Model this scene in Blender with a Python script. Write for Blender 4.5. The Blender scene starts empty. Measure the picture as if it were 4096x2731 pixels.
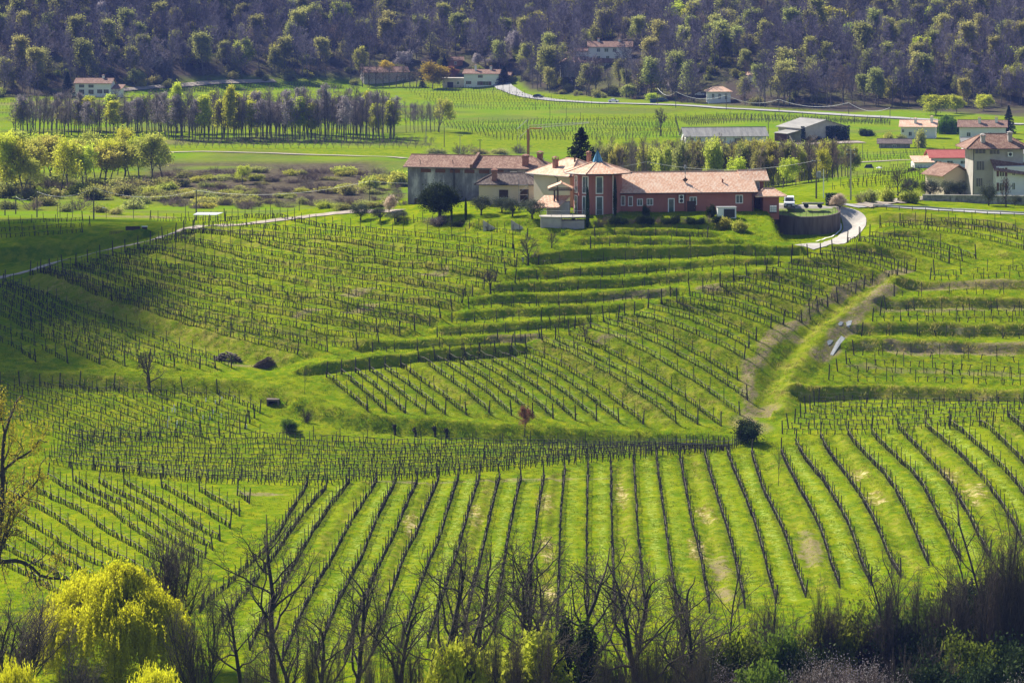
import bpy, math, random
import numpy as np
from mathutils import Vector, Matrix

SC = bpy.context.scene
COL = SC.collection
F = 14000.0; CX = 2048.0; HY = -300.0; CZ = 72.0      # focal length and horizon row of the 4096 px photograph, eye height above the valley

# ------------------------------------------------------------------ camera, sky, sun, exposure
cam = bpy.data.cameras.new('camera'); camo = bpy.data.objects.new('camera', cam); COL.objects.link(camo)
camo.location = (0, 0, CZ); camo.rotation_euler = (math.radians(90), 0, 0)
cam.sensor_fit = 'HORIZONTAL'; cam.sensor_width = 36; cam.lens = 36 * F / 4096
cam.shift_y = -(1365.5 - HY) / 4096; cam.clip_start = 1; cam.clip_end = 12000
SC.camera = camo
SUN_EL = math.radians(43); SUN_H = Vector((-0.70, 0.714, 0)).normalized()       # from behind the hill, a little to the left
SUN_DIR = Vector((SUN_H.x * math.cos(SUN_EL), SUN_H.y * math.cos(SUN_EL), math.sin(SUN_EL)))
world = bpy.data.worlds.new('World'); SC.world = world; world.use_nodes = True
wn = world.node_tree.nodes; wl = world.node_tree.links
sky = wn.new('ShaderNodeTexSky'); sky.sky_type = 'NISHITA'; sky.sun_disc = False
sky.sun_elevation = SUN_EL; sky.sun_rotation = math.atan2(SUN_H.x, SUN_H.y); sky.altitude = 200
sky.air_density = 1.0; sky.dust_density = 0.6; sky.ozone_density = 1.2
wn['Background'].inputs[1].default_value = 0.07
wl.new(sky.outputs[0], wn['Background'].inputs[0])
sl = bpy.data.lights.new('sun', 'SUN'); sl.energy = 5.0; sl.angle = math.radians(0.53); sl.color = (1.0, 0.94, 0.82)
so = bpy.data.objects.new('sun', sl); COL.objects.link(so); so.rotation_euler = SUN_DIR.to_track_quat('Z', 'Y').to_euler()
so.location = (-100, 300, 300)
SC.view_settings.view_transform = 'Standard'; SC.view_settings.look = 'None'
SC.view_settings.exposure = 1.0; SC.view_settings.gamma = 1.0
try:
    SC.cycles.use_denoising = True; SC.cycles.denoiser = 'OPENIMAGEDENOISE'; SC.cycles.denoising_prefilter = 'ACCURATE'
    SC.cycles.max_bounces = 6; SC.cycles.diffuse_bounces = 2; SC.cycles.transmission_bounces = 3
    SC.cycles.transparent_max_bounces = 6; SC.cycles.volume_bounces = 0
    SC.cycles.sample_clamp_indirect = 4
except Exception: pass

# ------------------------------------------------------------------ materials
MATS = {}
def nodes_of(m):
    m.use_nodes = True; nt = m.node_tree
    for n in list(nt.nodes): nt.nodes.remove(n)
    return nt, nt.nodes, nt.links
def ramp(n, pts):
    r = n.new('ShaderNodeValToRGB'); e = r.color_ramp.elements
    while len(e) < len(pts): e.new(0.5)
    for el, (p, c) in zip(e, pts): el.position = p; el.color = (c[0], c[1], c[2], 1)
    return r
def pm(name, cols, scale=1.0, rough=0.85, bump=0.0, bscale=None, transl=0.0, rand=0.0, metal=0.0, detail=4, stretch=None, spec=0.3, dist=0.05):
    """plain procedural material: noise between colours, bump, optional translucency and a tint that differs from object to object"""
    if name in MATS: return MATS[name]
    m = bpy.data.materials.new(name); nt, n, l = nodes_of(m); MATS[name] = m
    out = n.new('ShaderNodeOutputMaterial'); bs = n.new('ShaderNodeBsdfPrincipled')
    bs.inputs['Roughness'].default_value = rough; bs.inputs['Metallic'].default_value = metal
    bs.inputs['Specular IOR Level'].default_value = spec
    tc = n.new('ShaderNodeTexCoord'); vec = tc.outputs['Object']
    if stretch:
        mp = n.new('ShaderNodeMapping'); mp.inputs['Scale'].default_value = stretch; l.new(vec, mp.inputs['Vector']); vec = mp.outputs[0]
    nz = n.new('ShaderNodeTexNoise'); nz.inputs['Scale'].default_value = scale; nz.inputs['Detail'].default_value = detail
    nz.inputs['Roughness'].default_value = 0.65
    l.new(vec, nz.inputs['Vector'])
    k = len(cols); pts = [(0.5, cols[0])] if k == 1 else [(0.32 + 0.36 * i / (k - 1), c) for i, c in enumerate(cols)]
    if k == 1: pts = [(0.0, cols[0]), (1.0, cols[0])]
    rp = ramp(n, pts); l.new(nz.outputs['Fac'], rp.inputs[0]); col = rp.outputs[0]
    if rand:
        oi = n.new('ShaderNodeObjectInfo'); hs = n.new('ShaderNodeHueSaturation')
        ma = n.new('ShaderNodeMapRange'); ma.inputs['To Min'].default_value = 1 - rand; ma.inputs['To Max'].default_value = 1 + rand
        l.new(oi.outputs['Random'], ma.inputs['Value']); l.new(ma.outputs[0], hs.inputs['Value'])
        mb = n.new('ShaderNodeMath'); mb.operation = 'MULTIPLY'; mb.inputs[1].default_value = 7.31; l.new(oi.outputs['Random'], mb.inputs[0])
        mc = n.new('ShaderNodeMath'); mc.operation = 'FRACT'; l.new(mb.outputs[0], mc.inputs[0])
        md = n.new('ShaderNodeMapRange'); md.inputs['To Min'].default_value = 0.5 - rand * 0.09; md.inputs['To Max'].default_value = 0.5 + rand * 0.09
        l.new(mc.outputs[0], md.inputs['Value']); l.new(md.outputs[0], hs.inputs['Hue'])
        l.new(col, hs.inputs['Color']); col = hs.outputs[0]
    l.new(col, bs.inputs['Base Color'])
    if bump:
        bn = n.new('ShaderNodeTexNoise'); bn.inputs['Scale'].default_value = bscale or scale * 4; bn.inputs['Detail'].default_value = 3
        l.new(vec, bn.inputs['Vector'])
        bp = n.new('ShaderNodeBump'); bp.inputs['Strength'].default_value = bump; bp.inputs['Distance'].default_value = dist
        l.new(bn.outputs['Fac'], bp.inputs['Height']); l.new(bp.outputs[0], bs.inputs['Normal'])
    if transl:
        tr = n.new('ShaderNodeBsdfTranslucent'); l.new(col, tr.inputs['Color'])
        mx = n.new('ShaderNodeMixShader'); mx.inputs[0].default_value = transl
        l.new(bs.outputs[0], mx.inputs[1]); l.new(tr.outputs[0], mx.inputs[2]); l.new(mx.outputs[0], out.inputs[0])
    else: l.new(bs.outputs[0], out.inputs[0])
    return m
def tile_mat(name, c1, c2, c3, period=0.24, course=0.38):
    """clay roof tiles from the roof's own UVs in metres: u along the eave, v up the slope"""
    m = bpy.data.materials.new(name); nt, n, l = nodes_of(m); MATS[name] = m
    out = n.new('ShaderNodeOutputMaterial'); bs = n.new('ShaderNodeBsdfPrincipled'); bs.inputs['Roughness'].default_value = 0.85
    bs.inputs['Specular IOR Level'].default_value = 0.2
    uv = n.new('ShaderNodeUVMap')
    w = n.new('ShaderNodeTexWave'); w.bands_direction = 'X'; w.inputs['Scale'].default_value = 0.314 / period; l.new(uv.outputs[0], w.inputs['Vector'])
    w2 = n.new('ShaderNodeTexWave'); w2.bands_direction = 'Y'; w2.wave_profile = 'SAW'; w2.inputs['Scale'].default_value = 0.314 / course; l.new(uv.outputs[0], w2.inputs['Vector'])
    mp = n.new('ShaderNodeMapping'); mp.inputs['Scale'].default_value = (1 / period, 1 / course, 1); l.new(uv.outputs[0], mp.inputs[0])
    vo = n.new('ShaderNodeTexWhiteNoise'); fl = n.new('ShaderNodeVectorMath'); fl.operation = 'FLOOR'; l.new(mp.outputs[0], fl.inputs[0]); l.new(fl.outputs[0], vo.inputs['Vector'])
    nz = n.new('ShaderNodeTexNoise'); nz.inputs['Scale'].default_value = 0.45; nz.inputs['Detail'].default_value = 5; l.new(uv.outputs[0], nz.inputs['Vector'])
    a = n.new('ShaderNodeMath'); a.operation = 'MULTIPLY_ADD'; a.inputs[1].default_value = 0.45; l.new(vo.outputs['Value'], a.inputs[0])
    b = n.new('ShaderNodeMath'); b.operation = 'MULTIPLY'; b.inputs[1].default_value = 0.6; l.new(nz.outputs['Fac'], b.inputs[0]); l.new(b.outputs[0], a.inputs[2])
    rp = ramp(n, [(0.12, c1), (0.48, c2), (0.85, c3)]); l.new(a.outputs[0], rp.inputs[0])
    mx = n.new('ShaderNodeMix'); mx.data_type = 'RGBA'; mx.blend_type = 'MULTIPLY'; mx.inputs['Factor'].default_value = 0.48
    r2 = ramp(n, [(0.0, (0.35, 0.3, 0.3)), (0.5, (1, 1, 1)), (1.0, (1, 1, 1))]); l.new(w.outputs['Fac'], r2.inputs[0])
    l.new(rp.outputs[0], mx.inputs['A']); l.new(r2.outputs[0], mx.inputs['B']); l.new(mx.outputs['Result'], bs.inputs['Base Color'])
    ad = n.new('ShaderNodeMath'); ad.operation = 'MULTIPLY_ADD'; ad.inputs[1].default_value = 0.35; l.new(w2.outputs['Fac'], ad.inputs[0]); l.new(w.outputs['Fac'], ad.inputs[2])
    bp = n.new('ShaderNodeBump'); bp.inputs['Strength'].default_value = 0.8; bp.inputs['Distance'].default_value = 0.06
    l.new(ad.outputs[0], bp.inputs['Height']); l.new(bp.outputs[0], bs.inputs['Normal']); l.new(bs.outputs[0], out.inputs[0])
    return m
def glass_mat(name, col, rough=0.08):
    m = bpy.data.materials.new(name); nt, n, l = nodes_of(m); MATS[name] = m
    out = n.new('ShaderNodeOutputMaterial'); bs = n.new('ShaderNodeBsdfPrincipled')
    nz = n.new('ShaderNodeTexNoise'); tc = n.new('ShaderNodeTexCoord'); nz.inputs['Scale'].default_value = 0.9; l.new(tc.outputs['Object'], nz.inputs['Vector'])
    rp = ramp(n, [(0.3, [c * 0.55 for c in col]), (0.7, [c * 1.35 for c in col])]); l.new(nz.outputs['Fac'], rp.inputs[0]); l.new(rp.outputs[0], bs.inputs['Base Color'])
    bs.inputs['Roughness'].default_value = rough; bs.inputs['Specular IOR Level'].default_value = 0.8
    l.new(bs.outputs[0], out.inputs[0]); return m

# ------------------------------------------------------------------ mesh helpers
class MB:
    def __init__(s): s.v = []; s.f = []; s.m = []
    def add(s, V, Fs, mi=0):
        o = len(s.v); s.v += [tuple(p) for p in V]; s.f += [tuple(i + o for i in f) for f in Fs]; s.m += [mi] * len(Fs); return s
    def box(s, x0, x1, y0, y1, z0, z1, mi=0):
        V = [(x0, y0, z0), (x1, y0, z0), (x1, y1, z0), (x0, y1, z0), (x0, y0, z1), (x1, y0, z1), (x1, y1, z1), (x0, y1, z1)]
        return s.add(V, [(3, 2, 1, 0), (4, 5, 6, 7), (0, 1, 5, 4), (1, 2, 6, 5), (2, 3, 7, 6), (3, 0, 4, 7)], mi)
    def prism(s, poly, z0, z1, mi=0):
        n = len(poly); V = [(x, y, z0) for x, y in poly] + [(x, y, z1) for x, y in poly]
        return s.add(V, [tuple(range(n))[::-1], tuple(range(n, 2 * n))] + [(i, (i + 1) % n, n + (i + 1) % n, n + i) for i in range(n)], mi)
    def tube(s, pts, rad, n=6, mi=0, caps=True):
        pts = [Vector(p) for p in pts]; rad = rad if hasattr(rad, '__len__') else [rad] * len(pts); V = []; Fs = []
        for i, p in enumerate(pts):
            d = (pts[min(i + 1, len(pts) - 1)] - pts[max(i - 1, 0)]).normalized()
            a = d.cross(Vector((0.13, 0.21, 1)) if abs(d.z) < 0.9 else Vector((1, 0.1, 0))).normalized(); b = d.cross(a)
            V += [p + (a * math.cos(2 * math.pi * k / n) + b * math.sin(2 * math.pi * k / n)) * rad[i] for k in range(n)]
        for i in range(len(pts) - 1):
            Fs += [(i * n + k, i * n + (k + 1) % n, (i + 1) * n + (k + 1) % n, (i + 1) * n + k) for k in range(n)]
        if caps: Fs += [tuple(range(n))[::-1], tuple(range((len(pts) - 1) * n, len(pts) * n))]
        return s.add(V, Fs, mi)
    def cyl(s, x, y, z0, z1, r, r1=None, n=10, mi=0): return s.tube([(x, y, z0), (x, y, z1)], [r, r if r1 is None else r1], n, mi)
    def build(s, name, mats, parent=None, uv=False, smooth=False):
        me = bpy.data.meshes.new(name); me.from_pydata(s.v, [], s.f)
        for m in (mats if isinstance(mats, (list, tuple)) else [mats]): me.materials.append(m)
        if any(s.m): me.polygons.foreach_set('material_index', s.m)
        if smooth: me.polygons.foreach_set('use_smooth', [True] * len(me.polygons))
        if uv:
            L = me.uv_layers.new(name='UVMap')
            for p in me.polygons:
                nrm = p.normal; u = Vector((-nrm.y, nrm.x, 0))
                u = u.normalized() if u.length > 0.05 else Vector((1, 0, 0)); vv = nrm.cross(u)
                for li in p.loop_indices:
                    co = me.vertices[me.loops[li].vertex_index].co; L.data[li].uv = (co.dot(u), co.dot(vv))
        me.update()
        return link(name, me, parent)
def link(name, me, parent=None, loc=None, rz=0, scale=None):
    o = bpy.data.objects.new(name, me); COL.objects.link(o)
    if parent is not None: o.parent = parent
    if loc is not None: o.location = loc
    if rz: o.rotation_euler = (0, 0, rz)
    if scale is not None: o.scale = scale if hasattr(scale, '__len__') else (scale,) * 3
    return o
def tag(o, label=None, cat=None, group=None, kind=None):
    if label: o['label'] = label
    if cat: o['category'] = cat
    if group: o['group'] = group
    if kind: o['kind'] = kind
    return o
def thing(name, label, cat, loc, rz=0, group=None, scale=None):
    o = link(name, None, None, loc, rz, scale); o.empty_display_size = 0.5
    return tag(o, label, cat, group)
def npmesh(name, parts, smooth=False):
    """parts: list of (verts n x 3, faces m x k, material)"""
    me = bpy.data.meshes.new(name); V = []; idx = []; tot = []; mi = []; off = 0; mats = []
    for v, f, m in parts:
        if len(f) == 0: continue
        if m not in mats: mats.append(m)
        V.append(np.asarray(v, dtype=np.float32)); idx.append((np.asarray(f) + off).ravel()); tot.append(np.full(len(f), f.shape[1])); mi.append(np.full(len(f), mats.index(m))); off += len(v)
    V = np.concatenate(V); idx = np.concatenate(idx).astype(np.int32); tot = np.concatenate(tot).astype(np.int32); mi = np.concatenate(mi).astype(np.int32)
    me.vertices.add(len(V)); me.vertices.foreach_set('co', V.ravel())
    me.loops.add(len(idx)); me.loops.foreach_set('vertex_index', idx)
    me.polygons.add(len(tot)); st = np.concatenate([[0], np.cumsum(tot)[:-1]]).astype(np.int32)
    me.polygons.foreach_set('loop_start', st)
    try: me.polygons.foreach_set('loop_total', tot)
    except Exception: pass
    for m in mats: me.materials.append(m)
    me.polygons.foreach_set('material_index', mi)
    if smooth: me.polygons.foreach_set('use_smooth', np.ones(len(tot), dtype=bool))
    me.update(calc_edges=True); return me
def ring_tubes(P0, P1, R0, R1, n):
    P0, P1, R0, R1 = (np.asarray(a, dtype=float) for a in (P0, P1, R0, R1)); D = P1 - P0
    D /= np.maximum(np.linalg.norm(D, axis=1, keepdims=True), 1e-9)
    ref = np.where(np.abs(D[:, 2:3]) < 0.9, np.array([[0.1, 0.2, 1.0]]), np.array([[1.0, 0.1, 0.0]]))
    A = np.cross(D, ref); A /= np.linalg.norm(A, axis=1, keepdims=True); B = np.cross(D, A)
    th = np.arange(n) * 2 * math.pi / n
    ring = A[:, None, :] * np.cos(th)[None, :, None] + B[:, None, :] * np.sin(th)[None, :, None]
    V = np.stack([P0[:, None] + ring * R0[:, None, None], P1[:, None] + ring * R1[:, None, None]], 1).reshape(-1, 3)
    b = (np.arange(len(P0)) * 2 * n)[:, None]; k = np.arange(n)[None, :]; k2 = (k + 1) % n
    Fs = np.stack([b + k, b + k2, b + n + k2, b + n + k], 2).reshape(-1, 4); return V, Fs
def cards(C, size, seed, aspect=0.5, flat=0.0, down=None):
    """leaf-sized rhombi at the points C"""
    r = np.random.RandomState(seed); C = np.asarray(C, dtype=float); k = len(C)
    A = r.normal(size=(k, 3)); A[:, 2] *= (1 - flat)
    if down is not None: A = A * 0.35 + np.array([0, 0, -1.0]) * down
    A /= np.linalg.norm(A, axis=1, keepdims=True); N = r.normal(size=(k, 3)); B = np.cross(A, N); B /= np.maximum(np.linalg.norm(B, axis=1, keepdims=True), 1e-6)
    s = size * (0.6 + 0.8 * r.rand(k))[:, None]
    V = np.stack([C - A * s, C + B * s * aspect, C + A * s, C - B * s * aspect], 1).reshape(-1, 3)
    return V, np.arange(4 * k).reshape(-1, 4)
ORD = 'first second third fourth fifth sixth seventh eighth ninth tenth eleventh twelfth thirteenth fourteenth fifteenth sixteenth seventeenth eighteenth nineteenth twentieth'.split()
ORD += ['twenty-' + o for o in ORD[:9]] + ['thirtieth'] + ['thirty-' + o for o in ORD[:9]] + ['fortieth'] + ['forty-' + o for o in ORD[:9]] + ['fiftieth'] + ['fifty-' + o for o in ORD[:9]] + ['sixtieth'] + ['sixty-' + o for o in ORD[:9]]
# ------------------------------------------------------------------ terrain
def w_of(px, py, s): return ((px - CX) / s, F / s, CZ - (py - HY) / s)
CP = [  # photo column, photo row, pixels per metre there
 *[(p, 3000, 41.0) for p in (-400, 700, 2048, 3300, 4500)], *[(p, 2731, 38.0) for p in (-400, 700, 2048, 3300, 4500)],
 *[(p, 2450, 34.8) for p in (0, 1000, 2048, 3100)], (4300, 2450, 35.2), *[(p, 2250, 32.3) for p in (500, 1300, 2048, 2800, 3500)], (0, 2250, 31.8), (4050, 2250, 32.9),
 *[(p, 2050, 30.2) for p in (300, 1300, 2048, 2800)], (3600, 2050, 30.8), (4050, 1950, 30.1), (0, 1950, 28.7), (700, 1950, 28.9), (1500, 1930, 28.7), (2250, 1870, 28.2), (2900, 1815, 27.8), (3400, 1800, 28.0), (4000, 1700, 28.0),
 (300, 1750, 27.0), (1500, 1775, 27.3), (2100, 1780, 27.4), (2700, 1785, 27.5), (1500, 1640, 26.7), (2100, 1668, 26.8), (2700, 1690, 26.9), (1300, 1505, 26.0), (2100, 1395, 25.6), (2700, 1200, 25.0), (2400, 1540, 26.25), (3000, 1100, 24.7),
 (2995, 1620, 26.6), (3000, 1400, 25.8), (3200, 1290, 25.4), (3450, 1150, 24.8), (500, 1560, 26.1), (0, 1560, 26.0), (500, 1740, 27.0), (1150, 1600, 26.4), (600, 1465, 25.4), (100, 1440, 25.0), (1150, 1420, 25.4), (600, 1250, 24.3), (0, 1120, 22.8), (250, 1220, 23.8),
 (700, 1100, 23.3), (1350, 1250, 24.8), (1400, 1050, 23.6), (770, 925, 21.8), (1400, 900, 22.4), (400, 1020, 22.3), (1900, 1250, 25.0), (1700, 1400, 25.5), (2300, 1300, 25.2), (2600, 1100, 24.5), (2200, 1050, 24.3), (2600, 985, 24.0), (2600, 925, 23.75), (3000, 985, 24.0),
 (2600, 866, 23.3), (2350, 872, 23.4), (3000, 852, 23.1), (1700, 872, 22.8), (2050, 870, 23.1), (3160, 848, 23.0), (3420, 950, 23.8), (3300, 990, 24.1), (3440, 885, 23.2), (3380, 832, 22.6), (3150, 985, 24.1), (3600, 900, 23.0), (4000, 980, 23.6),
 (4000, 870, 22.7), (3800, 832, 22.0), (4000, 812, 21.2), (3900, 785, 20.5), (3650, 1080, 24.2), (4000, 1100, 24.6), (4000, 1300, 25.4), (4000, 1500, 26.2), (3500, 1300, 25.4), (3400, 1480, 26.0), (4000, 1600, 27.0), (3300, 1700, 27.2),
 (3500, 765, 19.0), (3500, 700, 16.5), (3500, 645, 14.2), (3000, 790, 18.6), (3300, 795, 19.5), (4000, 700, 16.5), (200, 1000, 21.0), (500, 948, 20.9), (100, 1065, 21.35), (50, 930, 20.6), (250, 925, 20.6), (450, 900, 20.4), (300, 872, 18.0), (800, 880, 17.6), (1150, 845, 16.8),
 (-400, 1120, 22.8), (-400, 1500, 25.8), (-400, 1900, 28.5), (-400, 2250, 31.8), (4500, 850, 22.0), (4500, 1300, 25.4), (4500, 1700, 28.0), (4500, 2250, 32.9)]
CW = [w_of(*c) for c in CP]
for px in (2100, 2500, 2900, 3150): CW.append(((px - CX) / 21.7, F / 21.7, CZ - 49.9))
for px in (1650, 1900): CW.append(((px - CX) / 21.4, F / 21.4, CZ - 51.0))
for px in (1500, 1900, 2300, 2700): CW.append(((px - CX) / 18.6, F / 18.6, CZ - 67.0))
for px in (-400, 300, 1200, 2000, 2700, 3500, 4500):
    for s in (15.6, 13.5): CW.append(((px - CX) / s, F / s, 0.0 if (px < 3300 or s < 14) else 4.0))
CW = np.array(CW)
def _phi(r2): return np.where(r2 > 1e-9, 0.5 * r2 * np.log(np.maximum(r2, 1e-9)), 0.0)
def _fit():
    P = CW[:, :2] / 100; n = len(P); d2 = ((P[:, None] - P[None]) ** 2).sum(2)
    A = np.zeros((n + 3, n + 3)); A[:n, :n] = _phi(d2) + np.eye(n) * 0.004; A[:n, n] = 1; A[:n, n + 1:] = P; A[n, :n] = 1; A[n + 1:, :n] = P.T
    return np.linalg.solve(A, np.concatenate([CW[:, 2], np.zeros(3)]))
_W = _fit()
def base_near(X, Y):
    Q = np.stack([X.ravel(), Y.ravel()], 1) / 100; P = CW[:, :2] / 100; n = len(P); out = np.empty(len(Q))
    for i in range(0, len(Q), 20000):
        q = Q[i:i + 20000]; d2 = ((q[:, None] - P[None]) ** 2).sum(2); out[i:i + 20000] = _phi(d2) @ _W[:n] + _W[n] + q @ _W[n + 1:]
    return out.reshape(X.shape)
def smooth(a, b, x): t = np.clip((x - a) / (b - a), 0, 1); return t * t * (3 - 2 * t)
_rn = np.random.RandomState(5); _NT = _rn.rand(256, 256)
def vnoise(x, y):
    xi = np.floor(x).astype(int); yi = np.floor(y).astype(int); fx = x - xi; fy = y - yi; fx = fx * fx * (3 - 2 * fx); fy = fy * fy * (3 - 2 * fy)
    g = lambda a, b: _NT[a % 256, b % 256]
    return (g(xi, yi) * (1 - fx) + g(xi + 1, yi) * fx) * (1 - fy) + (g(xi, yi + 1) * (1 - fx) + g(xi + 1, yi + 1) * fx) * fy
NU = 760; U = np.linspace(-0.215, 0.215, NU)
YS = np.concatenate([np.arange(150, 300, 3.0), np.arange(300, 690, 0.42), np.arange(690, 1000, 2.5), np.arange(1000, 1400, 5.0), np.arange(1400, 2100, 8.0), np.arange(2100, 3301, 60.0)])
UG, YG = np.meshgrid(U, YS); XG = UG * YG
HILL_PX = [(-900, 398), (0, 390), (500, 380), (1000, 366), (1500, 358), (2000, 368), (2500, 398), (2900, 424), (3300, 436), (3700, 434), (4096, 436), (5000, 440)]
_hx = np.linspace(-900, 5000, 400); _hy = np.interp(_hx, [a for a, b in HILL_PX], [b for a, b in HILL_PX]); _hy = np.convolve(np.pad(_hy, 25, mode='edge'), np.hanning(51) / np.hanning(51).sum(), mode='valid')
FOREST_PX = [(-900, 398), (0, 392), (290, 385), (480, 372), (700, 338), (900, 322), (1300, 320), (1450, 330), (1700, 338), (1980, 318), (2080, 330), (2120, 368), (2300, 384), (2500, 395), (2800, 418), (3100, 432), (3400, 452), (3600, 440), (4096, 470), (5000, 470)]
def hill_y(X, Y):
    px = CX + F * X / Y; py = np.interp(px, _hx, _hy); return F * CZ / (py - HY)
def height0(X, Y):
    uc = np.linspace(-0.22, 0.22, 100); yc = np.concatenate([np.arange(140, 300, 20), np.arange(300, 700, 4.0), np.arange(700, 1001, 20)])
    Uc, Yc = np.meshgrid(uc, yc); Zc = base_near(Uc * Yc, Yc)
    u = X / Y; iu = np.clip((u + 0.22) / 0.44 * 99, 0, 98.999); i0 = iu.astype(int); fu = iu - i0
    yy = np.clip(Y, 140, 999); j0 = np.clip(np.searchsorted(yc, yy, side='right') - 1, 0, len(yc) - 2); fy = (yy - yc[j0]) / (yc[j0 + 1] - yc[j0])
    Z = (Zc[j0, i0] * (1 - fu) + Zc[j0, i0 + 1] * fu) * (1 - fy) + (Zc[j0 + 1, i0] * (1 - fu) + Zc[j0 + 1, i0 + 1] * fu) * fy
    Z = Z * (1 - smooth(820, 960, Y))
    t = Y - hill_y(X, Y); rise = np.where(t > 0, 0.22 * t * smooth(0, 60, t) * (1 - 0.35 * smooth(500, 1500, t)), 0)
    rise += smooth(30, 160, t) * ((vnoise(X / 95 + 3, Y / 110) - 0.5) * 26 + (vnoise(X / 34 + 9, Y / 40) - 0.5) * 7)
    return Z + rise
Z0 = height0(XG, YG)
def zcast(Zg, px, py):
    """first hit of the sight line through a photo point with the ground sheet"""
    u = (px - CX) / F; iu = np.clip((u - U[0]) / (U[1] - U[0]), 0, NU - 1.001); i0 = int(iu); fu = iu - i0
    col = Zg[:, i0] * (1 - fu) + Zg[:, i0 + 1] * fu; d = col - (CZ - (py - HY) / F * YS); k = np.nonzero((d[1:] >= 0) & (YS[1:] > 300))[0]
    if len(k) == 0: k = [len(YS) - 2]
    k = k[0]; a, b = d[k], d[k + 1]; t = 0 if b == a else np.clip(-a / (b - a), 0, 1); y = YS[k] + t * (YS[k + 1] - YS[k])
    return Vector((u * y, y, float(col[k] + t * (col[k + 1] - col[k]))))
BANKS = []    # (photo polyline, step height, half width of the steep face, half width of the levelled ground, dryness)
def bank(pts, h, w=1.0, W=4.5, dry=0.5): BANKS.append((pts, h, w, W, dry))
def lerp_pts(a, b, t): return [((1 - t) * p[0] + t * q[0], (1 - t) * p[1] + t * q[1]) for p, q in zip(a, b)]

# guide rows of every vineyard block, in photo points
LU = [[(900, 885), (1350, 918), (1700, 950), (2052, 995)], [(770, 925), (1200, 958), (1650, 1012), (2064, 1067)], [(700, 945), (1150, 1000), (1600, 1070), (1981, 1126)], [(600, 978), (1050, 1050), (1500, 1122), (1889, 1186)],
      [(500, 1010), (950, 1090), (1400, 1176), (1808, 1239)], [(400, 1036), (860, 1140), (1320, 1225), (1719, 1305)], [(300, 1062), (750, 1180), (1200, 1275), (1600, 1340)], [(200, 1082), (650, 1215), (1050, 1320), (1430, 1394)], [(120, 1100), (500, 1215), (850, 1325), (1190, 1418)]]
LV = [[(20, 1128), (300, 1240), (600, 1345), (925, 1471)], [(0, 1150), (260, 1280), (520, 1390), (800, 1476)], [(-20, 1190), (190, 1300), (390, 1390), (600, 1470)], [(-40, 1240), (120, 1320), (260, 1390), (400, 1458)], [(-60, 1340), (20, 1375), (80, 1405), (143, 1448)]]
CS = [(1305, 1508), (1365, 1495), (1421, 1489), (1478, 1483), (1540, 1477), (1603, 1471), (1676, 1445), (1740, 1436), (1799, 1433), (1859, 1427), (1918, 1418), (1981, 1409), (2043, 1400), (2105, 1397), (2168, 1364), (2222, 1358), (2277, 1340), (2362, 1311), (2415, 1287), (2472, 1281), (2537, 1257), (2591, 1233), (2645, 1215), (2708, 1206), (2761, 1186), (2812, 1168), (2881, 1144), (2934, 1126), (2988, 1108), (3065, 1085), (3113, 1067), (3166, 1055), (3232, 1031), (3282, 1019), (3330, 1007), (3389, 971), (3437, 965), (3479, 948), (3520, 912), (3600, 902), (3700, 893)]
CE = [(1472, 1647), (1546, 1650), (1621, 1653), (1701, 1656), (1781, 1659), (1865, 1659), (1957, 1656), (2046, 1662), (2130, 1668), (2213, 1674), (2302, 1680), (2386, 1683), (2475, 1689), (2573, 1698), (2704, 1692), (2791, 1698), (2884, 1704), (2960, 1660), (2990, 1600), (2950, 1520), (2976, 1436), (2997, 1394), (3026, 1364), (3083, 1311), (3134, 1299), (3208, 1290), (3273, 1245), (3312, 1228), (3351, 1210), (3422, 1174), (3455, 1156), (3488, 1138), (3589, 1102), (3625, 1094), (3660, 1085), (3797, 1055), (3850, 1046), (3904, 1037), (4130, 1012), (4150, 980), (4170, 950)]
def bowed(a, b, k): return [(a[0] + (b[0] - a[0]) * t, a[1] + (b[1] - a[1]) * t - 4 * k * t * (1 - t) * math.hypot(b[0] - a[0], b[1] - a[1])) for t in (0, 0.25, 0.5, 0.75, 1)]
CROWS = [bowed(a, b, 0.045 if i > 5 else 0.015) for i, (a, b) in enumerate(zip(CS, CE))]
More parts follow.
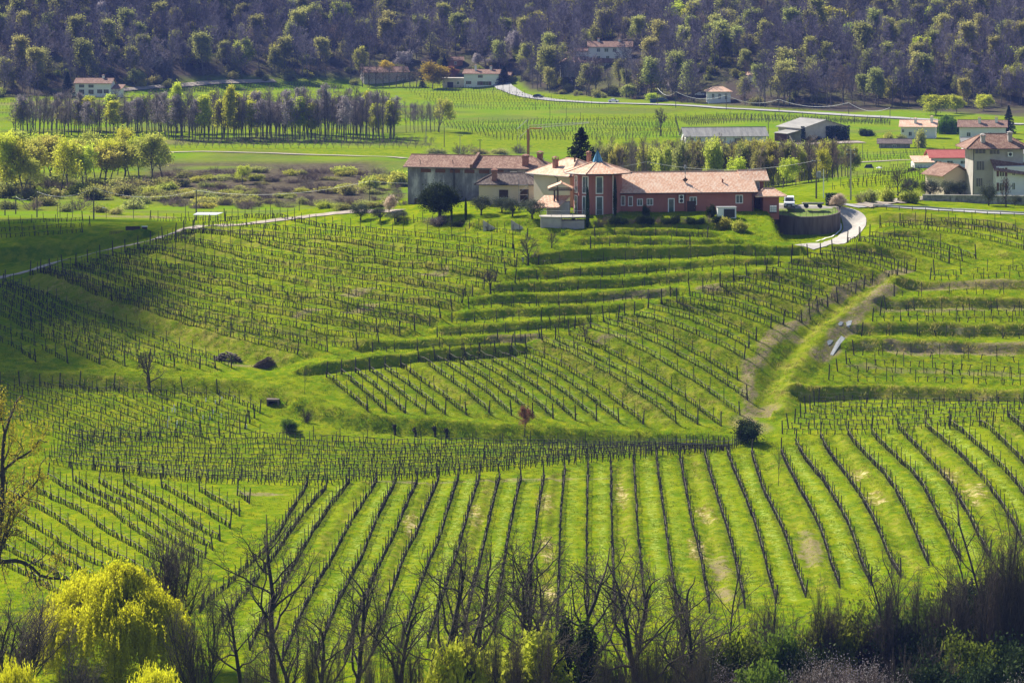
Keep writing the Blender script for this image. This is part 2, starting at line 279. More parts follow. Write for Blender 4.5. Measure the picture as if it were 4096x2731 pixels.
FR = [[(1229, 1944), (1107, 2152), (952, 2307), (800, 2450)], [(1303, 1959), (1172, 2122), (1036, 2313), (890, 2500)], [(1398, 1932), (1260, 2120), (1140, 2330), (1000, 2600)], [(1508, 1929), (1356, 2188), (1240, 2400), (1130, 2640)], [(1585, 1929), (1469, 2182), (1362, 2396), (1260, 2650)],
      [(1668, 1938), (1588, 2122), (1499, 2307), (1380, 2640)], [(1755, 1920), (1683, 2099), (1606, 2265), (1490, 2620)], [(1833, 1920), (1767, 2134), (1695, 2313), (1606, 2587)], [(1918, 1914), (1856, 2122), (1790, 2337), (1710, 2590)], [(1999, 1914), (1951, 2122), (1892, 2366), (1850, 2570)], [(2085, 1920), (2034, 2158), (1999, 2366), (1981, 2545)],
      [(2177, 1914), (2142, 2134), (2112, 2337), (2090, 2540)], [(2261, 1878), (2243, 2087), (2234, 2366), (2228, 2520)], [(2353, 1860), (2347, 2134), (2347, 2300), (2350, 2450)], [(2444, 1860), (2448, 2134), (2454, 2300), (2464, 2480)], [(2534, 1837), (2552, 2134), (2567, 2300), (2583, 2480)], [(2624, 1819), (2665, 2134), (2686, 2290), (2710, 2450)],
      [(2720, 1830), (2761, 2063), (2803, 2241), (2838, 2450)], [(2818, 1819), (2869, 1997), (2934, 2218), (2980, 2432)], [(2910, 1819), (2982, 1997), (3053, 2218), (3104, 2412)], [(3006, 1815), (3059, 1980), (3148, 2170), (3222, 2388)], [(3125, 1815), (3195, 1960), (3290, 2150), (3359, 2352)], [(3184, 1775), (3291, 1926), (3400, 2120), (3484, 2340)],
      [(3282, 1752), (3398, 1926), (3510, 2120), (3603, 2310)], [(3392, 1738), (3541, 1908), (3640, 2090), (3716, 2262)], [(3488, 1736), (3654, 1902), (3755, 2080), (3841, 2243)], [(3595, 1718), (3767, 1902), (3857, 2039), (3960, 2230)], [(3702, 1706), (3850, 1835), (3990, 2000), (4110, 2200)], [(3803, 1700), (3960, 1830), (4080, 1960), (4190, 2130)], [(3919, 1700), (4050, 1810), (4150, 1920), (4230, 2050)], [(4035, 1670), (4110, 1740), (4190, 1830), (4260, 1930)]]
for k in range(8):
    bank(lerp_pts(LU[k], LU[k + 1], 0.78), 1.0 + 0.25 * (k % 3 == 1), 0.9, 3.6, 0.5)
bank([(130, 1112), (500, 1235), (850, 1350), (1130, 1432)], 2.6, 2.6, 7, 0.75)
for k in (0, 1, 2): bank(lerp_pts(LV[k], LV[k + 1], 0.5), 0.7, 1.0, 3.5, 0.35)
for k in (5, 13, 16, 19, 22, 25, 28, 31, 34, 37): bank(lerp_pts(CROWS[k], CROWS[k + 1], 0.55), 1.3, 1.0, 3.2, 0.45)
bank(lerp_pts(CROWS[14], CROWS[13], 0.3), 0.6, 1.0, 3.0, 0.6)
for k in range(2, len(FR) - 1, 3): bank(lerp_pts(FR[k], FR[k + 1], 0.55)[::-1] if k < 14 else lerp_pts(FR[k], FR[k + 1], 0.55), 0.6, 0.8, 1.5, 0.42)
TB = [([(2385, 903), (2600, 900), (2880, 905)], 1.4, .9), ([(2370, 930), (2600, 928), (2835, 935)], 1.2, .7), ([(2330, 966), (2600, 962), (2940, 970)], 1.1, .7), ([(2150, 1035), (2400, 1017), (2800, 1005), (3190, 1003)], 2.3, 1.0), ([(2080, 1100), (2400, 1082), (2700, 1062), (3080, 1045)], 1.3, .8), ([(2000, 1150), (2400, 1133), (2750, 1112), (2930, 1110)], 1.4, .8),
      ([(1900, 1203), (2300, 1190), (2700, 1165)], 1.3, .8), ([(1830, 1262), (2200, 1250), (2540, 1228)], 1.3, .8), ([(1770, 1320), (2100, 1310), (2330, 1288)], 1.2, .8), ([(1450, 1385), (1800, 1372), (2150, 1350)], 1.2, .8), ([(1230, 1480), (1500, 1445), (1800, 1420), (2060, 1395)], 2.2, 1.1)]
for p, h, w in TB: bank(p, h * 0.92, w * .62, 3.0, 0.45)
bank([(1200, 1630), (1500, 1697), (2000, 1733), (2500, 1752), (2900, 1768)], 2.6, 1.7, 4.5, 0.2)
bank([(-100, 1500), (100, 1512), (400, 1532), (700, 1542), (1000, 1562), (1140, 1600)], 2.6, 1.8, 5, 0.35)
RB = [([(3600, 1143), (3800, 1140), (4420, 1134)], 1.3), ([(3540, 1212), (3800, 1210), (4420, 1213)], 1.5), ([(3440, 1315), (3800, 1318), (4420, 1330)], 1.6), ([(3420, 1385), (3800, 1390), (4420, 1402)], 1.5), ([(3200, 1572), (3500, 1570), (4420, 1600)], 2.8)]
for p, h in RB: bank(p, h * .9, 0.8, 3.4, 0.85)
bank([(3560, 1122), (3350, 1250), (3200, 1400), (3120, 1520), (3090, 1640)], 2.6, 2.2, 4.2, 0.6)
bank([(-100, 1035), (200, 1008), (400, 978), (560, 942)], 3.4, 2.0, 6, 0.1)
bank([(3470, 868), (3700, 880), (4150, 915)], 2.4, 2.6, 5, 0.65)
bank([(1560, 885), (1800, 893), (2000, 915), (2250, 930)], 1.2, 1.2, 3, 0.2)
bank([(1900, 905), (2100, 898), (2320, 900)], 1.6, 1.5, 4, 0.3)
# round platform beside the winery: its edge is a step held by the concrete wall
PC = Vector(((3213 - CX) / 22.75, F / 22.75, 0)); PR = 6.25
WARC = [(PC.x + PR * math.cos(a), PC.y + PR * math.sin(a)) for a in np.radians(np.linspace(186, 378, 28))]
DRY = np.zeros_like(Z0)
def pl_dist(W2, X, Y):
    best = np.full(X.shape, 1e9); sg = np.zeros(X.shape); over = np.zeros(X.shape); n = len(W2)
    for i in range(n - 1):
        ax, ay = W2[i]; bx, by = W2[i + 1]; dx, dy = bx - ax, by - ay; L = math.hypot(dx, dy); dx /= L; dy /= L
        t = (X - ax) * dx + (Y - ay) * dy; c = (Y - ay) * dx - (X - ax) * dy; tc = np.clip(t, 0, L); e = t - tc
        d = np.sqrt(c * c + e * e); m = d < best; best = np.where(m, d, best); sg = np.where(m, np.sign(c), sg)
        o = np.abs(e) if i in (0, n - 2) else np.zeros_like(e)
        if i == 0 and n > 2: o = np.where(e < 0, np.abs(e), 0)
        if i == n - 2 and n > 2: o = np.where(e > 0, np.abs(e), 0)
        over = np.where(m, o, over)
    return best * sg, over
def sub(W2, pad):
    ys = [p[1] for p in W2]; j0 = max(np.searchsorted(YS, min(ys) - pad) - 1, 0); j1 = np.searchsorted(YS, max(ys) + pad) + 1
    us = [p[0] / p[1] for p in W2]; pu = pad / min(ys); i0 = max(np.searchsorted(U, min(us) - pu) - 1, 0); i1 = np.searchsorted(U, max(us) + pu) + 1
    return slice(j0, j1), slice(i0, i1)
ZF = Z0.copy()
for pts, h, w, Wd, dry in BANKS:
    W2 = []
    for a, b in zip(pts[:-1], pts[1:]):
        for t in (0, 0.25, 0.5, 0.75): p = zcast(Z0, a[0] + (b[0] - a[0]) * t, a[1] + (b[1] - a[1]) * t); W2.append((p.x, p.y))
    p = zcast(Z0, *pts[-1]); W2.append((p.x, p.y))
    sl_ = sub(W2, Wd + 4); X = XG[sl_]; Y = YG[sl_]; d, o = pl_dist(W2, X, Y)
    d = d + (vnoise(X / 3.1, Y / 3.1) - 0.5) * 0.8
    k = 1 - smooth(0, 4.0, o)
    ZF[sl_] += h * k * ((smooth(-w, w, d) - 0.5) - np.clip(d / (2 * Wd), -0.5, 0.5))
    q = dry * k * np.exp(-(d / (w * 1.25)) ** 2) * (0.55 + 0.9 * vnoise(X / 5 + 7, Y / 5)); DRY[sl_] = np.maximum(DRY[sl_], q)
_sl = sub([(PC.x - 9, PC.y - 9), (PC.x + 9, PC.y + 9)], 4); _r = np.hypot(XG[_sl] - PC.x, YG[_sl] - PC.y)
PTOP = CZ - 51.0
def rim(y): return PTOP + 0.25 + 0.095 * (y - (PC.y - 6.25))
ZF[_sl] = np.where(_r < PR - 0.35, np.where(YG[_sl] < PC.y + 2.5, PTOP - 0.15, ZF[_sl]), ZF[_sl])
_a = PC.y - YG[_sl]; _sl2 = sub([(PC.x - 22, PC.y - 36), (PC.x + 22, PC.y + 6)], 2); _r2 = np.hypot(XG[_sl2] - PC.x, YG[_sl2] - PC.y); _n = np.clip((_r2 - PR + 0.45) / 0.35, 0, 1)
_w = 1 - smooth(-1.5, 4.0, YG[_sl2] - PC.y)
_dx = XG[_sl2] - PC.x; _wx = smooth(-7.0, -4.6, _dx) * (1 - smooth(7.5, 15.0, _dx))
_tgt = np.minimum(ZF[_sl2], PTOP - 2.9 + 1.6 * smooth(-4.0, 2.5, YG[_sl2] - PC.y) + 0.6 * smooth(3.5, 9, _dx))
ZF[_sl2] += (_tgt - ZF[_sl2]) * _n * (1 - smooth(PR + 18, PR + 30, _r2)) * _w * _wx
ZF += (YG < 760) * ((vnoise(XG / 1.4, YG / 1.4) - 0.5) * 0.16 + (vnoise(XG / 6, YG / 6) - 0.5) * 0.35) * (1 + 0.8 * np.clip(DRY, 0, 1))
ZF += (YG >= 760) * (YG < 1600) * (vnoise(XG / 14, YG / 14) - 0.5) * 0.6
def gz(x, y):
    u = x / y; iu = np.clip((u - U[0]) / (U[1] - U[0]), 0, NU - 1.001); i0 = int(iu); fu = iu - i0
    j = int(np.clip(np.searchsorted(YS, y, side='right') - 1, 0, len(YS) - 2)); fy = (y - YS[j]) / (YS[j + 1] - YS[j])
    return float((ZF[j, i0] * (1 - fu) + ZF[j, i0 + 1] * fu) * (1 - fy) + (ZF[j + 1, i0] * (1 - fu) + ZF[j + 1, i0 + 1] * fu) * fy)
def G(px, py): return zcast(ZF, px, py)
def W(px, s):                                        # place by photo column and distance, standing on the ground
    y = F / s; x = (px - CX) / s; return Vector((x, y, gz(x, y)))
def polyline(pts, step=1.0):
    P = [G(*p) for p in pts]; out = [P[0]]
    # smooth curve through the guide points
    for i in range(len(P) - 1):
        p0 = P[max(i - 1, 0)]; p1 = P[i]; p2 = P[i + 1]; p3 = P[min(i + 2, len(P) - 1)]; n = max(1, int((p2 - p1).length / step))
        for k in range(1, n + 1):
            t = k / n; q = 0.5 * ((2 * p1) + (p2 - p0) * t + (2 * p0 - 5 * p1 + 4 * p2 - p3) * t * t + (3 * p1 - p0 - 3 * p2 + p3) * t ** 3); q.z = gz(q.x, q.y); out.append(q)
    return out

# masks painted by where paths, bare soil, meadows and scrub lie
DIRT = np.zeros_like(ZF); LUSH = np.zeros_like(ZF); SCRUB = np.zeros_like(ZF)
def stain(A, pts, w, v=1.0, jag=0.8):
    W2 = [(p.x, p.y) for p in (zcast(ZF, *q) for q in pts)]; s_ = sub(W2, w + 4); d, o = pl_dist(W2, XG[s_], YG[s_])
    d = np.hypot(np.abs(d), 0) + (vnoise(XG[s_] / 2.2 + 5, YG[s_] / 2.2) - 0.5) * jag * 2; A[s_] = np.maximum(A[s_], v * (1 - smooth(w * 0.5, w, d)))
def patch(A, px, py, rx, ry, v=1.0):
    c = zcast(ZF, px, py); s_ = sub([(c.x - rx, c.y - ry), (c.x + rx, c.y + ry)], 3); d = np.hypot((XG[s_] - c.x) / rx, (YG[s_] - c.y) / ry) + (vnoise(XG[s_] / (rx * .4) + 1, YG[s_] / (rx * .4)) - 0.5) * 0.9
    A[s_] = np.maximum(A[s_], v * (1 - smooth(0.5, 1.0, d)))
stain(DIRT, [(2990, 1680), (3000, 1560), (3000, 1470), (3060, 1380), (3150, 1310), (3350, 1180), (3520, 1120), (3640, 1082)], 1.5, 0.85)
stain(DIRT, [(3040, 1650), (3080, 1640)], 2.6, 0.8); stain(DIRT, [(2960, 1690), (3020, 1720)], 3.0, 0.6)
stain(DIRT, [(3290, 1430), (3330, 1380), (3380, 1300), (3450, 1230), (3560, 1140)], 1.9, 0.85)
stain(DIRT, [(40, 858), (300, 863), (620, 868)], 7, 0.75, 2); stain(DIRT, [(-60, 425), (330, 405)], 20, 0.6, 4); stain(DIRT, [(640, 566), (1100, 566), (1580, 566)], 12, 0.55, 3)
stain(DIRT, [(3660, 1150), (4200, 1146)], 1.0, 0.7, 1.2); stain(DIRT, [(3560, 1400), (4200, 1404)], 1.2, 0.8, 1.4); stain(DIRT, [(3520, 1232), (4200, 1240)], .9, 0.6, 1.2); stain(DIRT, [(3400, 1462), (4200, 1500)], .8, 0.5, 1)
stain(DIRT, [(2800, 1150), (2870, 1145)], 1.0, 0.8)
for q in [(1640, 1930, 7, 1.2), (1900, 1925, 10, .8), (2200, 1912, 8, .8), (1060, 1975, 6, 1.2), (1720, 1100, 4, 1.4), (1430, 1170, 6, 1.2), (1450, 1235, 4, 1.1), (3240, 2190, 2.0, 9), (2880, 2260, 1.6, 9), (2900, 2380, 1.5, 5), (2430, 1345, 5, .7), (2080, 1352, 6, .8), (2650, 1165, 5, .8), (2500, 1190, 6, .7), (3900, 1400, 12, 1.2), (3840, 1145, 9, 1.0), (3700, 1240, 12, .7), (1000, 1462, 4, 1.2), (1240, 1240, 4, 1), (3140, 1345, 4, 1.5)]: patch(DIRT, *q, v=0.75)
for q in [(2180, 2010, 1.3, 10), (2190, 2200, 1.3, 12), (1900, 2060, 1.3, 10), (1640, 2090, 1.2, 9), (2490, 1990, 1.2, 12), (2820, 2060, 1.6, 8), (3440, 1900, 1.6, 6), (3500, 2000, 1.8, 6), (3800, 1900, 1.8, 6), (3900, 1970, 2, 8), (2790, 2200, 1.4, 9), (2200, 2380, 1.4, 8)]: patch(DRY, *q, v=1.1)
SCRUB = np.maximum(SCRUB, ((YG > 880) & (YG < 1120)) * smooth(0.3, 0.7, vnoise(XG / 30, YG / 26) + 0.42) * smooth(-0.115, -0.095, UG) * (1 - smooth(-0.045, -0.028, UG)) * smooth(890, 925, YG) * (1 - smooth(1045, 1085, YG)))
SCRUB = np.maximum(SCRUB, 0.35 * (YG > 700) * smooth(0.62, 0.75, vnoise(XG / 40 + 30, YG / 24)) * (YG < 1400))
LUSH = np.maximum(LUSH, (YG > 690) * smooth(0.35, 0.6, vnoise(XG / 60, YG / 22)))
NOG = np.zeros_like(ZF)
for q_, w_ in (([(3215, 987), (3300, 976), (3375, 955), (3415, 918), (3415, 880), (3385, 846), (3320, 832), (3180, 826)], 5.2), ([(-60, 1132), (0, 1112), (150, 1075), (350, 1020), (480, 990), (620, 958), (700, 932), (752, 910)], 3.2)): stain(NOG, q_, w_, 1.0, 0)
for q_ in ((3365, 1296), (3395, 1296), (3320, 1372), (3345, 1385)): patch(NOG, *q_, 1.4, 3.5)
def forest_y(x, y):
    px = CX + F * x / y; return np.interp(px, _fx, _fy)
_fx = np.linspace(-900, 5000, 120); _fy = np.array([zcast(ZF, min(max(p, -860), 4950), q).y for p, q in zip(_fx, np.interp(_fx, [a for a, b in FOREST_PX], [b for a, b in FOREST_PX]))])
FOREST = smooth(-4, 10, YG - forest_y(XG, YG))
YEL = np.zeros_like(ZF)
for q_ in ((350, 2050, 26, 30), (600, 2060, 14, 20), (150, 2150, 20, 25), (500, 1840, 14, 8), (900, 1860, 14, 6), (350, 1640, 16, 10)): patch(YEL, *q_, v=0.9)
DAISY_SHEEN = np.zeros_like(ZF); UNDER = np.zeros_like(ZF)
for k in range(len(FR) - 1):
    if k % 3 != 2: stain(DAISY_SHEEN, lerp_pts(FR[k], FR[k + 1], 0.42 + .16 * (k % 2)), 0.75, 0.55 + .45 * (k % 2), 0.35)
for k in (2, 3, 4, 6, 7, 8, 9, 10, 11, 12, 14, 15, 17, 18, 20, 21): stain(DAISY_SHEEN, lerp_pts(CROWS[k], CROWS[k + 1], 0.25), 0.7, 0.8, 0.35)  # pale sheen of the grass, painted along one side of the central rows
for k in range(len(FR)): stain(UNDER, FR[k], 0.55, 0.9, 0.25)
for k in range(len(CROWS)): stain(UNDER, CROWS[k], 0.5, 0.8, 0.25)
def ground_material():
    m = bpy.data.materials.new('meadow_ground'); nt, n, l = nodes_of(m); out = n.new('ShaderNodeOutputMaterial'); bs = n.new('ShaderNodeBsdfPrincipled')
    bs.inputs['Roughness'].default_value = 0.9; bs.inputs['Specular IOR Level'].default_value = 0.0
    tc = n.new('ShaderNodeTexCoord'); at = n.new('ShaderNodeAttribute'); at.attribute_name = 'mask'; sp = n.new('ShaderNodeSeparateColor'); l.new(at.outputs['Color'], sp.inputs[0])
    at2 = n.new('ShaderNodeAttribute'); at2.attribute_name = 'forest'
    def noise(sc, det=4, ro=0.6, st=None):
        q = n.new('ShaderNodeTexNoise'); q.inputs['Scale'].default_value = sc; q.inputs['Detail'].default_value = det; q.inputs['Roughness'].default_value = ro
        if st:
            mp = n.new('ShaderNodeMapping'); mp.inputs['Scale'].default_value = st; l.new(tc.outputs['Object'], mp.inputs[0]); l.new(mp.outputs[0], q.inputs['Vector'])
        else: l.new(tc.outputs['Object'], q.inputs['Vector'])
        return q.outputs['Fac']
    def mix(fac, a, b):
        q = n.new('ShaderNodeMix'); q.data_type = 'RGBA'
        if isinstance(fac, float): q.inputs['Factor'].default_value = fac
        else: l.new(fac, q.inputs['Factor'])
        for s_, v in (('A', a), ('B', b)):
            if isinstance(v, tuple): q.inputs[s_].default_value = (*v, 1)
            else: l.new(v, q.inputs[s_])
        return q.outputs['Result']
    def math_(op, a, b):
        q = n.new('ShaderNodeMath'); q.operation = op; q.use_clamp = True
        for i, v in enumerate((a, b)):
            if isinstance(v, float): q.inputs[i].default_value = v
            else: l.new(v, q.inputs[i])
        return q.outputs[0]
    def rng_(v, a, b):
        q = n.new('ShaderNodeMapRange'); q.inputs['From Min'].default_value = a; q.inputs['From Max'].default_value = b; q.interpolation_type = 'SMOOTHSTEP'; l.new(v, q.inputs['Value']); return q.outputs[0]
    big = noise(0.07, 4); mid = noise(0.6, 5, 0.65); fine = noise(3.2, 4, 0.7)
    g = mix(rng_(big, 0.35, 0.65), (0.130, 0.200, 0.003), (0.185, 0.235, 0.004))
    g = mix(rng_(noise(0.22, 5, 0.7), 0.42, 0.62), g, (0.095, 0.165, 0.003))
    g = mix(rng_(mid, 0.44, 0.66), g, (0.235, 0.255, 0.006))
    g = mix(math_('MULTIPLY', rng_(fine, 0.50, 0.72), 0.50), g, (0.040, 0.092, 0.003))
    g = mix(math_('MULTIPLY', rng_(noise(1.1, 6, 0.75), 0.57, 0.70), 0.5), g, (0.26, 0.30, 0.06))
    d1 = mix(rng_(mid, 0.4, 0.66), (0.20, 0.20, 0.012), (0.29, 0.24, 0.075))
    d1 = mix(math_('MULTIPLY', rng_(fine, 0.5, 0.7), 0.6), d1, (0.085, 0.10, 0.018))
    d1 = mix(math_('MULTIPLY', rng_(sp.outputs[0], 0.80, 1.1), rng_(noise(0.8, 4, 0.7), 0.42, 0.58)), d1, (0.52, 0.42, 0.20))
    g = mix(math_('MULTIPLY', sp.outputs[0], rng_(noise(0.9, 5, 0.7), 0.32, 0.62)), g, d1)
    soil = mix(rng_(fine, 0.4, 0.65), (0.20, 0.145, 0.085), (0.30, 0.225, 0.15))
    g = mix(math_('MULTIPLY', sp.outputs[1], rng_(noise(1.6, 5, 0.7), 0.30, 0.56)), g, soil)
    lu = mix(rng_(noise(0.05, 5, 0.7), 0.4, 0.62), (0.12, 0.215, 0.006), (0.18, 0.23, 0.018))
    g = mix(math_('MULTIPLY', sp.outputs[2], 0.8), g, lu)
    sc_ = mix(rng_(noise(0.35, 5, 0.75), 0.4, 0.65), (0.075, 0.058, 0.040), (0.14, 0.12, 0.07))
    g = mix(at.outputs['Alpha'], g, sc_)
    fo = mix(rng_(noise(0.05, 5, 0.7), 0.42, 0.62), (0.075, 0.060, 0.048), (0.10, 0.10, 0.04))
    g = mix(at2.outputs['Fac'], g, fo)
    at3 = n.new('ShaderNodeAttribute'); at3.attribute_name = 'lanes'; s3 = n.new('ShaderNodeSeparateColor'); l.new(at3.outputs['Color'], s3.inputs[0])
    g = mix(math_('MULTIPLY', s3.outputs[0], rng_(noise(1.9, 6, 0.8), 0.46, 0.62)), g, (0.31, 0.38, 0.07))
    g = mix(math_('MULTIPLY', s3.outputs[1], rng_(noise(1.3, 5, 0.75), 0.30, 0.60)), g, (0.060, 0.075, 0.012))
    g = mix(math_('MULTIPLY', s3.outputs[2], rng_(noise(3.0, 5, 0.8), 0.56, 0.66)), g, (0.50, 0.38, 0.006))
    l.new(g, bs.inputs['Base Color'])
    bp = n.new('ShaderNodeBump'); bp.inputs['Strength'].default_value = 0.75; bp.inputs['Distance'].default_value = 0.22; l.new(noise(2.3, 5, 0.72), bp.inputs['Height']); l.new(bp.outputs[0], bs.inputs['Normal'])
    l.new(bs.outputs[0], out.inputs[0]); return m
def build_ground():
    nY, nX = XG.shape; V = np.stack([XG, YG, ZF], 2).reshape(-1, 3); i = np.arange(nX - 1)[None, :]; j = np.arange(nY - 1)[:, None] * nX
    Fs = np.stack([j + i, j + i + 1, j + i + 1 + nX, j + i + nX], 2).reshape(-1, 4)
    me = npmesh('ground', [(V, Fs, ground_material())], smooth=True)
    a = me.attributes.new('mask', 'FLOAT_COLOR', 'POINT'); a.data.foreach_set('color', np.stack([np.clip(DRY, 0, 1.3), DIRT, LUSH, np.clip(SCRUB, 0, 1)], 2).astype(np.float32).ravel())
    c = me.attributes.new('lanes', 'FLOAT_COLOR', 'POINT'); c.data.foreach_set('color', np.stack([DAISY_SHEEN, UNDER, YEL, 0 * UNDER + 1], 2).astype(np.float32).ravel())
    b = me.attributes.new('forest', 'FLOAT', 'POINT'); b.data.foreach_set('value', FOREST.astype(np.float32).ravel())
    return tag(link('ground', me), kind='structure')
build_ground()
def strip(name, pts, width, m, lift=0.07, step=1.5, uvs=None):
    """a road or path laid over the ground; pts are photo points of its middle line"""
    P = polyline(pts, step); V = []; Fs = []; nc = 5
    for i, p in enumerate(P):
        d = P[min(i + 1, len(P) - 1)] - P[max(i - 1, 0)]; nrm = Vector((-d.y, d.x, 0)).normalized()
        for k in range(nc):
            q = p + nrm * width * (k / (nc - 1) - 0.5); V.append((q.x, q.y, gz(q.x, q.y) + lift))
    for i in range(len(P) - 1):
        for k in range(nc - 1): a = i * nc + k; Fs.append((a + 1, a, a + nc, a + nc + 1))
    b = MB(); b.add(V, Fs); o = b.build(name, m, smooth=True); return tag(o, kind='structure')
# ------------------------------------------------------------------ roads, paths, puddles
concrete = pm('pale_concrete', [(0.33, 0.30, 0.26), (0.47, 0.43, 0.38)], 0.7, 0.9, 0.2, 3)
asphalt = pm('pale_asphalt', [(0.26, 0.25, 0.24), (0.36, 0.35, 0.33)], 0.3, 0.85)  # plain pale grey road surface
gravel = pm('gravel_path', [(0.26, 0.21, 0.16), (0.40, 0.34, 0.28)], 0.8, 0.95, 0.3, 5)
strip('farm_road', [(3215, 987), (3300, 976), (3375, 955), (3415, 918), (3415, 880), (3385, 846), (3320, 832), (3180, 826), (3090, 822)], 4.0, concrete, 0.10, 0.8)
strip('road_line', [(3265, 969), (3330, 948), (3362, 922), (3360, 895), (3345, 872)], 0.30, pm('road_paint', [(0.75, 0.73, 0.68), (0.85, 0.83, 0.78)], 2), 0.16, 0.6)
strip('valley_road', [(2045, 316), (2012, 322), (2003, 335), (2018, 352), (2050, 368), (2105, 387), (2190, 400), (2320, 410), (2460, 416), (2620, 420), (2800, 428), (3000, 440), (3200, 452), (3400, 464), (3580, 474), (3760, 486), (4100, 500)], 7.0, asphalt, 0.35, 6)
strip('hillside_lane', [(470, 364), (620, 351), (760, 341), (930, 330), (1100, 326)], 5.0, gravel, 0.35, 6)
strip('guardrail_road', [(3395, 826), (3500, 822), (3640, 832), (3800, 843), (4000, 853), (4300, 866)], 4.0, pm('road_grey', [(0.30, 0.29, 0.28), (0.40, 0.39, 0.37)], 0.4), 0.14, 1)
strip('house_lane', [(3440, 826), (3560, 812), (3640, 800), (3720, 790)], 4.0, gravel, 0.2, 1.5)
strip('vineyard_path', [(-120, 1150), (0, 1112), (150, 1075), (350, 1020), (480, 990), (620, 958), (700, 932), (752, 910)], 2.2, gravel, 0.10, 0.8)
strip('ridge_path', [(752, 912), (900, 902), (1060, 888), (1230, 868), (1400, 850), (1520, 846), (1600, 846)], 2.8, gravel, 0.12, 1.2)
strip('field_track', [(660, 612), (900, 610), (1200, 620), (1500, 628), (1620, 636)], 3.0, gravel, 0.25, 5)
strip('barn_yard', [(3130, 578), (3300, 575), (3450, 570)], 9.0, gravel, 0.25, 4)
strip('meadow_path', [(3330, 655), (3500, 648), (3700, 640), (3850, 632)], 2.4, gravel, 0.2, 3)
water = pm('puddle_water', [(0.30, 0.31, 0.30), (0.45, 0.45, 0.42)], 1.5, 0.06, 0.35, 14, spec=1.0)
def puddle(pts, lift=0.06):
    c = [G(*p) for p in pts]; b = MB(); V = [(p.x, p.y, gz(p.x, p.y) + lift) for p in c]; b.add(V, [tuple(range(len(V)))]); tag(b.build('puddle', water), kind='structure')
puddle([(3352, 1296), (3362, 1286), (3374, 1290), (3366, 1302), (3356, 1304)]); puddle([(3384, 1290), (3394, 1284), (3408, 1282), (3404, 1300), (3398, 1312), (3386, 1306)])
puddle([(3308, 1366), (3318, 1360), (3334, 1362), (3322, 1378), (3312, 1382)]); puddle([(3320, 1420), (3330, 1400), (3346, 1368), (3366, 1344), (3382, 1354), (3362, 1376), (3346, 1402), (3332, 1422)])

# ------------------------------------------------------------------ trellised vineyard rows: posts, wires and pruned vines
postm = pm('weathered_post', [(0.028, 0.024, 0.021), (0.075, 0.064, 0.054)], 3, 0.9, rand=0.25)
vinem = pm('vine_bark', [(0.018, 0.014, 0.012), (0.042, 0.032, 0.026)], 6, 0.9, rand=0.2)
wirem = pm('galvanised_wire', [(0.16, 0.16, 0.15), (0.24, 0.24, 0.23)], 2, 0.7, spec=0.15)
canem = pm('tied_cane', [(0.14, 0.11, 0.085), (0.22, 0.18, 0.14)], 3, 0.7)
def post_mesh(h, r, sides, seed):
    rg = random.Random(seed); b = MB(); tx, ty = rg.uniform(-.04, .04), rg.uniform(-.04, .04)
    b.tube([(0, 0, -0.25), (tx * .5, ty * .5, h * .5), (tx, ty, h)], [r * 1.1, r, r * 0.85], sides)
    me = b.build('post', postm); d = me.data; bpy.data.objects.remove(me); return d
POSTS = [post_mesh(2.0 + 0.12 * k, 0.058, 5, k) for k in range(3)]; ENDS = [post_mesh(2.2 + 0.12 * k, 0.10, 7, 20 + k) for k in range(3)]
def vine_arrays(seed, h=0.8, canes=2):
    """one pruned vine: crooked trunk, knobbly head, short canes tied along the wire"""
    rg = random.Random(seed); P0 = []; P1 = []; R0 = []; R1 = []; p = Vector((0, 0, -0.1)); d = Vector((rg.uniform(-.15, .15), rg.uniform(-.15, .15), 1)).normalized(); r = rg.uniform(.055, .085)
    for k in range(4):
        d = (d + Vector((rg.uniform(-.28, .28), rg.uniform(-.2, .2), .35))).normalized(); q = p + d * (h + .1) / 4; P0.append(p); P1.append(q); R0.append(r); R1.append(r * .93); r *= .93; p = q
    P0.append(p - d * .1); P1.append(p + d * .06); R0.append(r * 1.7); R1.append(r * 1.2)
    for s in ((-1, 1) if canes == 2 else (rg.choice((-1, 1)),)):
        q = p; e = Vector((s * 1.0, rg.uniform(-.2, .2), rg.uniform(.2, .7))).normalized()
        for k in range(2): e = (e + Vector((s * .4, 0, -.35))).normalized(); t = q + e * rg.uniform(.18, .3); P0.append(q); P1.append(t); R0.append(.032); R1.append(.024); q = t
    return ring_tubes(P0, P1, R0, R1, 4)
VINES = [vine_arrays(k) for k in range(8)]
VMESH = [npmesh('grape_vine', [(v, f, vinem)]) for v, f in VINES]
def resample(P, step, a=0.0):
    L = [0.0]
    for p, q in zip(P[:-1], P[1:]): L.append(L[-1] + math.hypot(q.x - p.x, q.y - p.y))
    out = []; s = a; i = 0
    while s <= L[-1]:
        while i < len(L) - 2 and L[i + 1] < s: i += 1
        t = (s - L[i]) / max(L[i + 1] - L[i], 1e-6); x = P[i].x + (P[i + 1].x - P[i].x) * t; y = P[i].y + (P[i + 1].y - P[i].y) * t
        out.append((x, y, gz(x, y), math.atan2(P[i + 1].y - P[i].y, P[i + 1].x - P[i].x))); s += step
    return out, L[-1]
NROW = 0
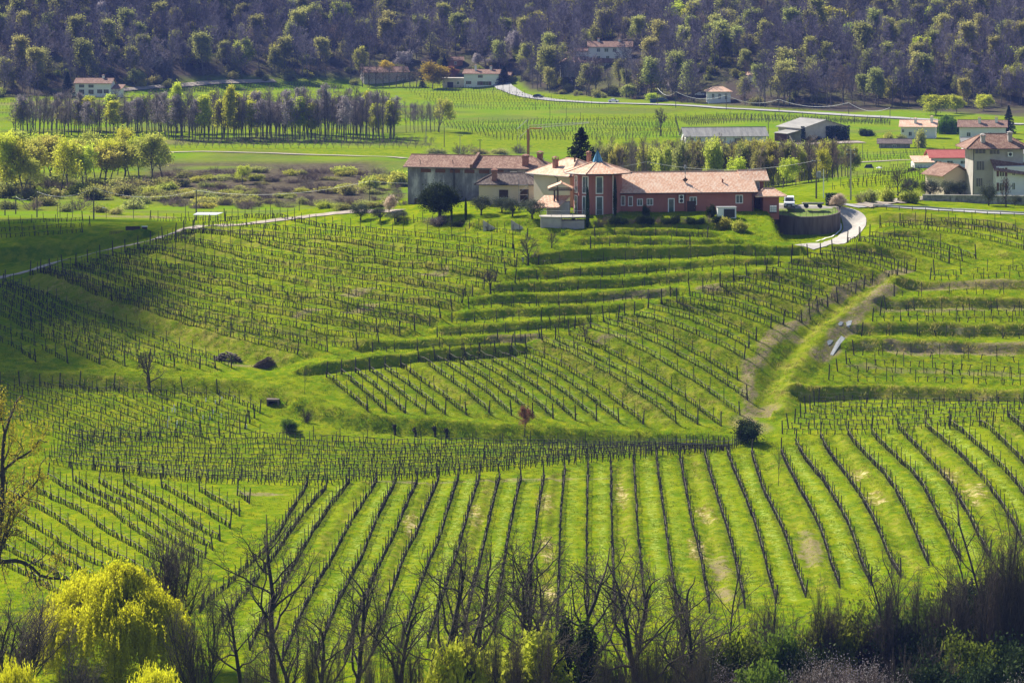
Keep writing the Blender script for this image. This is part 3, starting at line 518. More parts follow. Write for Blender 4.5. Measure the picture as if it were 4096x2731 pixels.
def row(pts, label, group, ps=4.5, vs=0.95, detail=2, wire_h=0.82, ends=True, hk=1.0, gap=0.04, top_wire=True, cane=False):
    """detail 2: every post and every vine an own part; 1: every post; 0: so far off that the row is one mesh"""
    global NROW
    NROW += 1; rg = random.Random(NROW * 13); P = polyline(pts, 1.2); o0 = P[0]
    post_at, L = resample(P, ps); post_at = [q for i, q in enumerate(post_at) if i == 0 or L - i * ps > ps * .4] + [(P[-1].x, P[-1].y, P[-1].z, post_at[-1][3])]
    vine_at, _ = resample(P, vs, vs * .5); vine_at = [q for q in vine_at if rg.random() > gap]
    pw = [(x - o0.x, y - o0.y, z - o0.z) for x, y, z, a in resample(P, 2.0)[0]]; pw.append((P[-1].x - o0.x, P[-1].y - o0.y, P[-1].z - o0.z))
    if detail == 0:
        parts = []
        V = []; Fs = []; off = 0
        for k, (x, y, z, a) in enumerate(vine_at):
            v, f = VINES[rg.randrange(8)]; c, s = math.cos(a), math.sin(a); q = v * hk; w_ = np.stack([q[:, 0] * c - q[:, 1] * s + x - o0.x, q[:, 0] * s + q[:, 1] * c + y - o0.y, q[:, 2] + z - o0.z], 1); V.append(w_); Fs.append(f + off); off += len(v)
        parts.append((np.concatenate(V), np.concatenate(Fs), vinem))
        a = np.array([(x - o0.x, y - o0.y, z - o0.z - .2) for x, y, z, q in post_at]); hh = np.array([rg.uniform(1.5, 2.0) * hk for _ in post_at]); b = a + np.stack([np.zeros(len(a)), np.zeros(len(a)), hh + .2], 1)
        parts.append((*ring_tubes(a, b, np.full(len(a), .06), np.full(len(a), .05), 4), postm))
        o = link('vine_row', npmesh('vine_row', parts), None, o0); return tag(o, label, 'vine row', group)
    T = thing('vine_row', label, 'vine row', o0, 0, group)
    for i, (x, y, z, a) in enumerate(post_at):
        e = ends and i in (0, len(post_at) - 1); q = link('end_post' if e else 'post', rg.choice(ENDS if e else POSTS), T, (x - o0.x, y - o0.y, z - o0.z))
        tilt = (0.10 if i == 0 else -0.10) if e else 0; q.rotation_euler = (rg.gauss(0, .035) - tilt * math.sin(a), rg.gauss(0, .035) - tilt * math.cos(a), rg.uniform(0, 6)); s = rg.uniform(.86, 1.08) * hk; q.scale = (1, 1, s)
    for k, hgt in enumerate((wire_h, 1.35) if top_wire else (wire_h,)):
        b = MB(); b.tube([(x, y, z + hgt * hk + rg.gauss(0, .015)) for x, y, z in pw], 0.022 if (k == 0 and cane) else 0.007, 4, 0, False); b.build('wire', canem if (k == 0 and cane) else wirem, T)
    if detail == 2:
        for x, y, z, a in vine_at[:100]:
            q = link('vine', rg.choice(VMESH), T, (x - o0.x, y - o0.y, z - o0.z), a + rg.choice((0, math.pi)) + rg.gauss(0, .15), rg.uniform(.85, 1.12) * hk)
        vine_at = vine_at[100:]
    if vine_at and detail < 2 or len(vine_at) > 3:
        V = []; Fs = []; off = 0
        for x, y, z, a in vine_at:
            v, f = VINES[rg.randrange(8)]; a += rg.choice((0, math.pi)); c, s = math.cos(a), math.sin(a); q = v * hk * rg.uniform(.85, 1.12); V.append(np.stack([q[:, 0] * c - q[:, 1] * s + x - o0.x, q[:, 0] * s + q[:, 1] * c + y - o0.y, q[:, 2] + z - o0.z], 1)); Fs.append(f + off); off += len(v)
        o = link('vine_cordon', npmesh('vine_cordon', [(np.concatenate(V), np.concatenate(Fs), vinem)]), T); o['kind'] = 'stuff'
    return T
def between(guides, n):
    m = len(guides) - 1; out = []
    for i in range(n):
        t = i / (n - 1) * m; k = min(int(t), m - 1); out.append(lerp_pts(guides[k], guides[k + 1], t - k))
    return out
# bright foreground slope: rows running towards the viewer
for i, r in enumerate(FR):
    row(r, f'dark vine row on the bright foreground slope, {ORD[i]} from the yellow willow', 'vine rows running up the foreground slope', 3.5, 0.75, 2 if i < 27 else 1, cane=True, top_wire=False)
# block under the lowest bank, rows running down to the right
for i, r in enumerate(CROWS):
    row(r, f'vine row of the central block, {ORD[i]} from the lone sapling', 'vine rows of the central block', 4.2, 0.68, 1, cane=True, top_wire=False)
for i, r in enumerate(between(LU, 17)):
    row(r, f'vine row on the terraced western slope, {ORD[i]} down from the path', 'vine rows on the western slope', 3.2, 0.72, 1, hk=1.05, gap=.04)
for i, r in enumerate(between(LV, 9)):
    row(r, f'vine row in the cloud-shaded corner, {ORD[i]} out from the woodpile', 'vine rows in the shaded corner', 4.0, 0.85, 1, gap=.06)
TR = [[(2362, 994), (2560, 985), (2760, 982)], [(2153, 1062), (2450, 1045), (2800, 1033), (3170, 1019)], [(2060, 1128), (2400, 1108), (2750, 1085), (3060, 1063)], [(1960, 1178), (2300, 1163), (2650, 1140), (2880, 1130)], [(1876, 1236), (2250, 1220), (2683, 1188)], [(1808, 1290), (2150, 1281), (2499, 1258)], [(1749, 1348), (2050, 1332), (2300, 1312)], [(1490, 1408), (1800, 1394), (2060, 1377)], [(1990, 1365), (2100, 1360), (2160, 1352)], [(2380, 948), (2600, 944), (2830, 952)]]
for i, r in enumerate(TR):
    row(r, f'vine row on a narrow terrace below the winery, {"topmost of all" if i == 9 else ORD[i] + " down from the hedge"}', 'vine rows on the narrow terraces', 3.6, 1.5, 1, hk=.85, gap=.15, top_wire=False)
DG = [[(300, 1742), (1000, 1752), (1900, 1774), (2960, 1786)], [(230, 1800), (900, 1835), (1700, 1840), (2350, 1818), (3090, 1790)][0:2] + [(1800, 1832), (2930, 1797)], [(185, 1855), (700, 1895), (1400, 1895), (2860, 1810)], [(560, 1905), (900, 1935), (1300, 1940), (1750, 1905)]]
for i, r in enumerate(between(DG, 13)):
    row(r, f'level vine row in the dense band, {ORD[i]} down from the long bank', 'vine rows of the dense level band', 4.0, 0.8, 1, ends=False)
L1 = [[(949, 1980), (975, 1998), (997, 2015)], [(497, 1938), (702, 2051), (881, 2164)], [(190, 1914), (490, 2090), (790, 2270)], [(-100, 1990), (220, 2165), (560, 2350)], [(-120, 2190), (60, 2285), (240, 2385)]]
for i, r in enumerate(between(L1, 13)):
    row(r, f'vine row with dandelions behind the yellow willow, {ORD[i]} from the grassy corner', 'vine rows behind the willow', 3.6, 0.8, 1, cane=True)
L2 = [[(869, 1573), (950, 1610), (1039, 1652)], [(318, 1546), (640, 1640), (960, 1735)], [(0, 1545), (330, 1655), (640, 1755)], [(-120, 1640), (130, 1715), (330, 1785)]]
for i, r in enumerate(between(L2, 13)):
    row(r, f'vine row below the bent apple tree, {ORD[i]} from the dark culvert', 'vine rows below the apple tree', 3.4, 0.75, 1)
RR = [[(3738, 1098), (3900, 1092), (4400, 1076)], [(3720, 1120), (3900, 1116), (4400, 1106)], [(3577, 1184), (3800, 1180), (4400, 1180)], [(3545, 1240), (3800, 1240), (4400, 1252)], [(3520, 1262), (3800, 1262), (4400, 1274)], [(3490, 1285), (3800, 1286), (4400, 1302)], [(3446, 1345), (3800, 1348), (4400, 1356)], [(3416, 1420), (3800, 1432), (4400, 1458)], [(3386, 1455), (3800, 1472), (4400, 1500)], [(3350, 1485), (3800, 1498), (4400, 1526)], [(3315, 1518), (3800, 1530), (4400, 1556)]]
for i, r in enumerate(RR):
    row(r, f'vine row on the broad terraces beside the puddled track, {ORD[i]} from the top', 'vine rows on the eastern terraces', 4.4, 1.3 if i not in (2, 6, 7) else 2.6, 1, gap=.2)
RL = [[(3275, 1606), (3700, 1612), (4400, 1632)], [(3215, 1660), (3700, 1668), (4400, 1676)], [(3130, 1735), (3400, 1728), (3700, 1715), (4000, 1700)]]
for i, r in enumerate(between([[a, b, c] for a, b, c in (RL[0], RL[1], [RL[2][0], (3500, 1735), (3800, 1715)])], 8)):
    row(r, f'vine row under the tall eastern bank, {ORD[i]} down from it', 'vine rows under the eastern bank', 4.0, 1.2, 1)
for i, r in enumerate([[(1580, 895), (1800, 905), (2000, 930), (2110, 952)], [(600, 880), (750, 884), (900, 880)], [(-60, 905), (150, 890), (330, 882)], [(-60, 930), (150, 918), (360, 905)], [(-60, 955), (100, 945), (330, 930)]]):
    row(r, ['row of short stakes at the lawn edge below the olive trees', 'short vine row beside the white roofed shelter on the ridge', 'valley vine row beyond the path, furthest from it', 'valley vine row beyond the path, middle one of three', 'valley vine row beyond the path, closest to it'][i], None, 2.4, .9, 1, hk=.85, top_wire=False)
# distant vineyards on the valley floor: each row one small mesh
def far_block(guides, n, label, group, vs=1.35, ps=6.0, hk=1.0):
    for r in between(guides, n): row(r, label, group, ps, vs, 0, hk=hk, gap=.05)
far_block([[(1740, 498), (2150, 484), (2700, 474)], [(1980, 560), (2350, 562), (2720, 548)]], 16, 'faint vine row on the green valley floor behind the spruce', 'valley vine rows behind the spruce')
far_block([[(2700, 474), (3000, 462), (3560, 484)], [(2760, 505), (3050, 490), (3560, 502)]], 10, 'faint vine row between the valley road and the grey barns', 'valley vine rows above the barns')
far_block([[(1600, 352), (1850, 352), (1990, 362)], [(1760, 430), (2100, 440), (2420, 428)]], 9, 'faint vine row on the slope under the roadside farmhouse', 'vine rows under the roadside farmhouse')
far_block([[(600, 362), (900, 344), (1240, 338)], [(640, 378), (950, 368), (1400, 352)]], 6, 'faint vine row on the small field under the wooded hill', 'vine rows under the wooded hill')
far_block([[(3370, 628), (3600, 615), (3880, 604)], [(3350, 650), (3600, 640), (3880, 625)]], 4, 'vine row in the valley field beside the red roofed shed', 'vine rows beside the red roofed shed', 1.3, 5)
far_block([[(3560, 670), (3700, 662), (3860, 652)], [(3330, 760), (3500, 745), (3700, 725)]], 8, 'vine row on the slope left of the stone tower house', 'vine rows left of the tower house', 1.1, 4)
far_block([[(-60, 402), (100, 405), (330, 398)], [(-60, 455), (0, 460), (90, 462)]], 5, 'faint vine row on the bare slope beside the lone white farmhouse', 'vine rows beside the white farmhouse')
# ------------------------------------------------------------------ buildings
T_SALMON = tile_mat('salmon_tiles', (0.60, 0.30, 0.18), (0.79, 0.49, 0.33), (0.88, 0.69, 0.53))
T_BROWN = tile_mat('old_brown_tiles', (0.14, 0.075, 0.055), (0.27, 0.15, 0.105), (0.42, 0.28, 0.21))
T_DARK = tile_mat('dark_grey_tiles', (0.07, 0.055, 0.05), (0.14, 0.105, 0.09), (0.25, 0.20, 0.17))
T_RED = tile_mat('new_red_tiles', (0.45, 0.10, 0.08), (0.52, 0.13, 0.10), (0.58, 0.18, 0.14))
T_GREY = pm('corrugated_grey_roof', [(0.20, 0.19, 0.175), (0.36, 0.34, 0.31)], 0.35, 0.9, 0.3, 6, stretch=(3, 0.4, 1))
pinkw = pm('pink_plaster', [(0.30, 0.115, 0.085), (0.36, 0.15, 0.11)], 0.4, 0.9, 0.1, 8)
creamw = pm('cream_plaster', [(0.62, 0.50, 0.38), (0.70, 0.58, 0.46)], 0.3, 0.9, 0.1, 8)
whitew = pm('white_plaster', [(0.68, 0.66, 0.62), (0.80, 0.78, 0.74)], 0.25, 0.9, 0.1, 6)
greyw = pm('grey_plaster', [(0.36, 0.32, 0.29), (0.48, 0.44, 0.40)], 0.5, 0.95, 0.15, 6)
stainw = pm('weather_stained_wall', [(0.07, 0.07, 0.085), (0.20, 0.197, 0.22), (0.62, 0.60, 0.60)], 0.30, 0.95, 0.15, 5, detail=8, stretch=(1.2, 1.2, 0.45))
stonew = pm('rough_stone', [(0.12, 0.11, 0.10), (0.26, 0.24, 0.215), (0.38, 0.35, 0.31)], 1.6, 0.95, 0.6, 3)
concw = pm('streaked_concrete', [(0.085, 0.062, 0.05), (0.165, 0.13, 0.11)], 0.9, 0.95, 0.25, 6, stretch=(1.6, 1.6, 0.25))
woodd = pm('dark_wood', [(0.045, 0.028, 0.02), (0.08, 0.05, 0.035)], 3, 0.8)
brick = pm('chimney_brick', [(0.24, 0.11, 0.075), (0.34, 0.18, 0.13)], 3, 0.9)
whitep = pm('white_paint', [(0.78, 0.77, 0.75), (0.82, 0.81, 0.79)], 1, 0.45)
darkg = glass_mat('dark_window_glass', (0.06, 0.07, 0.07)); greeng = glass_mat('green_window_glass', (0.05, 0.10, 0.09)); blueg = glass_mat('blue_lantern_glass', (0.10, 0.34, 0.52), 0.3)
dmetal = pm('dark_metal', [(0.035, 0.035, 0.038), (0.06, 0.06, 0.06)], 2, 0.5, metal=0.3)
gmetal = pm('grey_metal', [(0.22, 0.23, 0.24), (0.32, 0.33, 0.34)], 2, 0.7, spec=0.2)
brownsh = pm('brown_shutter', [(0.12, 0.055, 0.035), (0.17, 0.08, 0.05)], 2, 0.8)
redp = pm('red_paint', [(0.42, 0.03, 0.02), (0.5, 0.05, 0.03)], 2, 0.5)
woodp = pm('pole_wood', [(0.10, 0.085, 0.07), (0.18, 0.155, 0.13)], 2, 0.9, stretch=(4, 4, .3)); concp = pm('pole_concrete', [(0.36, 0.32, 0.27), (0.44, 0.40, 0.34)], 2, 0.9)
ceram = pm('insulator', [(0.45, 0.62, 0.62), (0.55, 0.72, 0.72)], 3, 0.2)
def walls(root, x0, x1, y0, y1, h, m, name='wall', z0=-1.2, gable=None, gh=0.0, ridge=None):
    """gable 'x': gable ends at both x ends; ridge runs along x"""
    b = MB(); r = 0.5 * (y0 + y1) if ridge is None else ridge
    if gable == 'x':
        V = [(x0, y0, z0), (x1, y0, z0), (x1, y1, z0), (x0, y1, z0), (x0, y0, h), (x1, y0, h), (x1, y1, h), (x0, y1, h), (x0, r, h + gh), (x1, r, h + gh)]
        b.add(V, [(0, 1, 5, 4), (2, 3, 7, 6), (1, 2, 6, 9, 5), (3, 0, 4, 8, 7), (3, 2, 1, 0), (4, 5, 9, 8), (6, 7, 8, 9)])
    elif gable == 'y':
        r = 0.5 * (x0 + x1) if ridge is None else ridge
        V = [(x0, y0, z0), (x1, y0, z0), (x1, y1, z0), (x0, y1, z0), (x0, y0, h), (x1, y0, h), (x1, y1, h), (x0, y1, h), (r, y0, h + gh), (r, y1, h + gh)]
        b.add(V, [(0, 1, 5, 8, 4), (2, 3, 7, 9, 6), (1, 2, 6, 5), (3, 0, 4, 7), (3, 2, 1, 0), (5, 6, 9, 8), (7, 4, 8, 9)])
    else: b.box(x0, x1, y0, y1, z0, h)
    return b.build(name, m, root)
def slab(b, q, t=0.16):
    """a sloping roof plate of thickness t from its top outline (counter-clockwise from above)"""
    n = len(q); V = [Vector(p) for p in q] + [Vector(p) - Vector((0, 0, t)) for p in q]
    b.add(V, [tuple(range(n)), tuple(range(2 * n - 1, n - 1, -1))] + [(i, n + i, n + (i + 1) % n, (i + 1) % n) for i in range(n)])
def gable_roof(root, x0, x1, y0, y1, ze, zr, m, axis='x', name='roof', ridge=None, t=0.16):
    b = MB()
    if axis == 'x':
        r = 0.5 * (y0 + y1) if ridge is None else ridge
        slab(b, [(x0, y0, ze), (x1, y0, ze), (x1, r, zr), (x0, r, zr)], t); slab(b, [(x0, r, zr + .003), (x1, r, zr + .003), (x1, y1, ze), (x0, y1, ze)], t); cap = [(x0, r, zr + .03), (x1, r, zr + .03)]
    else:
        r = 0.5 * (x0 + x1) if ridge is None else ridge
        slab(b, [(x0, y0, ze), (r, y0, zr), (r, y1, zr), (x0, y1, ze)], t); slab(b, [(r, y0, zr + .003), (x1, y0, ze), (x1, y1, ze), (r, y1, zr + .003)], t); cap = [(r, y0, zr + .03), (r, y1, zr + .03)]
    o = b.build(name, m, root, uv=True); c = MB(); c.tube(cap, 0.11, 6); c.build('ridge_cap', m, o, uv=True); return o
def hip_roof(root, x0, x1, y0, y1, ze, zr, m, inset, name='roof', axis='x'):
    b = MB(); t = Vector((0, 0, .16))
    if axis == 'x': a = (x0 + inset, (y0 + y1) / 2, zr); c = (x1 - inset, (y0 + y1) / 2, zr)
    else: a = ((x0 + x1) / 2, y0 + inset, zr); c = ((x0 + x1) / 2, y1 - inset, zr)
    P = [(x0, y0, ze), (x1, y0, ze), (x1, y1, ze), (x0, y1, ze)]
    Fq = [(0, 1, 5, 4), (1, 2, 5), (2, 3, 4, 5), (3, 0, 4)] if axis == 'x' else [(0, 1, 4), (1, 2, 5, 4), (2, 3, 5), (3, 0, 4, 5)]
    b.add(P + [a, c], Fq); b.add([Vector(p) for p in P] + [Vector(p) - t for p in P], [(0, 4, 5, 1), (1, 5, 6, 2), (2, 6, 7, 3), (3, 7, 4, 0), (4, 7, 6, 5)])
    o = b.build(name, m, root, uv=True); cb = MB()
    e = Vector((0, 0, .03))
    for p, q in ((P[0], a), (P[1], a if axis == 'y' else c), (P[2], c), (P[3], c if axis == 'y' else a), (a, c)): cb.tube([Vector(p) + e, Vector(q) + e], 0.10, 5)
    cb.build('ridge_cap', m, o, uv=True); return o
def window(root, x, y, z, w, h, ang=0.0, fm=None, gm=None, kind='window', mull=1, sh=None, fw=0.12):
    fm = fm or whitep; gm = gm or darkg; b = MB(); k = fw
    b.box(-w / 2 - k, w / 2 + k, -.06, .04, -k, 0).box(-w / 2 - k, w / 2 + k, -.06, .04, h, h + k).box(-w / 2 - k, -w / 2, -.06, .04, 0, h).box(w / 2, w / 2 + k, -.06, .04, 0, h)
    for i in range(mull): u = -w / 2 + w * (i + 1) / (mull + 1); b.box(u - .035, u + .035, -.045, .0, 0, h)
    f = b.build(kind, fm, root); f.location = (x, y, z); f.rotation_euler = (0, 0, ang); p = MB(); p.box(-w / 2, w / 2, -.022, .02, 0.001, h - .001); p.build('pane', gm, f)
    if sh:
        for s in (-1, 1): c = MB(); c.box(s * (w / 2 + k + .02) if s > 0 else -(w / 2 + k + .02 + w * .5), s * (w / 2 + k + .02) + w * .5 if s > 0 else -(w / 2 + k + .02), -.1, -.04, -.05, h + .05); c.build('shutter', sh, f)
    return f
def door(root, x, y, z, w, h, ang=0.0, m=None):
    b = MB(); b.box(-w / 2, w / 2, -.06, .03, 0, h); f = b.build('door', m or woodd, root); f.location = (x, y, z); f.rotation_euler = (0, 0, ang); c = MB(); c.box(w * .3, w * .36, -.12, -.06, h * .45, h * .5); c.build('handle', gmetal, f); return f
def chimney(root, x, y, z0, z1, w=0.7, m=None, capm=None):
    b = MB(); b.box(x - w / 2, x + w / 2, y - w / 2, y + w / 2, z0, z1).box(x - w * .62, x + w * .62, y - w * .62, y + w * .62, z1, z1 + .14); c = b.build('chimney', m or brick, root)
    k = MB(); V = [(x - w * .7, y - w * .7, z1 + .42), (x + w * .7, y - w * .7, z1 + .42), (x + w * .7, y + w * .7, z1 + .42), (x - w * .7, y + w * .7, z1 + .42), (x, y, z1 + .72)]
    k.add(V, [(0, 1, 4), (1, 2, 4), (2, 3, 4), (3, 0, 4), (3, 2, 1, 0)])
    for sx in (-1, 1):
        for sy in (-1, 1): k.box(x + sx * w * .48 - .06, x + sx * w * .48 + .06, y + sy * w * .48 - .06, y + sy * w * .48 + .06, z1 + .14, z1 + .45)
    k.build('chimney_cap', capm or m or brick, c, uv=True); return c
def gutter(root, pts, r=0.07, name='gutter'): b = MB(); b.tube(pts, r, 5); return b.build(name, dmetal, root)
R = math.radians
# --- winery: long pink wing
s0 = 23.1; X0, Y0 = (2750 - CX) / s0, F / s0; ZP = CZ - 50.0
wing = thing('winery_wing', 'long pink single storey winery wing with salmon tiled roof beside the round tower', 'building', (X0, Y0, ZP), R(7))
walls(wing, -12.6, 11.6, 0, 12, 3.9, pinkw, gable='x', gh=2.75)
gable_roof(wing, -13.2, 12.3, -.75, 12.75, 3.72, 6.85, T_SALMON)
gutter(wing, [(-13.1, -.84, 3.62), (12.3, -.84, 3.62)])
b = MB()
for i in range(26): b.box(-12.4 + i * .98, -12.28 + i * .98, -.7, -.02, 3.50, 3.64)
b.build('rafter_ends', woodd, wing)
for x, w, h, z in ((-8.35, .8, 1.0, 1.55), (-6.6, .9, 1.0, 1.6), (1.0, 1.05, 1.2, 1.6), (9.1, 1.05, 1.25, 1.8)): window(wing, x, -.02, z, w, h, gm=greeng, mull=1)
for x, w, z, h in ((-11.3, .55, 1.6, 1.5), (-10.0, .6, 1.5, 1.5)): window(wing, x, -.02, z, w, h, mull=0)
window(wing, -2.85, -.02, .25, .85, 2.3, gm=greeng, kind='glazed_door', mull=0, fw=.16)
for x, n in ((-.45, 'drain_pipe'), (11.4, 'drain_pipe')): gutter(wing, [(x, -.75, 3.6), (x, -.12, 3.2), (x, -.12, 0)], .06, n)
door(wing, -.1 + .8, -.03, .0, 1.5, 2.2)
def roof_z(y): return 3.72 + (y + .75) / 6.75 * 3.13
b = MB(); b.box(-.05, .05, 2.3, 2.4, roof_z(2.3), roof_z(2.3) + 2.6)
b.tube([(0, 2.35, roof_z(2.3) + 2.5), (0, 2.35, roof_z(2.3) + 3.1)], [.22, .22], 8); b.build('roof_mast', gmetal, wing)
b = MB(); b.add([(-.5, 2.3, roof_z(2.3) + .55), (0, 2.1, roof_z(2.3) + 1.0), (.5, 2.3, roof_z(2.3) + .55), (0, 2.5, roof_z(2.3) + .1), (0, 2.7, roof_z(2.5) + .6)], [(0, 3, 2, 1), (0, 1, 4), (1, 2, 4), (2, 3, 4), (3, 0, 4)]); b.build('roof_lantern', woodd, wing)
b = MB(); b.cyl(6.6, 2.4, roof_z(2.4) - .1, roof_z(2.4) + .55, .14).cyl(6.6, 2.4, roof_z(2.4) + .55, roof_z(2.4) + .62, .22); b.build('vent_pipe', brick, wing)
# raised rear roof and the lower porch roof at the far end
walls(wing, 11.62, 14.2, 4.0, 11.2, 5.3, pinkw, name='end_wall'); gable_roof(wing, 9.9, 15.0, 2.95, 9.05 + 3, 5.42, 7.05, T_SALMON, name='end_roof', ridge=6.0)
window(wing, 13.0, 3.98, 3.9, .6, 1.1)
walls(wing, 13.4, 16.2, .4, 3.9, 2.9, pinkw, name='porch_wall'); hip_roof(wing, 11.9, 17.4, -.7, 5.0, 2.95, 4.15, T_SALMON, 2.0, 'porch_roof'); door(wing, 12.9, 3.0, 0, .9, 2.3)
b = MB(); b.box(2.75, 3.45, -.55, -.06, 2.0 - 4.0 + 4.0, 3.3); 
# --- round tower with blue glass lantern
TX, TY = (2390 - CX) / 23.1, F / 23.1 - 1.0
tower = thing('winery_tower', 'round pink tower with tall white windows and a blue glass lantern on its tiled roof', 'tower', (TX, TY, ZP))
a0 = R(3); ap = 4.0; Rw = ap / math.cos(R(18))
poly = [(Rw * math.sin(a0 + R(18 + 36 * k)), -Rw * math.cos(a0 + R(18 + 36 * k))) for k in range(10)]
b = MB(); b.prism(poly, -1.0, 7.35); b.build('wall', pinkw, tower)
b = MB(); rv = [(6.2 * math.sin(R(-20 + 45 * k)), -6.2 * math.cos(R(-20 + 45 * k))) for k in range(8)]
b.add([(x, y, 7.35) for x, y in rv] + [(0, 0, 9.3)], [(k, (k + 1) % 8, 8) for k in range(8)]); b.add([(x, y, 7.349) for x, y in rv] + [(x, y, 7.17) for x, y in rv], [(k, 8 + k, 8 + (k + 1) % 8, (k + 1) % 8) for k in range(8)] + [tuple(range(15, 7, -1))])
tr_ = b.build('roof', T_SALMON, tower, uv=True)
b = MB()
for x, y in rv: b.tube([(x, y, 7.38), (0, 0, 9.33)], .09, 5)
b.build('ridge_cap', T_SALMON, tr_, uv=True)
b = MB(); b.tube([(x, y, 7.25) for x, y in rv] + [(rv[0][0], rv[0][1], 7.25)], .1, 5); b.build('gutter', dmetal, tower)
b = MB(); lv = [(.98 * math.cos(R(45 * k)), .98 * math.sin(R(45 * k))) for k in range(8)]; b.add([(x, y, 8.9) for x, y in lv] + [(0, 0, 11.35)], [(k, (k + 1) % 8, 8) for k in range(8)]); lan = b.build('lantern', blueg, tower)
b = MB()
for x, y in lv: b.tube([(x * 1.01, y * 1.01, 8.87), (0, 0, 11.4)], .035, 4)
b.tube([(x * 1.02, y * 1.02, 8.95) for x, y in lv + lv[:1]], .08, 4); b.build('lantern_frame', dmetal, lan)
for k in range(-2, 2):
    a = a0 + R(36 * k); nx, ny = math.sin(a), -math.cos(a)
    if k < 1:
        for z, h in ((.25, 3.0), (3.95, 2.7)):
            window(tower, nx * (ap + .02), ny * (ap + .02), z, .95, h, a, gm=greeng, mull=0 if k == 0 else 1, fw=.17)
            rb = MB()
            for i in range(9): rb.box(-.5 + i * .125 - .012, -.5 + i * .125 + .012, -.2, -.176, 0, .85)
            rb.box(-.55, .55, -.21, -.17, .85, .9); q = rb.build('railing', gmetal, tower); q.location = (nx * ap, ny * ap, z); q.rotation_euler = (0, 0, a)
gutter(tower, [(2.55, -3.6, 7.2), (2.55, -3.45, 6.5), (2.55, -3.45, 0)], .07, 'drain_pipe').data.materials[0] = whitep
# --- cream house with hip roof turned across the slope
cx, cy = (2215 - CX) / 22.9, F / 22.9 + 3.5
cream = thing('cream_house', 'cream house with broad salmon hip roof standing left of the tower', 'house', (cx, cy, ZP), R(-52))
walls(cream, -5.6, 4.6, 0, 9, 6.1, creamw)
hip_roof(cream, -6.6, 5.6, -1.0, 10, 6.15, 8.75, T_SALMON, 4.6)
gutter(cream, [(-6.6, -1.08, 6.06), (5.6, -1.08, 6.06), (5.68, 10, 6.06)]); gutter(cream, [(1.2, -.9, 6), (1.2, -.1, 5.6), (1.2, -.1, 2.2)], .07, 'drain_pipe')
chimney(cream, -1.2, 1.4, 7.0, 8.6, .75); b = MB(); b.cyl(1.5, 3.6, 7.6, 9.3, .16).cyl(1.5, 3.6, 9.3, 9.4, .24); b.build('flue', woodd, cream)
window(cream, 4.62, 2.2, 3.9, .9, 1.3, R(90)); window(cream, 4.62, 5.2, 3.9, .9, 1.3, R(90))
chimney(cream, 1.0, 7.2, 7.3, 9.4, .6)
pth = thing('porch', 'open timber porch with small tiled gable between the cream house and the tower', 'porch', ((2238 - CX) / 23.2, F / 23.2, ZP))
gable_roof(pth, -2.0, 2.3, -1.8, 3.0, 4.7, 5.6, T_SALMON, axis='y', ridge=0.3)
b = MB(); b.box(-1.9, 2.2, -1.7, -1.5, 4.3, 4.5).box(-1.9, 2.2, 2.4, 2.6, 4.3, 4.5); b.build('beam', woodd, pth)
for x in (-.9, -.3): b = MB(); b.box(x - .13, x + .13, -1.72, -1.46, 2.3, 4.3); b.build('post', woodd, pth)
b = MB(); b.box(-1.4, .2, -2.0, -1.2, 1.6, 2.3); b.build('plinth', whitew, pth)
b = MB(); slab(b, [(-5.0, -4.4, 1.6), (-.2, -4.4, 1.7), (1.9, 1.2, 3.3), (-2.6, 1.2, 3.3)]); b.build('lean_to_roof', T_SALMON, pth, uv=True)
b = MB(); b.prism([(-2.2, -1.7), (1.7, -1.7), (1.9, 1.1), (-2.2, 1.1)], -1, 2.3); b.build('wall', greyw, pth)
if True:
    t = thing('terrace_wall', 'white terrace retaining wall with a flat deck below the porch', 'retaining wall', ((2262 - CX) / 23.6, F / 23.5 - .6, ZP + .1)); b = MB(); b.prism([(-4.2, -2.0), (-.7, -3.0), (-.7, 1), (-4.2, 1)], -3.0, .35).prism([(-.697, -2.4), (3.2, -2.0), (3.2, 1), (-.697, 1)], -2, -.2); b.build('wall', greyw, t)
    b = MB(); b.prism([(-4.4, -2.2), (-.6, -3.2), (3.4, -2.5), (3.4, 1.2), (-4.4, 1.2)], .353, .50); b.build('deck', concrete, t)
    b = MB(); q = [(-4.2, -2.0), (-2.4, -2.5), (-.7, -3.0), (1.2, -2.7), (3.2, -2.4)]
    for x, y in q: b.tube([(x, y, .5), (x, y, 1.5)], .03, 4)
    b.tube([(x, y, 1.5) for x, y in q], .03, 4); b.tube([(x, y, 1.05) for x, y in q], .02, 4); b.build('railing', gmetal, t)
for i, (px, s) in enumerate(((1955, 23.35), (2067, 23.5))):
    p = W(px, s); t = link('garden_wall', None, None, (p.x, p.y, p.z)); bpy.data.objects.remove(t); b = MB(); b.add([(-1.3, 0, -1), (1.4, -1.2, -1), (1.4, -1.2, .3), (-1.3, 0, 1.9), (-1.3, .25, -1), (1.4, -.95, -1), (1.4, -.95, .3), (-1.3, .25, 1.9)], [(0, 1, 2, 3), (5, 4, 7, 6), (1, 5, 6, 2), (4, 0, 3, 7), (3, 2, 6, 7)]); o = b.build('garden_wall', greyw); o.location = p; o.scale = (.75, .75, .75); tag(o, ['white wedge shaped garden wall between the olive trees, further left one', 'white wedge shaped garden wall between the olive trees, nearer the terrace'][i], 'wall')
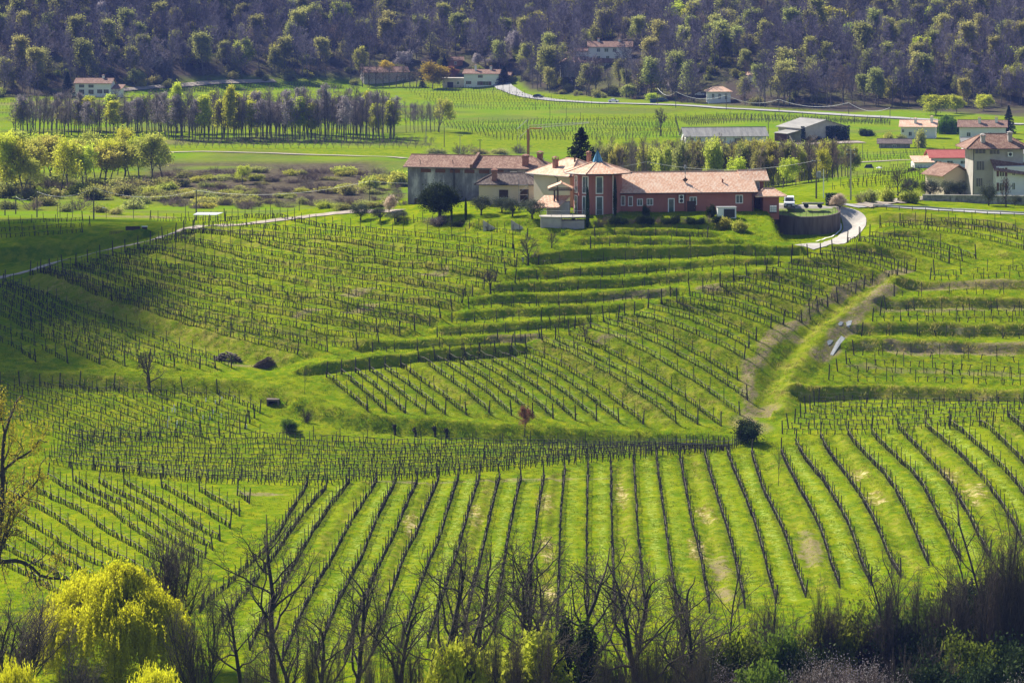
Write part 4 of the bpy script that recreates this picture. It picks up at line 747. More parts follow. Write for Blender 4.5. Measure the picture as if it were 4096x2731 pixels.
# --- old barn and annexe
s1 = 22.0; bx = (1880 - CX) / s1; by = F / s1
barn = thing('stained_barn', 'long weather stained barn with brown tile roof left of the winery', 'barn', (bx, by, CZ - 51.5), R(-15))
walls(barn, -11.8, 13.2, 0, 9, 7.45, stainw)
b = MB(); slab(b, [(-12.5, -.8, 7.4), (14, -.8, 7.4), (10.6, 4.5, 9.3), (-12.5, 4.5, 9.3)]); slab(b, [(-12.5, 4.5, 9.303), (10.6, 4.5, 9.303), (14, 9.8, 7.4), (-12.5, 9.8, 7.4)]); slab(b, [(14.003, -.8, 7.4), (14.003, 9.8, 7.4), (10.603, 4.5, 9.3)]); q = b.build('roof', T_BROWN, barn, uv=True)
b = MB(); b.tube([(-12.5, 4.5, 9.33), (10.6, 4.5, 9.33), (14, -.8, 7.43)], .11, 5); b.build('ridge_cap', T_BROWN, q, uv=True)
gutter(barn, [(-12.5, -.88, 7.3), (14.0, -.88, 7.3)]); gutter(barn, [(-3.3, -.85, 7.2), (-3.0, -.1, 6.8), (-3.0, -.1, 3.4)], .08, 'drain_pipe')
b = MB(); slab(b, [(.2, -.9, 8.0), (.7, -.9, 8.0), (.7, 4.4, 9.9), (.2, 4.4, 9.9)], .7); b.build('fire_wall', T_BROWN, barn, uv=True)
for i in range(6): b = MB(); b.box(-9.3 + i * 2.75, -7.4 + i * 2.75, -.05, .05, 6.35, 7.0); q = b.build('vent_opening', brownsh, barn)
window(barn, 8.2, -.02, 5.9, 1.0, .8); chimney(barn, 10.2, .9, 7.4, 9.3, 1.0); chimney(barn, 11.6, 6.0, 7.6, 9.6, .9)
for x in (-9.6, -3.4): b = MB(); b.tube([(x, .6, 7.8), (x, .6, 8.4), (x - .15, .5, 8.65)], .06, 5); b.build('vent_pipe', dmetal, barn)
door(barn, -5.2, -.05, -.6, 2.6, 3.0); door(barn, -9.8, -.05, -.6, 1.4, 2.2)
annex = thing('cream_annexe', 'low cream annexe with mossy brown hip roof in front of the stained barn', 'house', ((2010 - CX) / 22.5, F / 22.5, CZ - 50.6), R(-4))
walls(annex, -4.2, 6.0, 0, 6, 4.5, creamw); hip_roof(annex, -5.0, 6.8, -.7, 6.7, 4.5, 6.3, T_DARK, 3.4); gutter(annex, [(-5, -.78, 4.42), (6.8, -.78, 4.42)])
chimney(annex, -1.5, .8, 4.6, 6.6, .9); door(annex, .2, -.03, 1.2, 1.6, 2.3); door(annex, 3.9, -.03, 1.3, 1.5, 2.3)
b = MB()
for i in range(12): b.box(-.3 + i * .1, -.28 + i * .1, -.5, -.48, 1.2, 2.1)
b.box(-.4, 1.0, -.52, -.46, 2.1, 2.15); b.build('railing', whitep, annex)
sc = thing('scaffold', 'thin steel scaffold standing against the cream annexe', 'scaffold', ((2098 - CX) / 22.9, F / 22.9, CZ - 50.4)); b = MB()
for x in (-1.0, .6):
    for y in (0, .8): b.tube([(x, y, -.5), (x, y, 6.2)], .03, 4)
for z in (1.5, 3.2, 4.9): b.tube([(-1, 0, z), (.6, 0, z)], .025, 4); b.tube([(-1, .8, z), (.6, .8, z)], .025, 4); b.tube([(-1, 0, z - 1.4), (.6, 0, z)], .02, 4)
b.build('frame', gmetal, sc); b = MB(); b.box(-1, .6, 0, .8, 3.2, 3.26); b.build('platform', woodd, sc)
# --- stone tower house at the right edge with its white wing
th = thing('stone_tower_house', 'grey three storey tower house with mossy hip roof at the right edge', 'house', ((3960 - CX) / 20.6, F / 20.6, CZ - 52.6), R(4))
walls(th, -3.3, 6.5, 0, 8, 9.2, greyw, z0=-2); hip_roof(th, -4.9, 8.0, -1.5, 9.5, 9.25, 11.8, T_BROWN, 4.2); gutter(th, [(-4.9, -1.58, 9.15), (8, -1.58, 9.15)]); gutter(th, [(-3.2, -.1, 9.1), (-3.4, -.1, 0)], .07, 'drain_pipe')
chimney(th, -1.2, 1.0, 9.8, 11.4, .8, greyw); chimney(th, 4.2, 1.4, 9.8, 11.8, .8, greyw)
for x, z, w, h in ((-1.9, 8.2, 2.0, .8), (.9, 8.1, 1.9, .8), (-1.9, 5.0, 1.5, 1.7), (-2.1, 1.8, 1.2, 1.6)): window(th, x, -.02, z, w, h, fm=greyw, mull=2)
b = MB(); b.box(3.4, 4.4, -.5, -.03, 7.6, 8.5); q = b.build('fan_unit', whitep, th); b = MB(); b.cyl(0, 0, 0, .04, .33); f_ = b.build('fan', dmetal, q); f_.location = (3.9, -.5, 8.05); f_.rotation_euler = (R(90), 0, 0)
walls(th, .6, 10, -3.0, -.02, 5.9, whitew, name='wing_wall', z0=-2); b = MB(); slab(b, [(0, -4.0, 5.3), (11, -4.0, 3.6), (11, .6, 5.8), (0, .6, 7.4)]); b.build('wing_roof', T_BROWN, th, uv=True)
for x, z, w, h in ((1.7, 4.0, .9, 1.6), (1.7, 1.2, .9, 1.5), (4.0, 4.2, .5, .8), (4.0, 1.4, .5, 1.3), (6.6, 1.4, .8, 1.4)): window(th, x, -3.02, z, w, h, sh=brownsh if w > .8 else None)
oh = thing('yellow_outhouse', 'small yellowish outhouse with brown gable roof beside the stone tower house', 'house', ((3832 - CX) / 20.4, F / 20.4, CZ - 53.0), R(24))
walls(oh, -3.2, 2.8, 0, 7, 4.0, creamw, z0=-2, gable='y', gh=1.7); gable_roof(oh, -4.0, 3.6, -.8, 7.5, 3.9, 6.0, T_BROWN, axis='y'); window(oh, 1.4, -.02, 1.2, .6, 1.4, fm=brick)
gw = thing('stone_garden_wall', 'rough grey stone garden wall below the tower house', 'wall', ((3890 - CX) / 21.3, F / 21.3, CZ - 52.0), R(-8)); b = MB(); b.box(-9.3, 13, 0, .6, -2.5, 1.1); b.build('wall', stonew, gw); b = MB(); b.box(-9.4, 13, -.05, .65, 1.102, 1.25); b.build('coping', concrete, gw)
for x in (-3.6, 4.2): b = MB(); b.box(x - .35, x + .35, -.04, .02, -.9, .7); b.build('niche', greyw, gw)
# --- far houses
def far_house(name, label, px, s, rz, w, d, h, gh, wallm, roofm, wins=(), zoff=0.0, over=.7, gable='x', chim=(), cat='house', sh=None, wz=None, hip=None):
    p = G(px, s) if s > 40 else W(px, s); r = thing(name, label, cat, (p.x, p.y, p.z + zoff), R(rz))
    walls(r, -w / 2, w / 2, 0, d, h, wallm, z0=-4, gable=None if hip else gable, gh=gh * .92)
    if hip: hip_roof(r, -w / 2 - over, w / 2 + over, -over, d + over, h, h + gh, roofm, hip)
    elif gable == 'x': gable_roof(r, -w / 2 - over, w / 2 + over, -over, d + over, h - .05, h + gh, roofm)
    else: gable_roof(r, -w / 2 - over, w / 2 + over, -over, d + over, h - .05, h + gh, roofm, axis='y')
    for x, z, ww, hh in wins: window(r, x, -.02, z, ww, hh, sh=sh, fw=.1, fm=greyw if sh else whitep)
    for x, y, z in chim: chimney(r, x, y, h, z, .9, wallm if wallm is not stainw else brick, roofm)
    return r
a = far_house('white_farmhouse', 'lone white farmhouse under the wooded hill at far left', 372, 389, -6, 15.0, 8, 5.8, 2.0, whitew, T_BROWN, [(-4.8, 4.0, .9, 1.1), (-.8, 4.0, .9, 1.1), (-4.8, 1.3, .9, 1.7), (-.8, 1.3, .9, 1.7), (2.9, 1.6, .9, 1.5), (5.6, 1.6, .9, 1.5)], sh=woodd, chim=[(3.5, 4, 8.6)])
walls(a, 7.6, 11.5, 1, 7, 3.6, whitew, 'side_wall', z0=-4); b = MB(); slab(b, [(7.6, .3, 3.5), (12.2, .3, 3.5), (12.2, 7.6, 5.0), (7.6, 7.6, 5.0)]); b.build('side_roof', T_BROWN, a, uv=True)
walls(a, -12.0, -7.6, 1.5, 6, 1.8, whitew, 'shed_wall', z0=-4); b = MB(); slab(b, [(-12.4, 1, 1.8), (-7.6, 1, 3.0), (-7.6, 6.6, 3.0), (-12.4, 6.6, 1.8)]); b.build('shed_roof', T_BROWN, a, uv=True)
a = far_house('roadside_farmhouse', 'cream stepped farmhouse beside the bend of the pale valley road', 1925, 348, -10, 15.5, 9, 5.8, 1.7, whitew, T_BROWN, [(-5.6, 1.2, 1.0, 1.2), (-.4, 4.0, .9, 1.0), (-.6, .8, 1.0, 1.5), (2.0, .8, 2.4, 1.5)], sh=brownsh, chim=[(-3.0, 3, 9.0), (3.6, 4, 8.6)])
walls(a, -17.5, -7.8, 1, 8, 3.4, creamw, 'low_wall', z0=-4); b = MB(); b.box(-17.8, -7.8, .7, 8.3, 3.4, 3.7); b.build('flat_roof', concrete, a); walls(a, 7.8, 12.5, .5, 8, 5.0, creamw, 'end_wall', z0=-4); gable_roof(a, 7.8, 13.2, -.2, 8.7, 5.0, 6.4, T_BROWN, name='end_roof'); door(a, -14.0, .97, -.5, 2.6, 2.4); window(a, -10.5, .97, 1.0, 1, 1.2)
a = far_house('hillside_villa', 'white villa with brown roof among the trees on the hillside', 2440, 250, -2, 18.5, 8, 6.2, 2.3, whitew, T_BROWN, [(-5.0, 4.0, 1.4, 1.5), (-1.6, 4.0, 1.6, 1.5), (2.0, 4.0, 1.6, 1.5), (6.5, 3.8, 1.0, 1.6), (-5, .6, 1.3, 1.6), (-1, .6, 1.3, 1.6), (3, .6, 1.3, 1.6)], zoff=0.5, chim=[(-5, 4, 9.2), (4, 4, 9.2)])
walls(a, -15.0, -9.4, 1, 8, 4.2, whitew, 'side_wall', z0=-6); gable_roof(a, -15.6, -9.4, .4, 8.6, 4.2, 5.6, T_BROWN, name='side_roof')
a = far_house('low_farm_sheds', 'cluster of low brown roofed farm sheds just below the white hillside villa', 2400, 272, 2, 22, 8, 2.4, 2.2, stonew, T_BROWN, [(-6, .6, 1.2, 1.2), (3, .6, 1.2, 1.2)], zoff=0.0, cat='shed')
walls(a, 11.2, 24, 1, 7, 1.6, stonew, 'far_wall', z0=-4); gable_roof(a, 11.2, 25, .3, 7.7, 1.6, 3.4, T_BROWN, name='far_roof'); walls(a, -17, -11.2, -2, 5, 2.2, stonew, 'near_wall', z0=-4); gable_roof(a, -17.6, -11.2, -2.6, 5.6, 2.2, 4.0, T_BROWN, axis='y', name='near_roof')
a = far_house('half_hidden_barn', 'pinkish barn half hidden behind bare trees left of the roadside farmhouse', 1545, 333, 14, 20, 9, 4.8, 2.4, greyw, T_BROWN, [(6.6, .3, 1.4, 3.6), (8.6, .3, .9, 3.4)], cat='barn')
far_house('hip_roofed_cottage', 'small hip roofed cottage at the foot of the purple wood', 2878, 9.95, 3, 9.0, 8, 4.6, 1.9, whitew, T_SALMON, [(-2.6, 1.5, .9, 2.2), (0, 1.5, .9, 2.2), (2.6, 1.5, .9, 2.2)], hip=3.6)
far_house('wood_edge_cabin', 'tiny brown roofed cabin above the roadside farmhouse', 1822, 268, 6, 6.5, 5, 2.6, 1.6, brick, T_BROWN, [(0, .8, .9, 1.1)], zoff=0.3)
far_house('forest_hut', 'low grey hut deep in the bare wood at upper left', 620, 243, 4, 7.0, 5, 1.8, 1.2, greyw, T_DARK, [(-1, .5, .8, .8)], zoff=0.3)
far_house('tiny_gable_hut', 'tiny brown roofed hut right of the hillside villa', 2590, 206, -3, 4.6, 4, 2.2, 1.2, whitew, T_BROWN, [(0, .6, .7, .8)], zoff=0.3)
far_house('pink_roofed_hut', 'tiny pink roofed hut deep in the purple wood', 3020, 325, 0, 6, 5, 2.2, 1.4, whitew, T_SALMON, [(0, .6, .7, .8)], zoff=0.3)
a = far_house('grey_long_barn', 'long low white barn with a grey corrugated roof in the valley', 2905, 12.15, 7, 27, 9.5, 2.6, 2.7, whitew, T_GREY, [(-11.5, .5, 1.2, 1.5), (-9, .5, 1.2, 1.5), (4, .4, 2.4, 1.5)], cat='barn')
door(a, -13.52, 4, 0, 2.4, 2.6, R(-90)); b = MB()
for i in range(9): b.box(-12 + i * 2.9, -11.8 + i * 2.9, -.06, .02, 0, 2.5)
b.build('pilaster', greyw, a)
a = far_house('ivy_barn', 'grey roofed barn with ivy covered front wall in the valley', 3300, 12.0, 30, 18.5, 14, 4.6, 2.6, greyw, T_GREY, [], cat='barn', gable='y')
b = MB(); rg = random.Random(3)
C = [(x_, -.12 - rg.random() * .3, z_) for x_, z_ in ((rg.uniform(-9.8, 9.8), rg.uniform(-.5, 5.2)) for _ in range(5200)) if (x_ > 0.3 and z_ < 5.0 - (2.6 if 6 < x_ < 9 else 0) * rg.random()) or x_ < -8.2 or z_ < 1.3 + .4 * math.sin(x_ * 1.7)]
iv = pm('ivy_leaves', [(0.012, 0.03, 0.012), (0.03, 0.065, 0.02)], 1.2, 0.6, transl=.2); o = link('ivy', npmesh('ivy', [(*cards(C, .3, 4), iv)]), a)
b = MB(); slab(b, [(-14.5, 1, 2.9), (-9.2, 1, 3.9), (-9.2, 9, 3.9), (-14.5, 9, 2.9)]); b.build('lean_to_roof', T_GREY, a)
b = MB()
for y in (1.3, 8.6): b.box(-14.3, -14.1, y - .12, y + .12, -.4, 2.75)
b.build('lean_to_post', woodd, a); walls(a, -14.2, -9.3, 8.8, 9, 2.8, brick, 'back_wall')
far_house('white_village_house', 'white two storey house with pale tile roof by the valley road', 3672, 11.9, -10, 11.5, 9, 4.0, 2.0, whitew, T_SALMON, [(-2.6, .9, 1.0, 1.3), (1.2, .9, 1.2, 1.3), (-5.0, 2.0, .7, 1.0)], chim=[(-1, 2.4, 6.3), (4.4, 3, 6.9)])
far_house('brown_shed', 'low brown tiled shed before the white village house', 3578, 12.4, -6, 10, 6, 1.6, 1.3, stonew, T_DARK, [(0, .2, .9, .9)], cat='shed')
far_house('brown_roofed_house', 'white house with dark brown roof right of the green willow', 3930, 11.9, -8, 15.5, 9, 4.2, 2.1, whitew, T_BROWN, [(-4.6, 1.0, 1.2, 1.3), (2.4, 1.0, 1.1, 1.3)], chim=[(-1.0, 2.4, 6.8), (4.6, 3, 6.9)])
a = far_house('red_roofed_shed', 'white workshop with a bright red roof', 3808, 13.5, 3, 12.5, 9, 2.9, 2.1, whitew, T_RED, [(-4.0, 1.0, 1.7, .9), (-.6, 1.0, 1.7, .9), (3.4, 1.0, 1.7, .9)], cat='shed')
walls(a, -11.6, -6.4, -2.2, 4, 1.6, whitew, 'low_wall', z0=-4); b = MB(); slab(b, [(-12, -2.8, 1.7), (-5.6, -2.8, 1.7), (-5.6, 4, 3.2), (-12, 4, 3.2)]); b.build('low_roof', T_SALMON, a, uv=True)
far_house('grey_roofed_shed', 'pale shed with grey roof behind the red roofed workshop', 3935, 13.0, -4, 12.5, 10, 4.0, 2.4, whitew, T_GREY, [(2, 1.2, 1.4, 1.2)], cat='shed')
far_house('ribbed_roof_shed', 'pale shed with grey ribbed roof at the right edge of the village', 4060, 13.3, -4, 15, 9, 3.2, 2.4, whitew, T_GREY, [(-3, 1.0, 1.4, 1.2)], cat='shed')
sh = G(826, 893); t = thing('open_shelter', 'small open shelter with a white flat roof on the ridge path', 'shelter', sh, R(-3)); b = MB(); slab(b, [(-2.4, -1.5, 1.75), (2.1, -1.5, 1.75), (3.0, 1.5, 1.95), (-2.0, 1.5, 1.95)], .1); b.build('roof', whitep, t)
for x, y in ((-2.1, -1.3), (1.9, -1.3), (-1.8, 1.3), (2.6, 1.3), (0, -1.3)): b = MB(); b.tube([(x, y, -.4), (x, y, 1.72)], .06, 5); b.build('post', woodp, t)
# --- round retaining wall with its lawn
b = MB(); arc = np.radians(np.linspace(188, 376, 40)); V = []; zb = []
for a in arc:
    for r in (PR - .05, PR + .28): x, y = PC.x + r * math.cos(a), PC.y + r * math.sin(a); V += [(x, y, PTOP - 6.0), (x, y, rim(y))]
Fs = []
for i in range(len(arc) - 1): k = 4 * i; Fs += [(k, k + 1, k + 5, k + 4), (k + 2, k + 6, k + 7, k + 3), (k + 1, k + 3, k + 7, k + 5)]
Fs += [(0, 2, 3, 1), (4 * len(arc) - 4, 4 * len(arc) - 3, 4 * len(arc) - 1, 4 * len(arc) - 2)]
rw = thing('curved_retaining_wall', 'tall curved dark concrete retaining wall holding the winery forecourt', 'retaining wall', (0, 0, 0)); b.add(V, Fs); b.build('wall', concw, rw)
b = MB(); zf = []
for i, a in enumerate(arc[3:36]):
    x, y = PC.x + (PR + .1) * math.cos(a), PC.y + (PR + .1) * math.sin(a); zf.append((x, y, rim(y) + .9))
    if i % 2 == 0: b.tube([(x, y, rim(y)), (x, y, rim(y) + .95)], .025, 4)
b.tube(zf, .02, 4, 0, False); b.tube([(x, y, z - .45) for x, y, z in zf], .015, 4, 0, False); b.build('wire_fence', dmetal, rw)
b = MB(); lp = [(PC.x + (PR - .08) * math.cos(a), PC.y + (PR - .08) * math.sin(a)) for a in arc[::2]] + [(PC.x + 6, PC.y + 4), (PC.x - 6, PC.y + 4)]; n_ = len(lp); b.add([(x, y, rim(y) - .12) for x, y in lp] + [(x, y, rim(y) - .7) for x, y in lp], [tuple(range(n_)), tuple(range(2 * n_ - 1, n_ - 1, -1))] + [(i, n_ + i, n_ + (i + 1) % n_, (i + 1) % n_) for i in range(n_)]); tag(b.build('forecourt_lawn', pm('forecourt_grass', [(0.08, 0.16, 0.01), (0.13, 0.19, 0.015), (0.2, 0.17, 0.07)], 0.7, .95, .5, 3)), kind='structure')
b = MB(); b.add([(-9, 0, -3), (0, -1.5, -3), (0, -1.5, 0), (-9, 0, 0), (-9, .4, -3), (0, -1.1, -3), (0, -1.1, 0), (-9, .4, 0)], [(0, 1, 2, 3), (5, 4, 7, 6), (3, 2, 6, 7), (4, 0, 3, 7), (1, 5, 6, 2)]); o = b.build('side_retaining_wall', concw); o.location = (PC.x - 6.1, PC.y - .4, PTOP + .2); tag(o, 'straight dark retaining wall joining the curved wall to the pink wing', 'retaining wall')
# guardrail
gr = thing('guardrail', 'long steel guardrail beside the lane above the eastern vines', 'guardrail', G(3494, 836)); P = [G(*p) for p in [(3494, 836), (3640, 842), (3800, 851), (3960, 860), (4200, 874)]]; o0 = P[0]; pts, L = resample(polyline([(3494, 836), (3640, 842), (3800, 851), (3960, 860), (4200, 874)], 1.0), 2.4)
for x, y, z, a in pts: b = MB(); b.box(-.05, .05, -.05, .05, -.3, .85); b.build('post', dmetal, gr).location = (x - o0.x, y - o0.y, z - o0.z)
b = MB(); V = [(x - o0.x, y - o0.y - .07, z - o0.z + .68) for x, y, z, a in pts]; b.tube(V, .15, 5); b.build('rail', gmetal, gr)
# ------------------------------------------------------------------ yard things
def box_at(name, label, cat, px, s, z, build, rz=0): p = ((px - CX) / s, F / s, CZ - z); t = thing(name, label, cat, p, rz); build(t); return t
def hvac(t):
    b = MB(); b.box(-1.6, 1.6, 0, 1.6, -.3, 1.75); b.build('casing', whitep, t); b = MB(); b.box(-.55, 1.35, -.06, -.002, .05, 1.5)
    for i in range(12): b.box(-.5, 1.3, -.09, -.06, .1 + i * .115, .15 + i * .115)
    b.build('grille', dmetal, t); b = MB(); b.box(-1.7, 1.7, -.1, 1.7, 1.752, 1.83); b.build('lid', gmetal, t)
box_at('chiller_unit', 'large white chiller box with dark grille before the pink wing', 'air unit', 2908, 23.35, 50.15, hvac, R(5))
def fan2(t):
    b = MB(); b.box(-.45, .45, 0, .4, 0, 1.4); b.build('casing', whitep, t)
    for z in (.36, 1.02): b = MB(); b.cyl(0, 0, 0, .03, .3, n=14); f = b.build('fan', dmetal, t); f.location = (0, -.002, z); f.rotation_euler = (R(90), 0, 0)
t = thing('wall_fan_unit', 'double fan air unit hung on the pink wall', 'air unit', (wing.matrix_basis @ Vector((-1.15, -.47, 1.9)))[:], R(7)); fan2(t)
def ibc(t):
    b = MB(); b.box(-.55, .55, -.5, .5, .12, 1.12); b.build('tank', whitep, t); b = MB()
    for x in (-.6, -.3, 0, .3, .6): b.tube([(x, -.55, .05), (x, -.55, 1.2)], .025, 4)
    for z in (.1, .45, .8, 1.18): b.tube([(-.6, -.55, z), (.6, -.55, z), (.6, .55, z), (-.6, .55, z), (-.6, -.55, z)], .025, 4)
    b.build('cage', gmetal, t); b = MB(); b.box(-.6, .6, -.55, .55, -.1, .05); b.build('pallet', woodd, t)
box_at('water_tank', 'white caged water tank at the end of the pink wing', 'tank', 3092, 23.1, 49.75, ibc)
def flatbed(t):
    b = MB(); b.box(-1.9, 1.9, -.9, .9, .75, .9).box(-1.9, 1.9, -.92, -.86, .9, 1.0); b.build('bed', pm('grey_boards', [(0.25, .23, .2), (.4, .37, .33)], 2), t); b = MB(); b.box(-1.8, 1.8, -.1, .1, .6, .75).tube([(-1.9, 0, .65), (-3.0, 0, .5)], .06, 5); b.build('drawbar', dmetal, t)
    for x in (-1.2, 1.2):
        for y in (-.8, .8): b = MB(); b.cyl(0, 0, -.12, .12, .38, n=14); w = b.build('wheel', pm('black_rubber', [(.02, .02, .02), (.03, .03, .03)], 2), t); w.location = (x, y, .38); w.rotation_euler = (R(90), 0, 0)
box_at('flatbed_trailer', 'old flat trailer parked behind the round forecourt', 'trailer', 3252, 22.75, 49.75, flatbed)
hc = box_at('hedge_block', 'clipped dark green hedge block behind the flat trailer', 'hedge', 3330, 22.5, 49.8, lambda t: None)
rg = random.Random(8); C = [(rg.uniform(-1.2, 1.2), rg.uniform(-.8, .8), rg.uniform(-.3, 2.1)) for _ in range(1800)]; link('leaves', npmesh('leaves', [(*cards(C, .16, 2), iv)]), hc)
def van(t, paint, L=4.6, Wd=1.85, H=1.9, kind='van'):
    """faces the viewer (-y); profile swept across the width, then nosed in at the sides"""
    pr = [(-L / 2, .3), (-L / 2, .75), (-L / 2 + .15, .98), (-L / 2 + .95, 1.12), (-L / 2 + 1.65, H - .08), (-L / 2 + 2.1, H), (L / 2 - .25, H), (L / 2, H - .35), (L / 2, .3)] if kind == 'van' else [(-L / 2, .28), (-L / 2, .62), (-L / 2 + .2, .78), (-L / 2 + 1.15, .92), (-L / 2 + 1.85, H), (L / 2 - 1.4, H), (L / 2 - .5, 1.0), (L / 2, .9), (L / 2, .28)]
    b = MB(); n = len(pr); V = []
    for x, k in ((-Wd / 2, .9), (-Wd / 2 + .1, 1.0), (Wd / 2 - .1, 1.0), (Wd / 2, .9)):
        for y, z in pr: V.append((x * (1 - .12 * max(0, z - 1.0)), y * (0.985 if k < 1 else 1), .3 + (z - .3) * (k * .06 + .94)))
    Fs = [(i * n + j, i * n + (j + 1) % n, (i + 1) * n + (j + 1) % n, (i + 1) * n + j) for i in range(3) for j in range(n)] + [tuple(range(n))[::-1], tuple(range(3 * n, 4 * n))]
    b.add(V, Fs); b.build('body', paint, t)
    a, c = Vector((0, pr[3][0], pr[3][1])), Vector((0, pr[4][0], pr[4][1])); w = Wd * .40
    d = (c - a); nrm = Vector((0, -d.z, d.y)).normalized() * .02; p0 = a + d * .08 + nrm; p1 = a + d * .92 + nrm
    b = MB(); b.add([(-w, p0.y, p0.z), (w, p0.y, p0.z), (w * .88, p1.y, p1.z), (-w * .88, p1.y, p1.z)], [(0, 1, 2, 3)]); b.build('windscreen', darkg, t)
    for s in (-1, 1):
        b = MB(); yy = -L / 2 - .015; b.add([(s * Wd * .30, yy, .72), (s * Wd * .45, yy + .03, .72), (s * Wd * .45, yy + .05, .9), (s * Wd * .34, yy + .02, .86)], [(0, 1, 2, 3) if s > 0 else (3, 2, 1, 0)]); b.build('headlight', glass_mat('headlamp', (.5, .5, .5)) if 'headlamp' not in MATS else MATS['headlamp'], t)
        b = MB(); b.box(s * (Wd / 2 + .05) - .1, s * (Wd / 2 + .05) + .1, -L / 2 + 1.3, -L / 2 + 1.4, 1.1, 1.3); b.build('mirror', dmetal, t)
        b = MB(); b.add([(s * (Wd / 2 + .004), -L / 2 + 1.35, 1.08), (s * (Wd / 2 + .004), L / 2 - .4, 1.08), (s * (Wd / 2 - .07), L / 2 - .6, H - .18), (s * (Wd / 2 - .07), -L / 2 + 1.85, H - .18)], [(0, 1, 2, 3) if s > 0 else (3, 2, 1, 0)]); b.build('side_window', darkg, t)
        for y in (-L / 2 + .8, L / 2 - .8): b = MB(); b.cyl(0, 0, -.11, .11, .32, n=16); w_ = b.build('wheel', pm('black_rubber', [(.02, .02, .02)], 2), t); w_.location = (s * (Wd / 2 - .08), y, .32); w_.rotation_euler = (0, R(90), 0); h_ = MB(); h_.cyl(0, 0, -.12, .12, .17, n=10); h_.build('hubcap', gmetal, w_)
    b = MB(); b.box(-Wd * .28, Wd * .28, -L / 2 - .03, -L / 2 + .03, .48, .72); b.build('grille', dmetal, t); b = MB(); b.box(-Wd * .48, Wd * .48, -L / 2 - .06, -L / 2 + .1, .26, .45); b.build('bumper', dmetal, t); b = MB(); b.box(-.26, .26, -L / 2 - .075, -L / 2 - .061, .33, .44); b.build('number_plate', whitep, t)
vp = ((3157 - CX) / 22.7, F / 22.7); t = thing('parked_van', 'white van parked facing the viewer at the end of the winery', 'van', (*vp, CZ - 49.75), R(-4)); van(t, pm('white_car_paint', [(.78, .78, .78), (.8, .8, .8)], 1, .3))
for i, (px, py, rz, col, lb) in enumerate(((2153, 391, 62, (.02, .03, .06), 'dark car driving on the pale road near the wood'), (2455, 410, 75, (.75, .75, .75), 'white car on the distant valley road'), (2650, 405, 85, (.05, .09, .16), 'dark blue car beside the roadside bin'), (2802, 384, 60, (.5, .5, .52), 'grey car parked by the small hip roofed cottage'))):
    p = G(px, py + 4); t = thing('car', lb, 'car', (p.x, p.y, p.z + .4), R(rz)); van(t, pm(f'car_paint_{i}', [col, col], 1, .3), 4.3, 1.75, 1.45, 'car')
p = G(2612, 412); t = thing('waste_bin', 'dark blue waste skip standing beside the valley road', 'skip', p); b = MB(); b.add([(-1.1, -.7, 0), (1.1, -.7, 0), (1.1, .7, 0), (-1.1, .7, 0), (-1.3, -.8, 1.5), (1.3, -.8, 1.5), (1.3, .8, 1.5), (-1.3, .8, 1.5)], [(0, 1, 5, 4), (1, 2, 6, 5), (2, 3, 7, 6), (3, 0, 4, 7), (3, 2, 1, 0)]); b.build('body', pm('blue_paint', [(.03, .06, .14), (.04, .08, .18)], 2, .5), t); b = MB(); b.box(-1.35, 1.35, -.85, .85, 1.502, 1.6); b.build('lid', dmetal, t)
# ------------------------------------------------------------------ poles, wires, crane
POLE = {}
def pole(px, yb, yt, label, s=None, m=None, r=.13, arms=1, cat='utility pole', lamp=False, name='utility_pole', key=None):
    p = W(px, s) if s else G(px, yb); sc_ = F / p.y; h = (CZ - p.z) - (yt - HY) / sc_; t = thing(name, label, cat, p); b = MB(); b.tube([(0, 0, -.5), (0, 0, h)], [r, r * .7], 7); b.build('shaft', m or woodp, t)
    for k in range(arms): b = MB(); z = h - .25 - .8 * k; b.box(-.8, .8, -.05, .05, z - .05, z + .05); c = b.build('crossarm', dmetal, t); b = MB(); [b.cyl(x, 0, z + .05, z + .27, .07, .05, 6) for x in (-.7, 0, .7)]; b.build('insulator', ceram, c)
    if lamp: b = MB(); b.tube([(0, 0, h - .1), (-.5, 0, h + .1)], .04, 4); b.add([(-.9, -.15, h + .02), (-.35, -.15, h + .02), (-.35, .15, h + .02), (-.9, .15, h + .02), (-.62, 0, h + .24)], [(0, 1, 4), (1, 2, 4), (2, 3, 4), (3, 0, 4), (3, 2, 1, 0)]); b.build('lamp_head', whitep, t)
    if key: POLE[key] = (p + Vector((0, 0, h - .1)), h)
    return t
for i, (px, yb, yt, k) in enumerate(((785, 925, 760, 'l1'), (375, 918, 750, 'l2'), (148, 892, 765, 'l3'), (20, 880, 800, None), (63, 885, 785, 'l4'))): pole(px, yb, yt, f'wooden utility pole left of the ridge path, {ORD[i]} from the white shelter' if i else 'tall wooden utility pole right beside the white shelter', s=(20.3, 19.8, 18.2, 17.8, 17.6)[i], r=.16, arms=0, key=k)
for i, (px, yb, yt) in enumerate(((742, 898, 815), (534, 895, 798), (290, 900, 808), (240, 902, 806), (230, 905, 812), (1197, 886, 790), (1082, 884, 812))): pole(px, yb, yt, f'thin dark stake pole on the ridge, {ORD[i]} seen leftwards from the white shelter' if i < 5 else ['thin pole rising from the ridge vines, left of the olive shrubs', 'low thin pole on the ridge near the path'][i - 5], s=(20.6, 19.4, 18.4, 18.3, 18.2, 21.4, 21)[i], r=.07, arms=0)
pole(425, 917, 833, 'slim street lamp standing in the left hollow', s=19.3, r=.06, arms=0, lamp=True, name='street_lamp', cat='street lamp'); pole(1348, 872, 832, 'short lamp beside the ridge path', s=21.3, r=.05, arms=0, lamp=True, name='street_lamp', cat='street lamp')
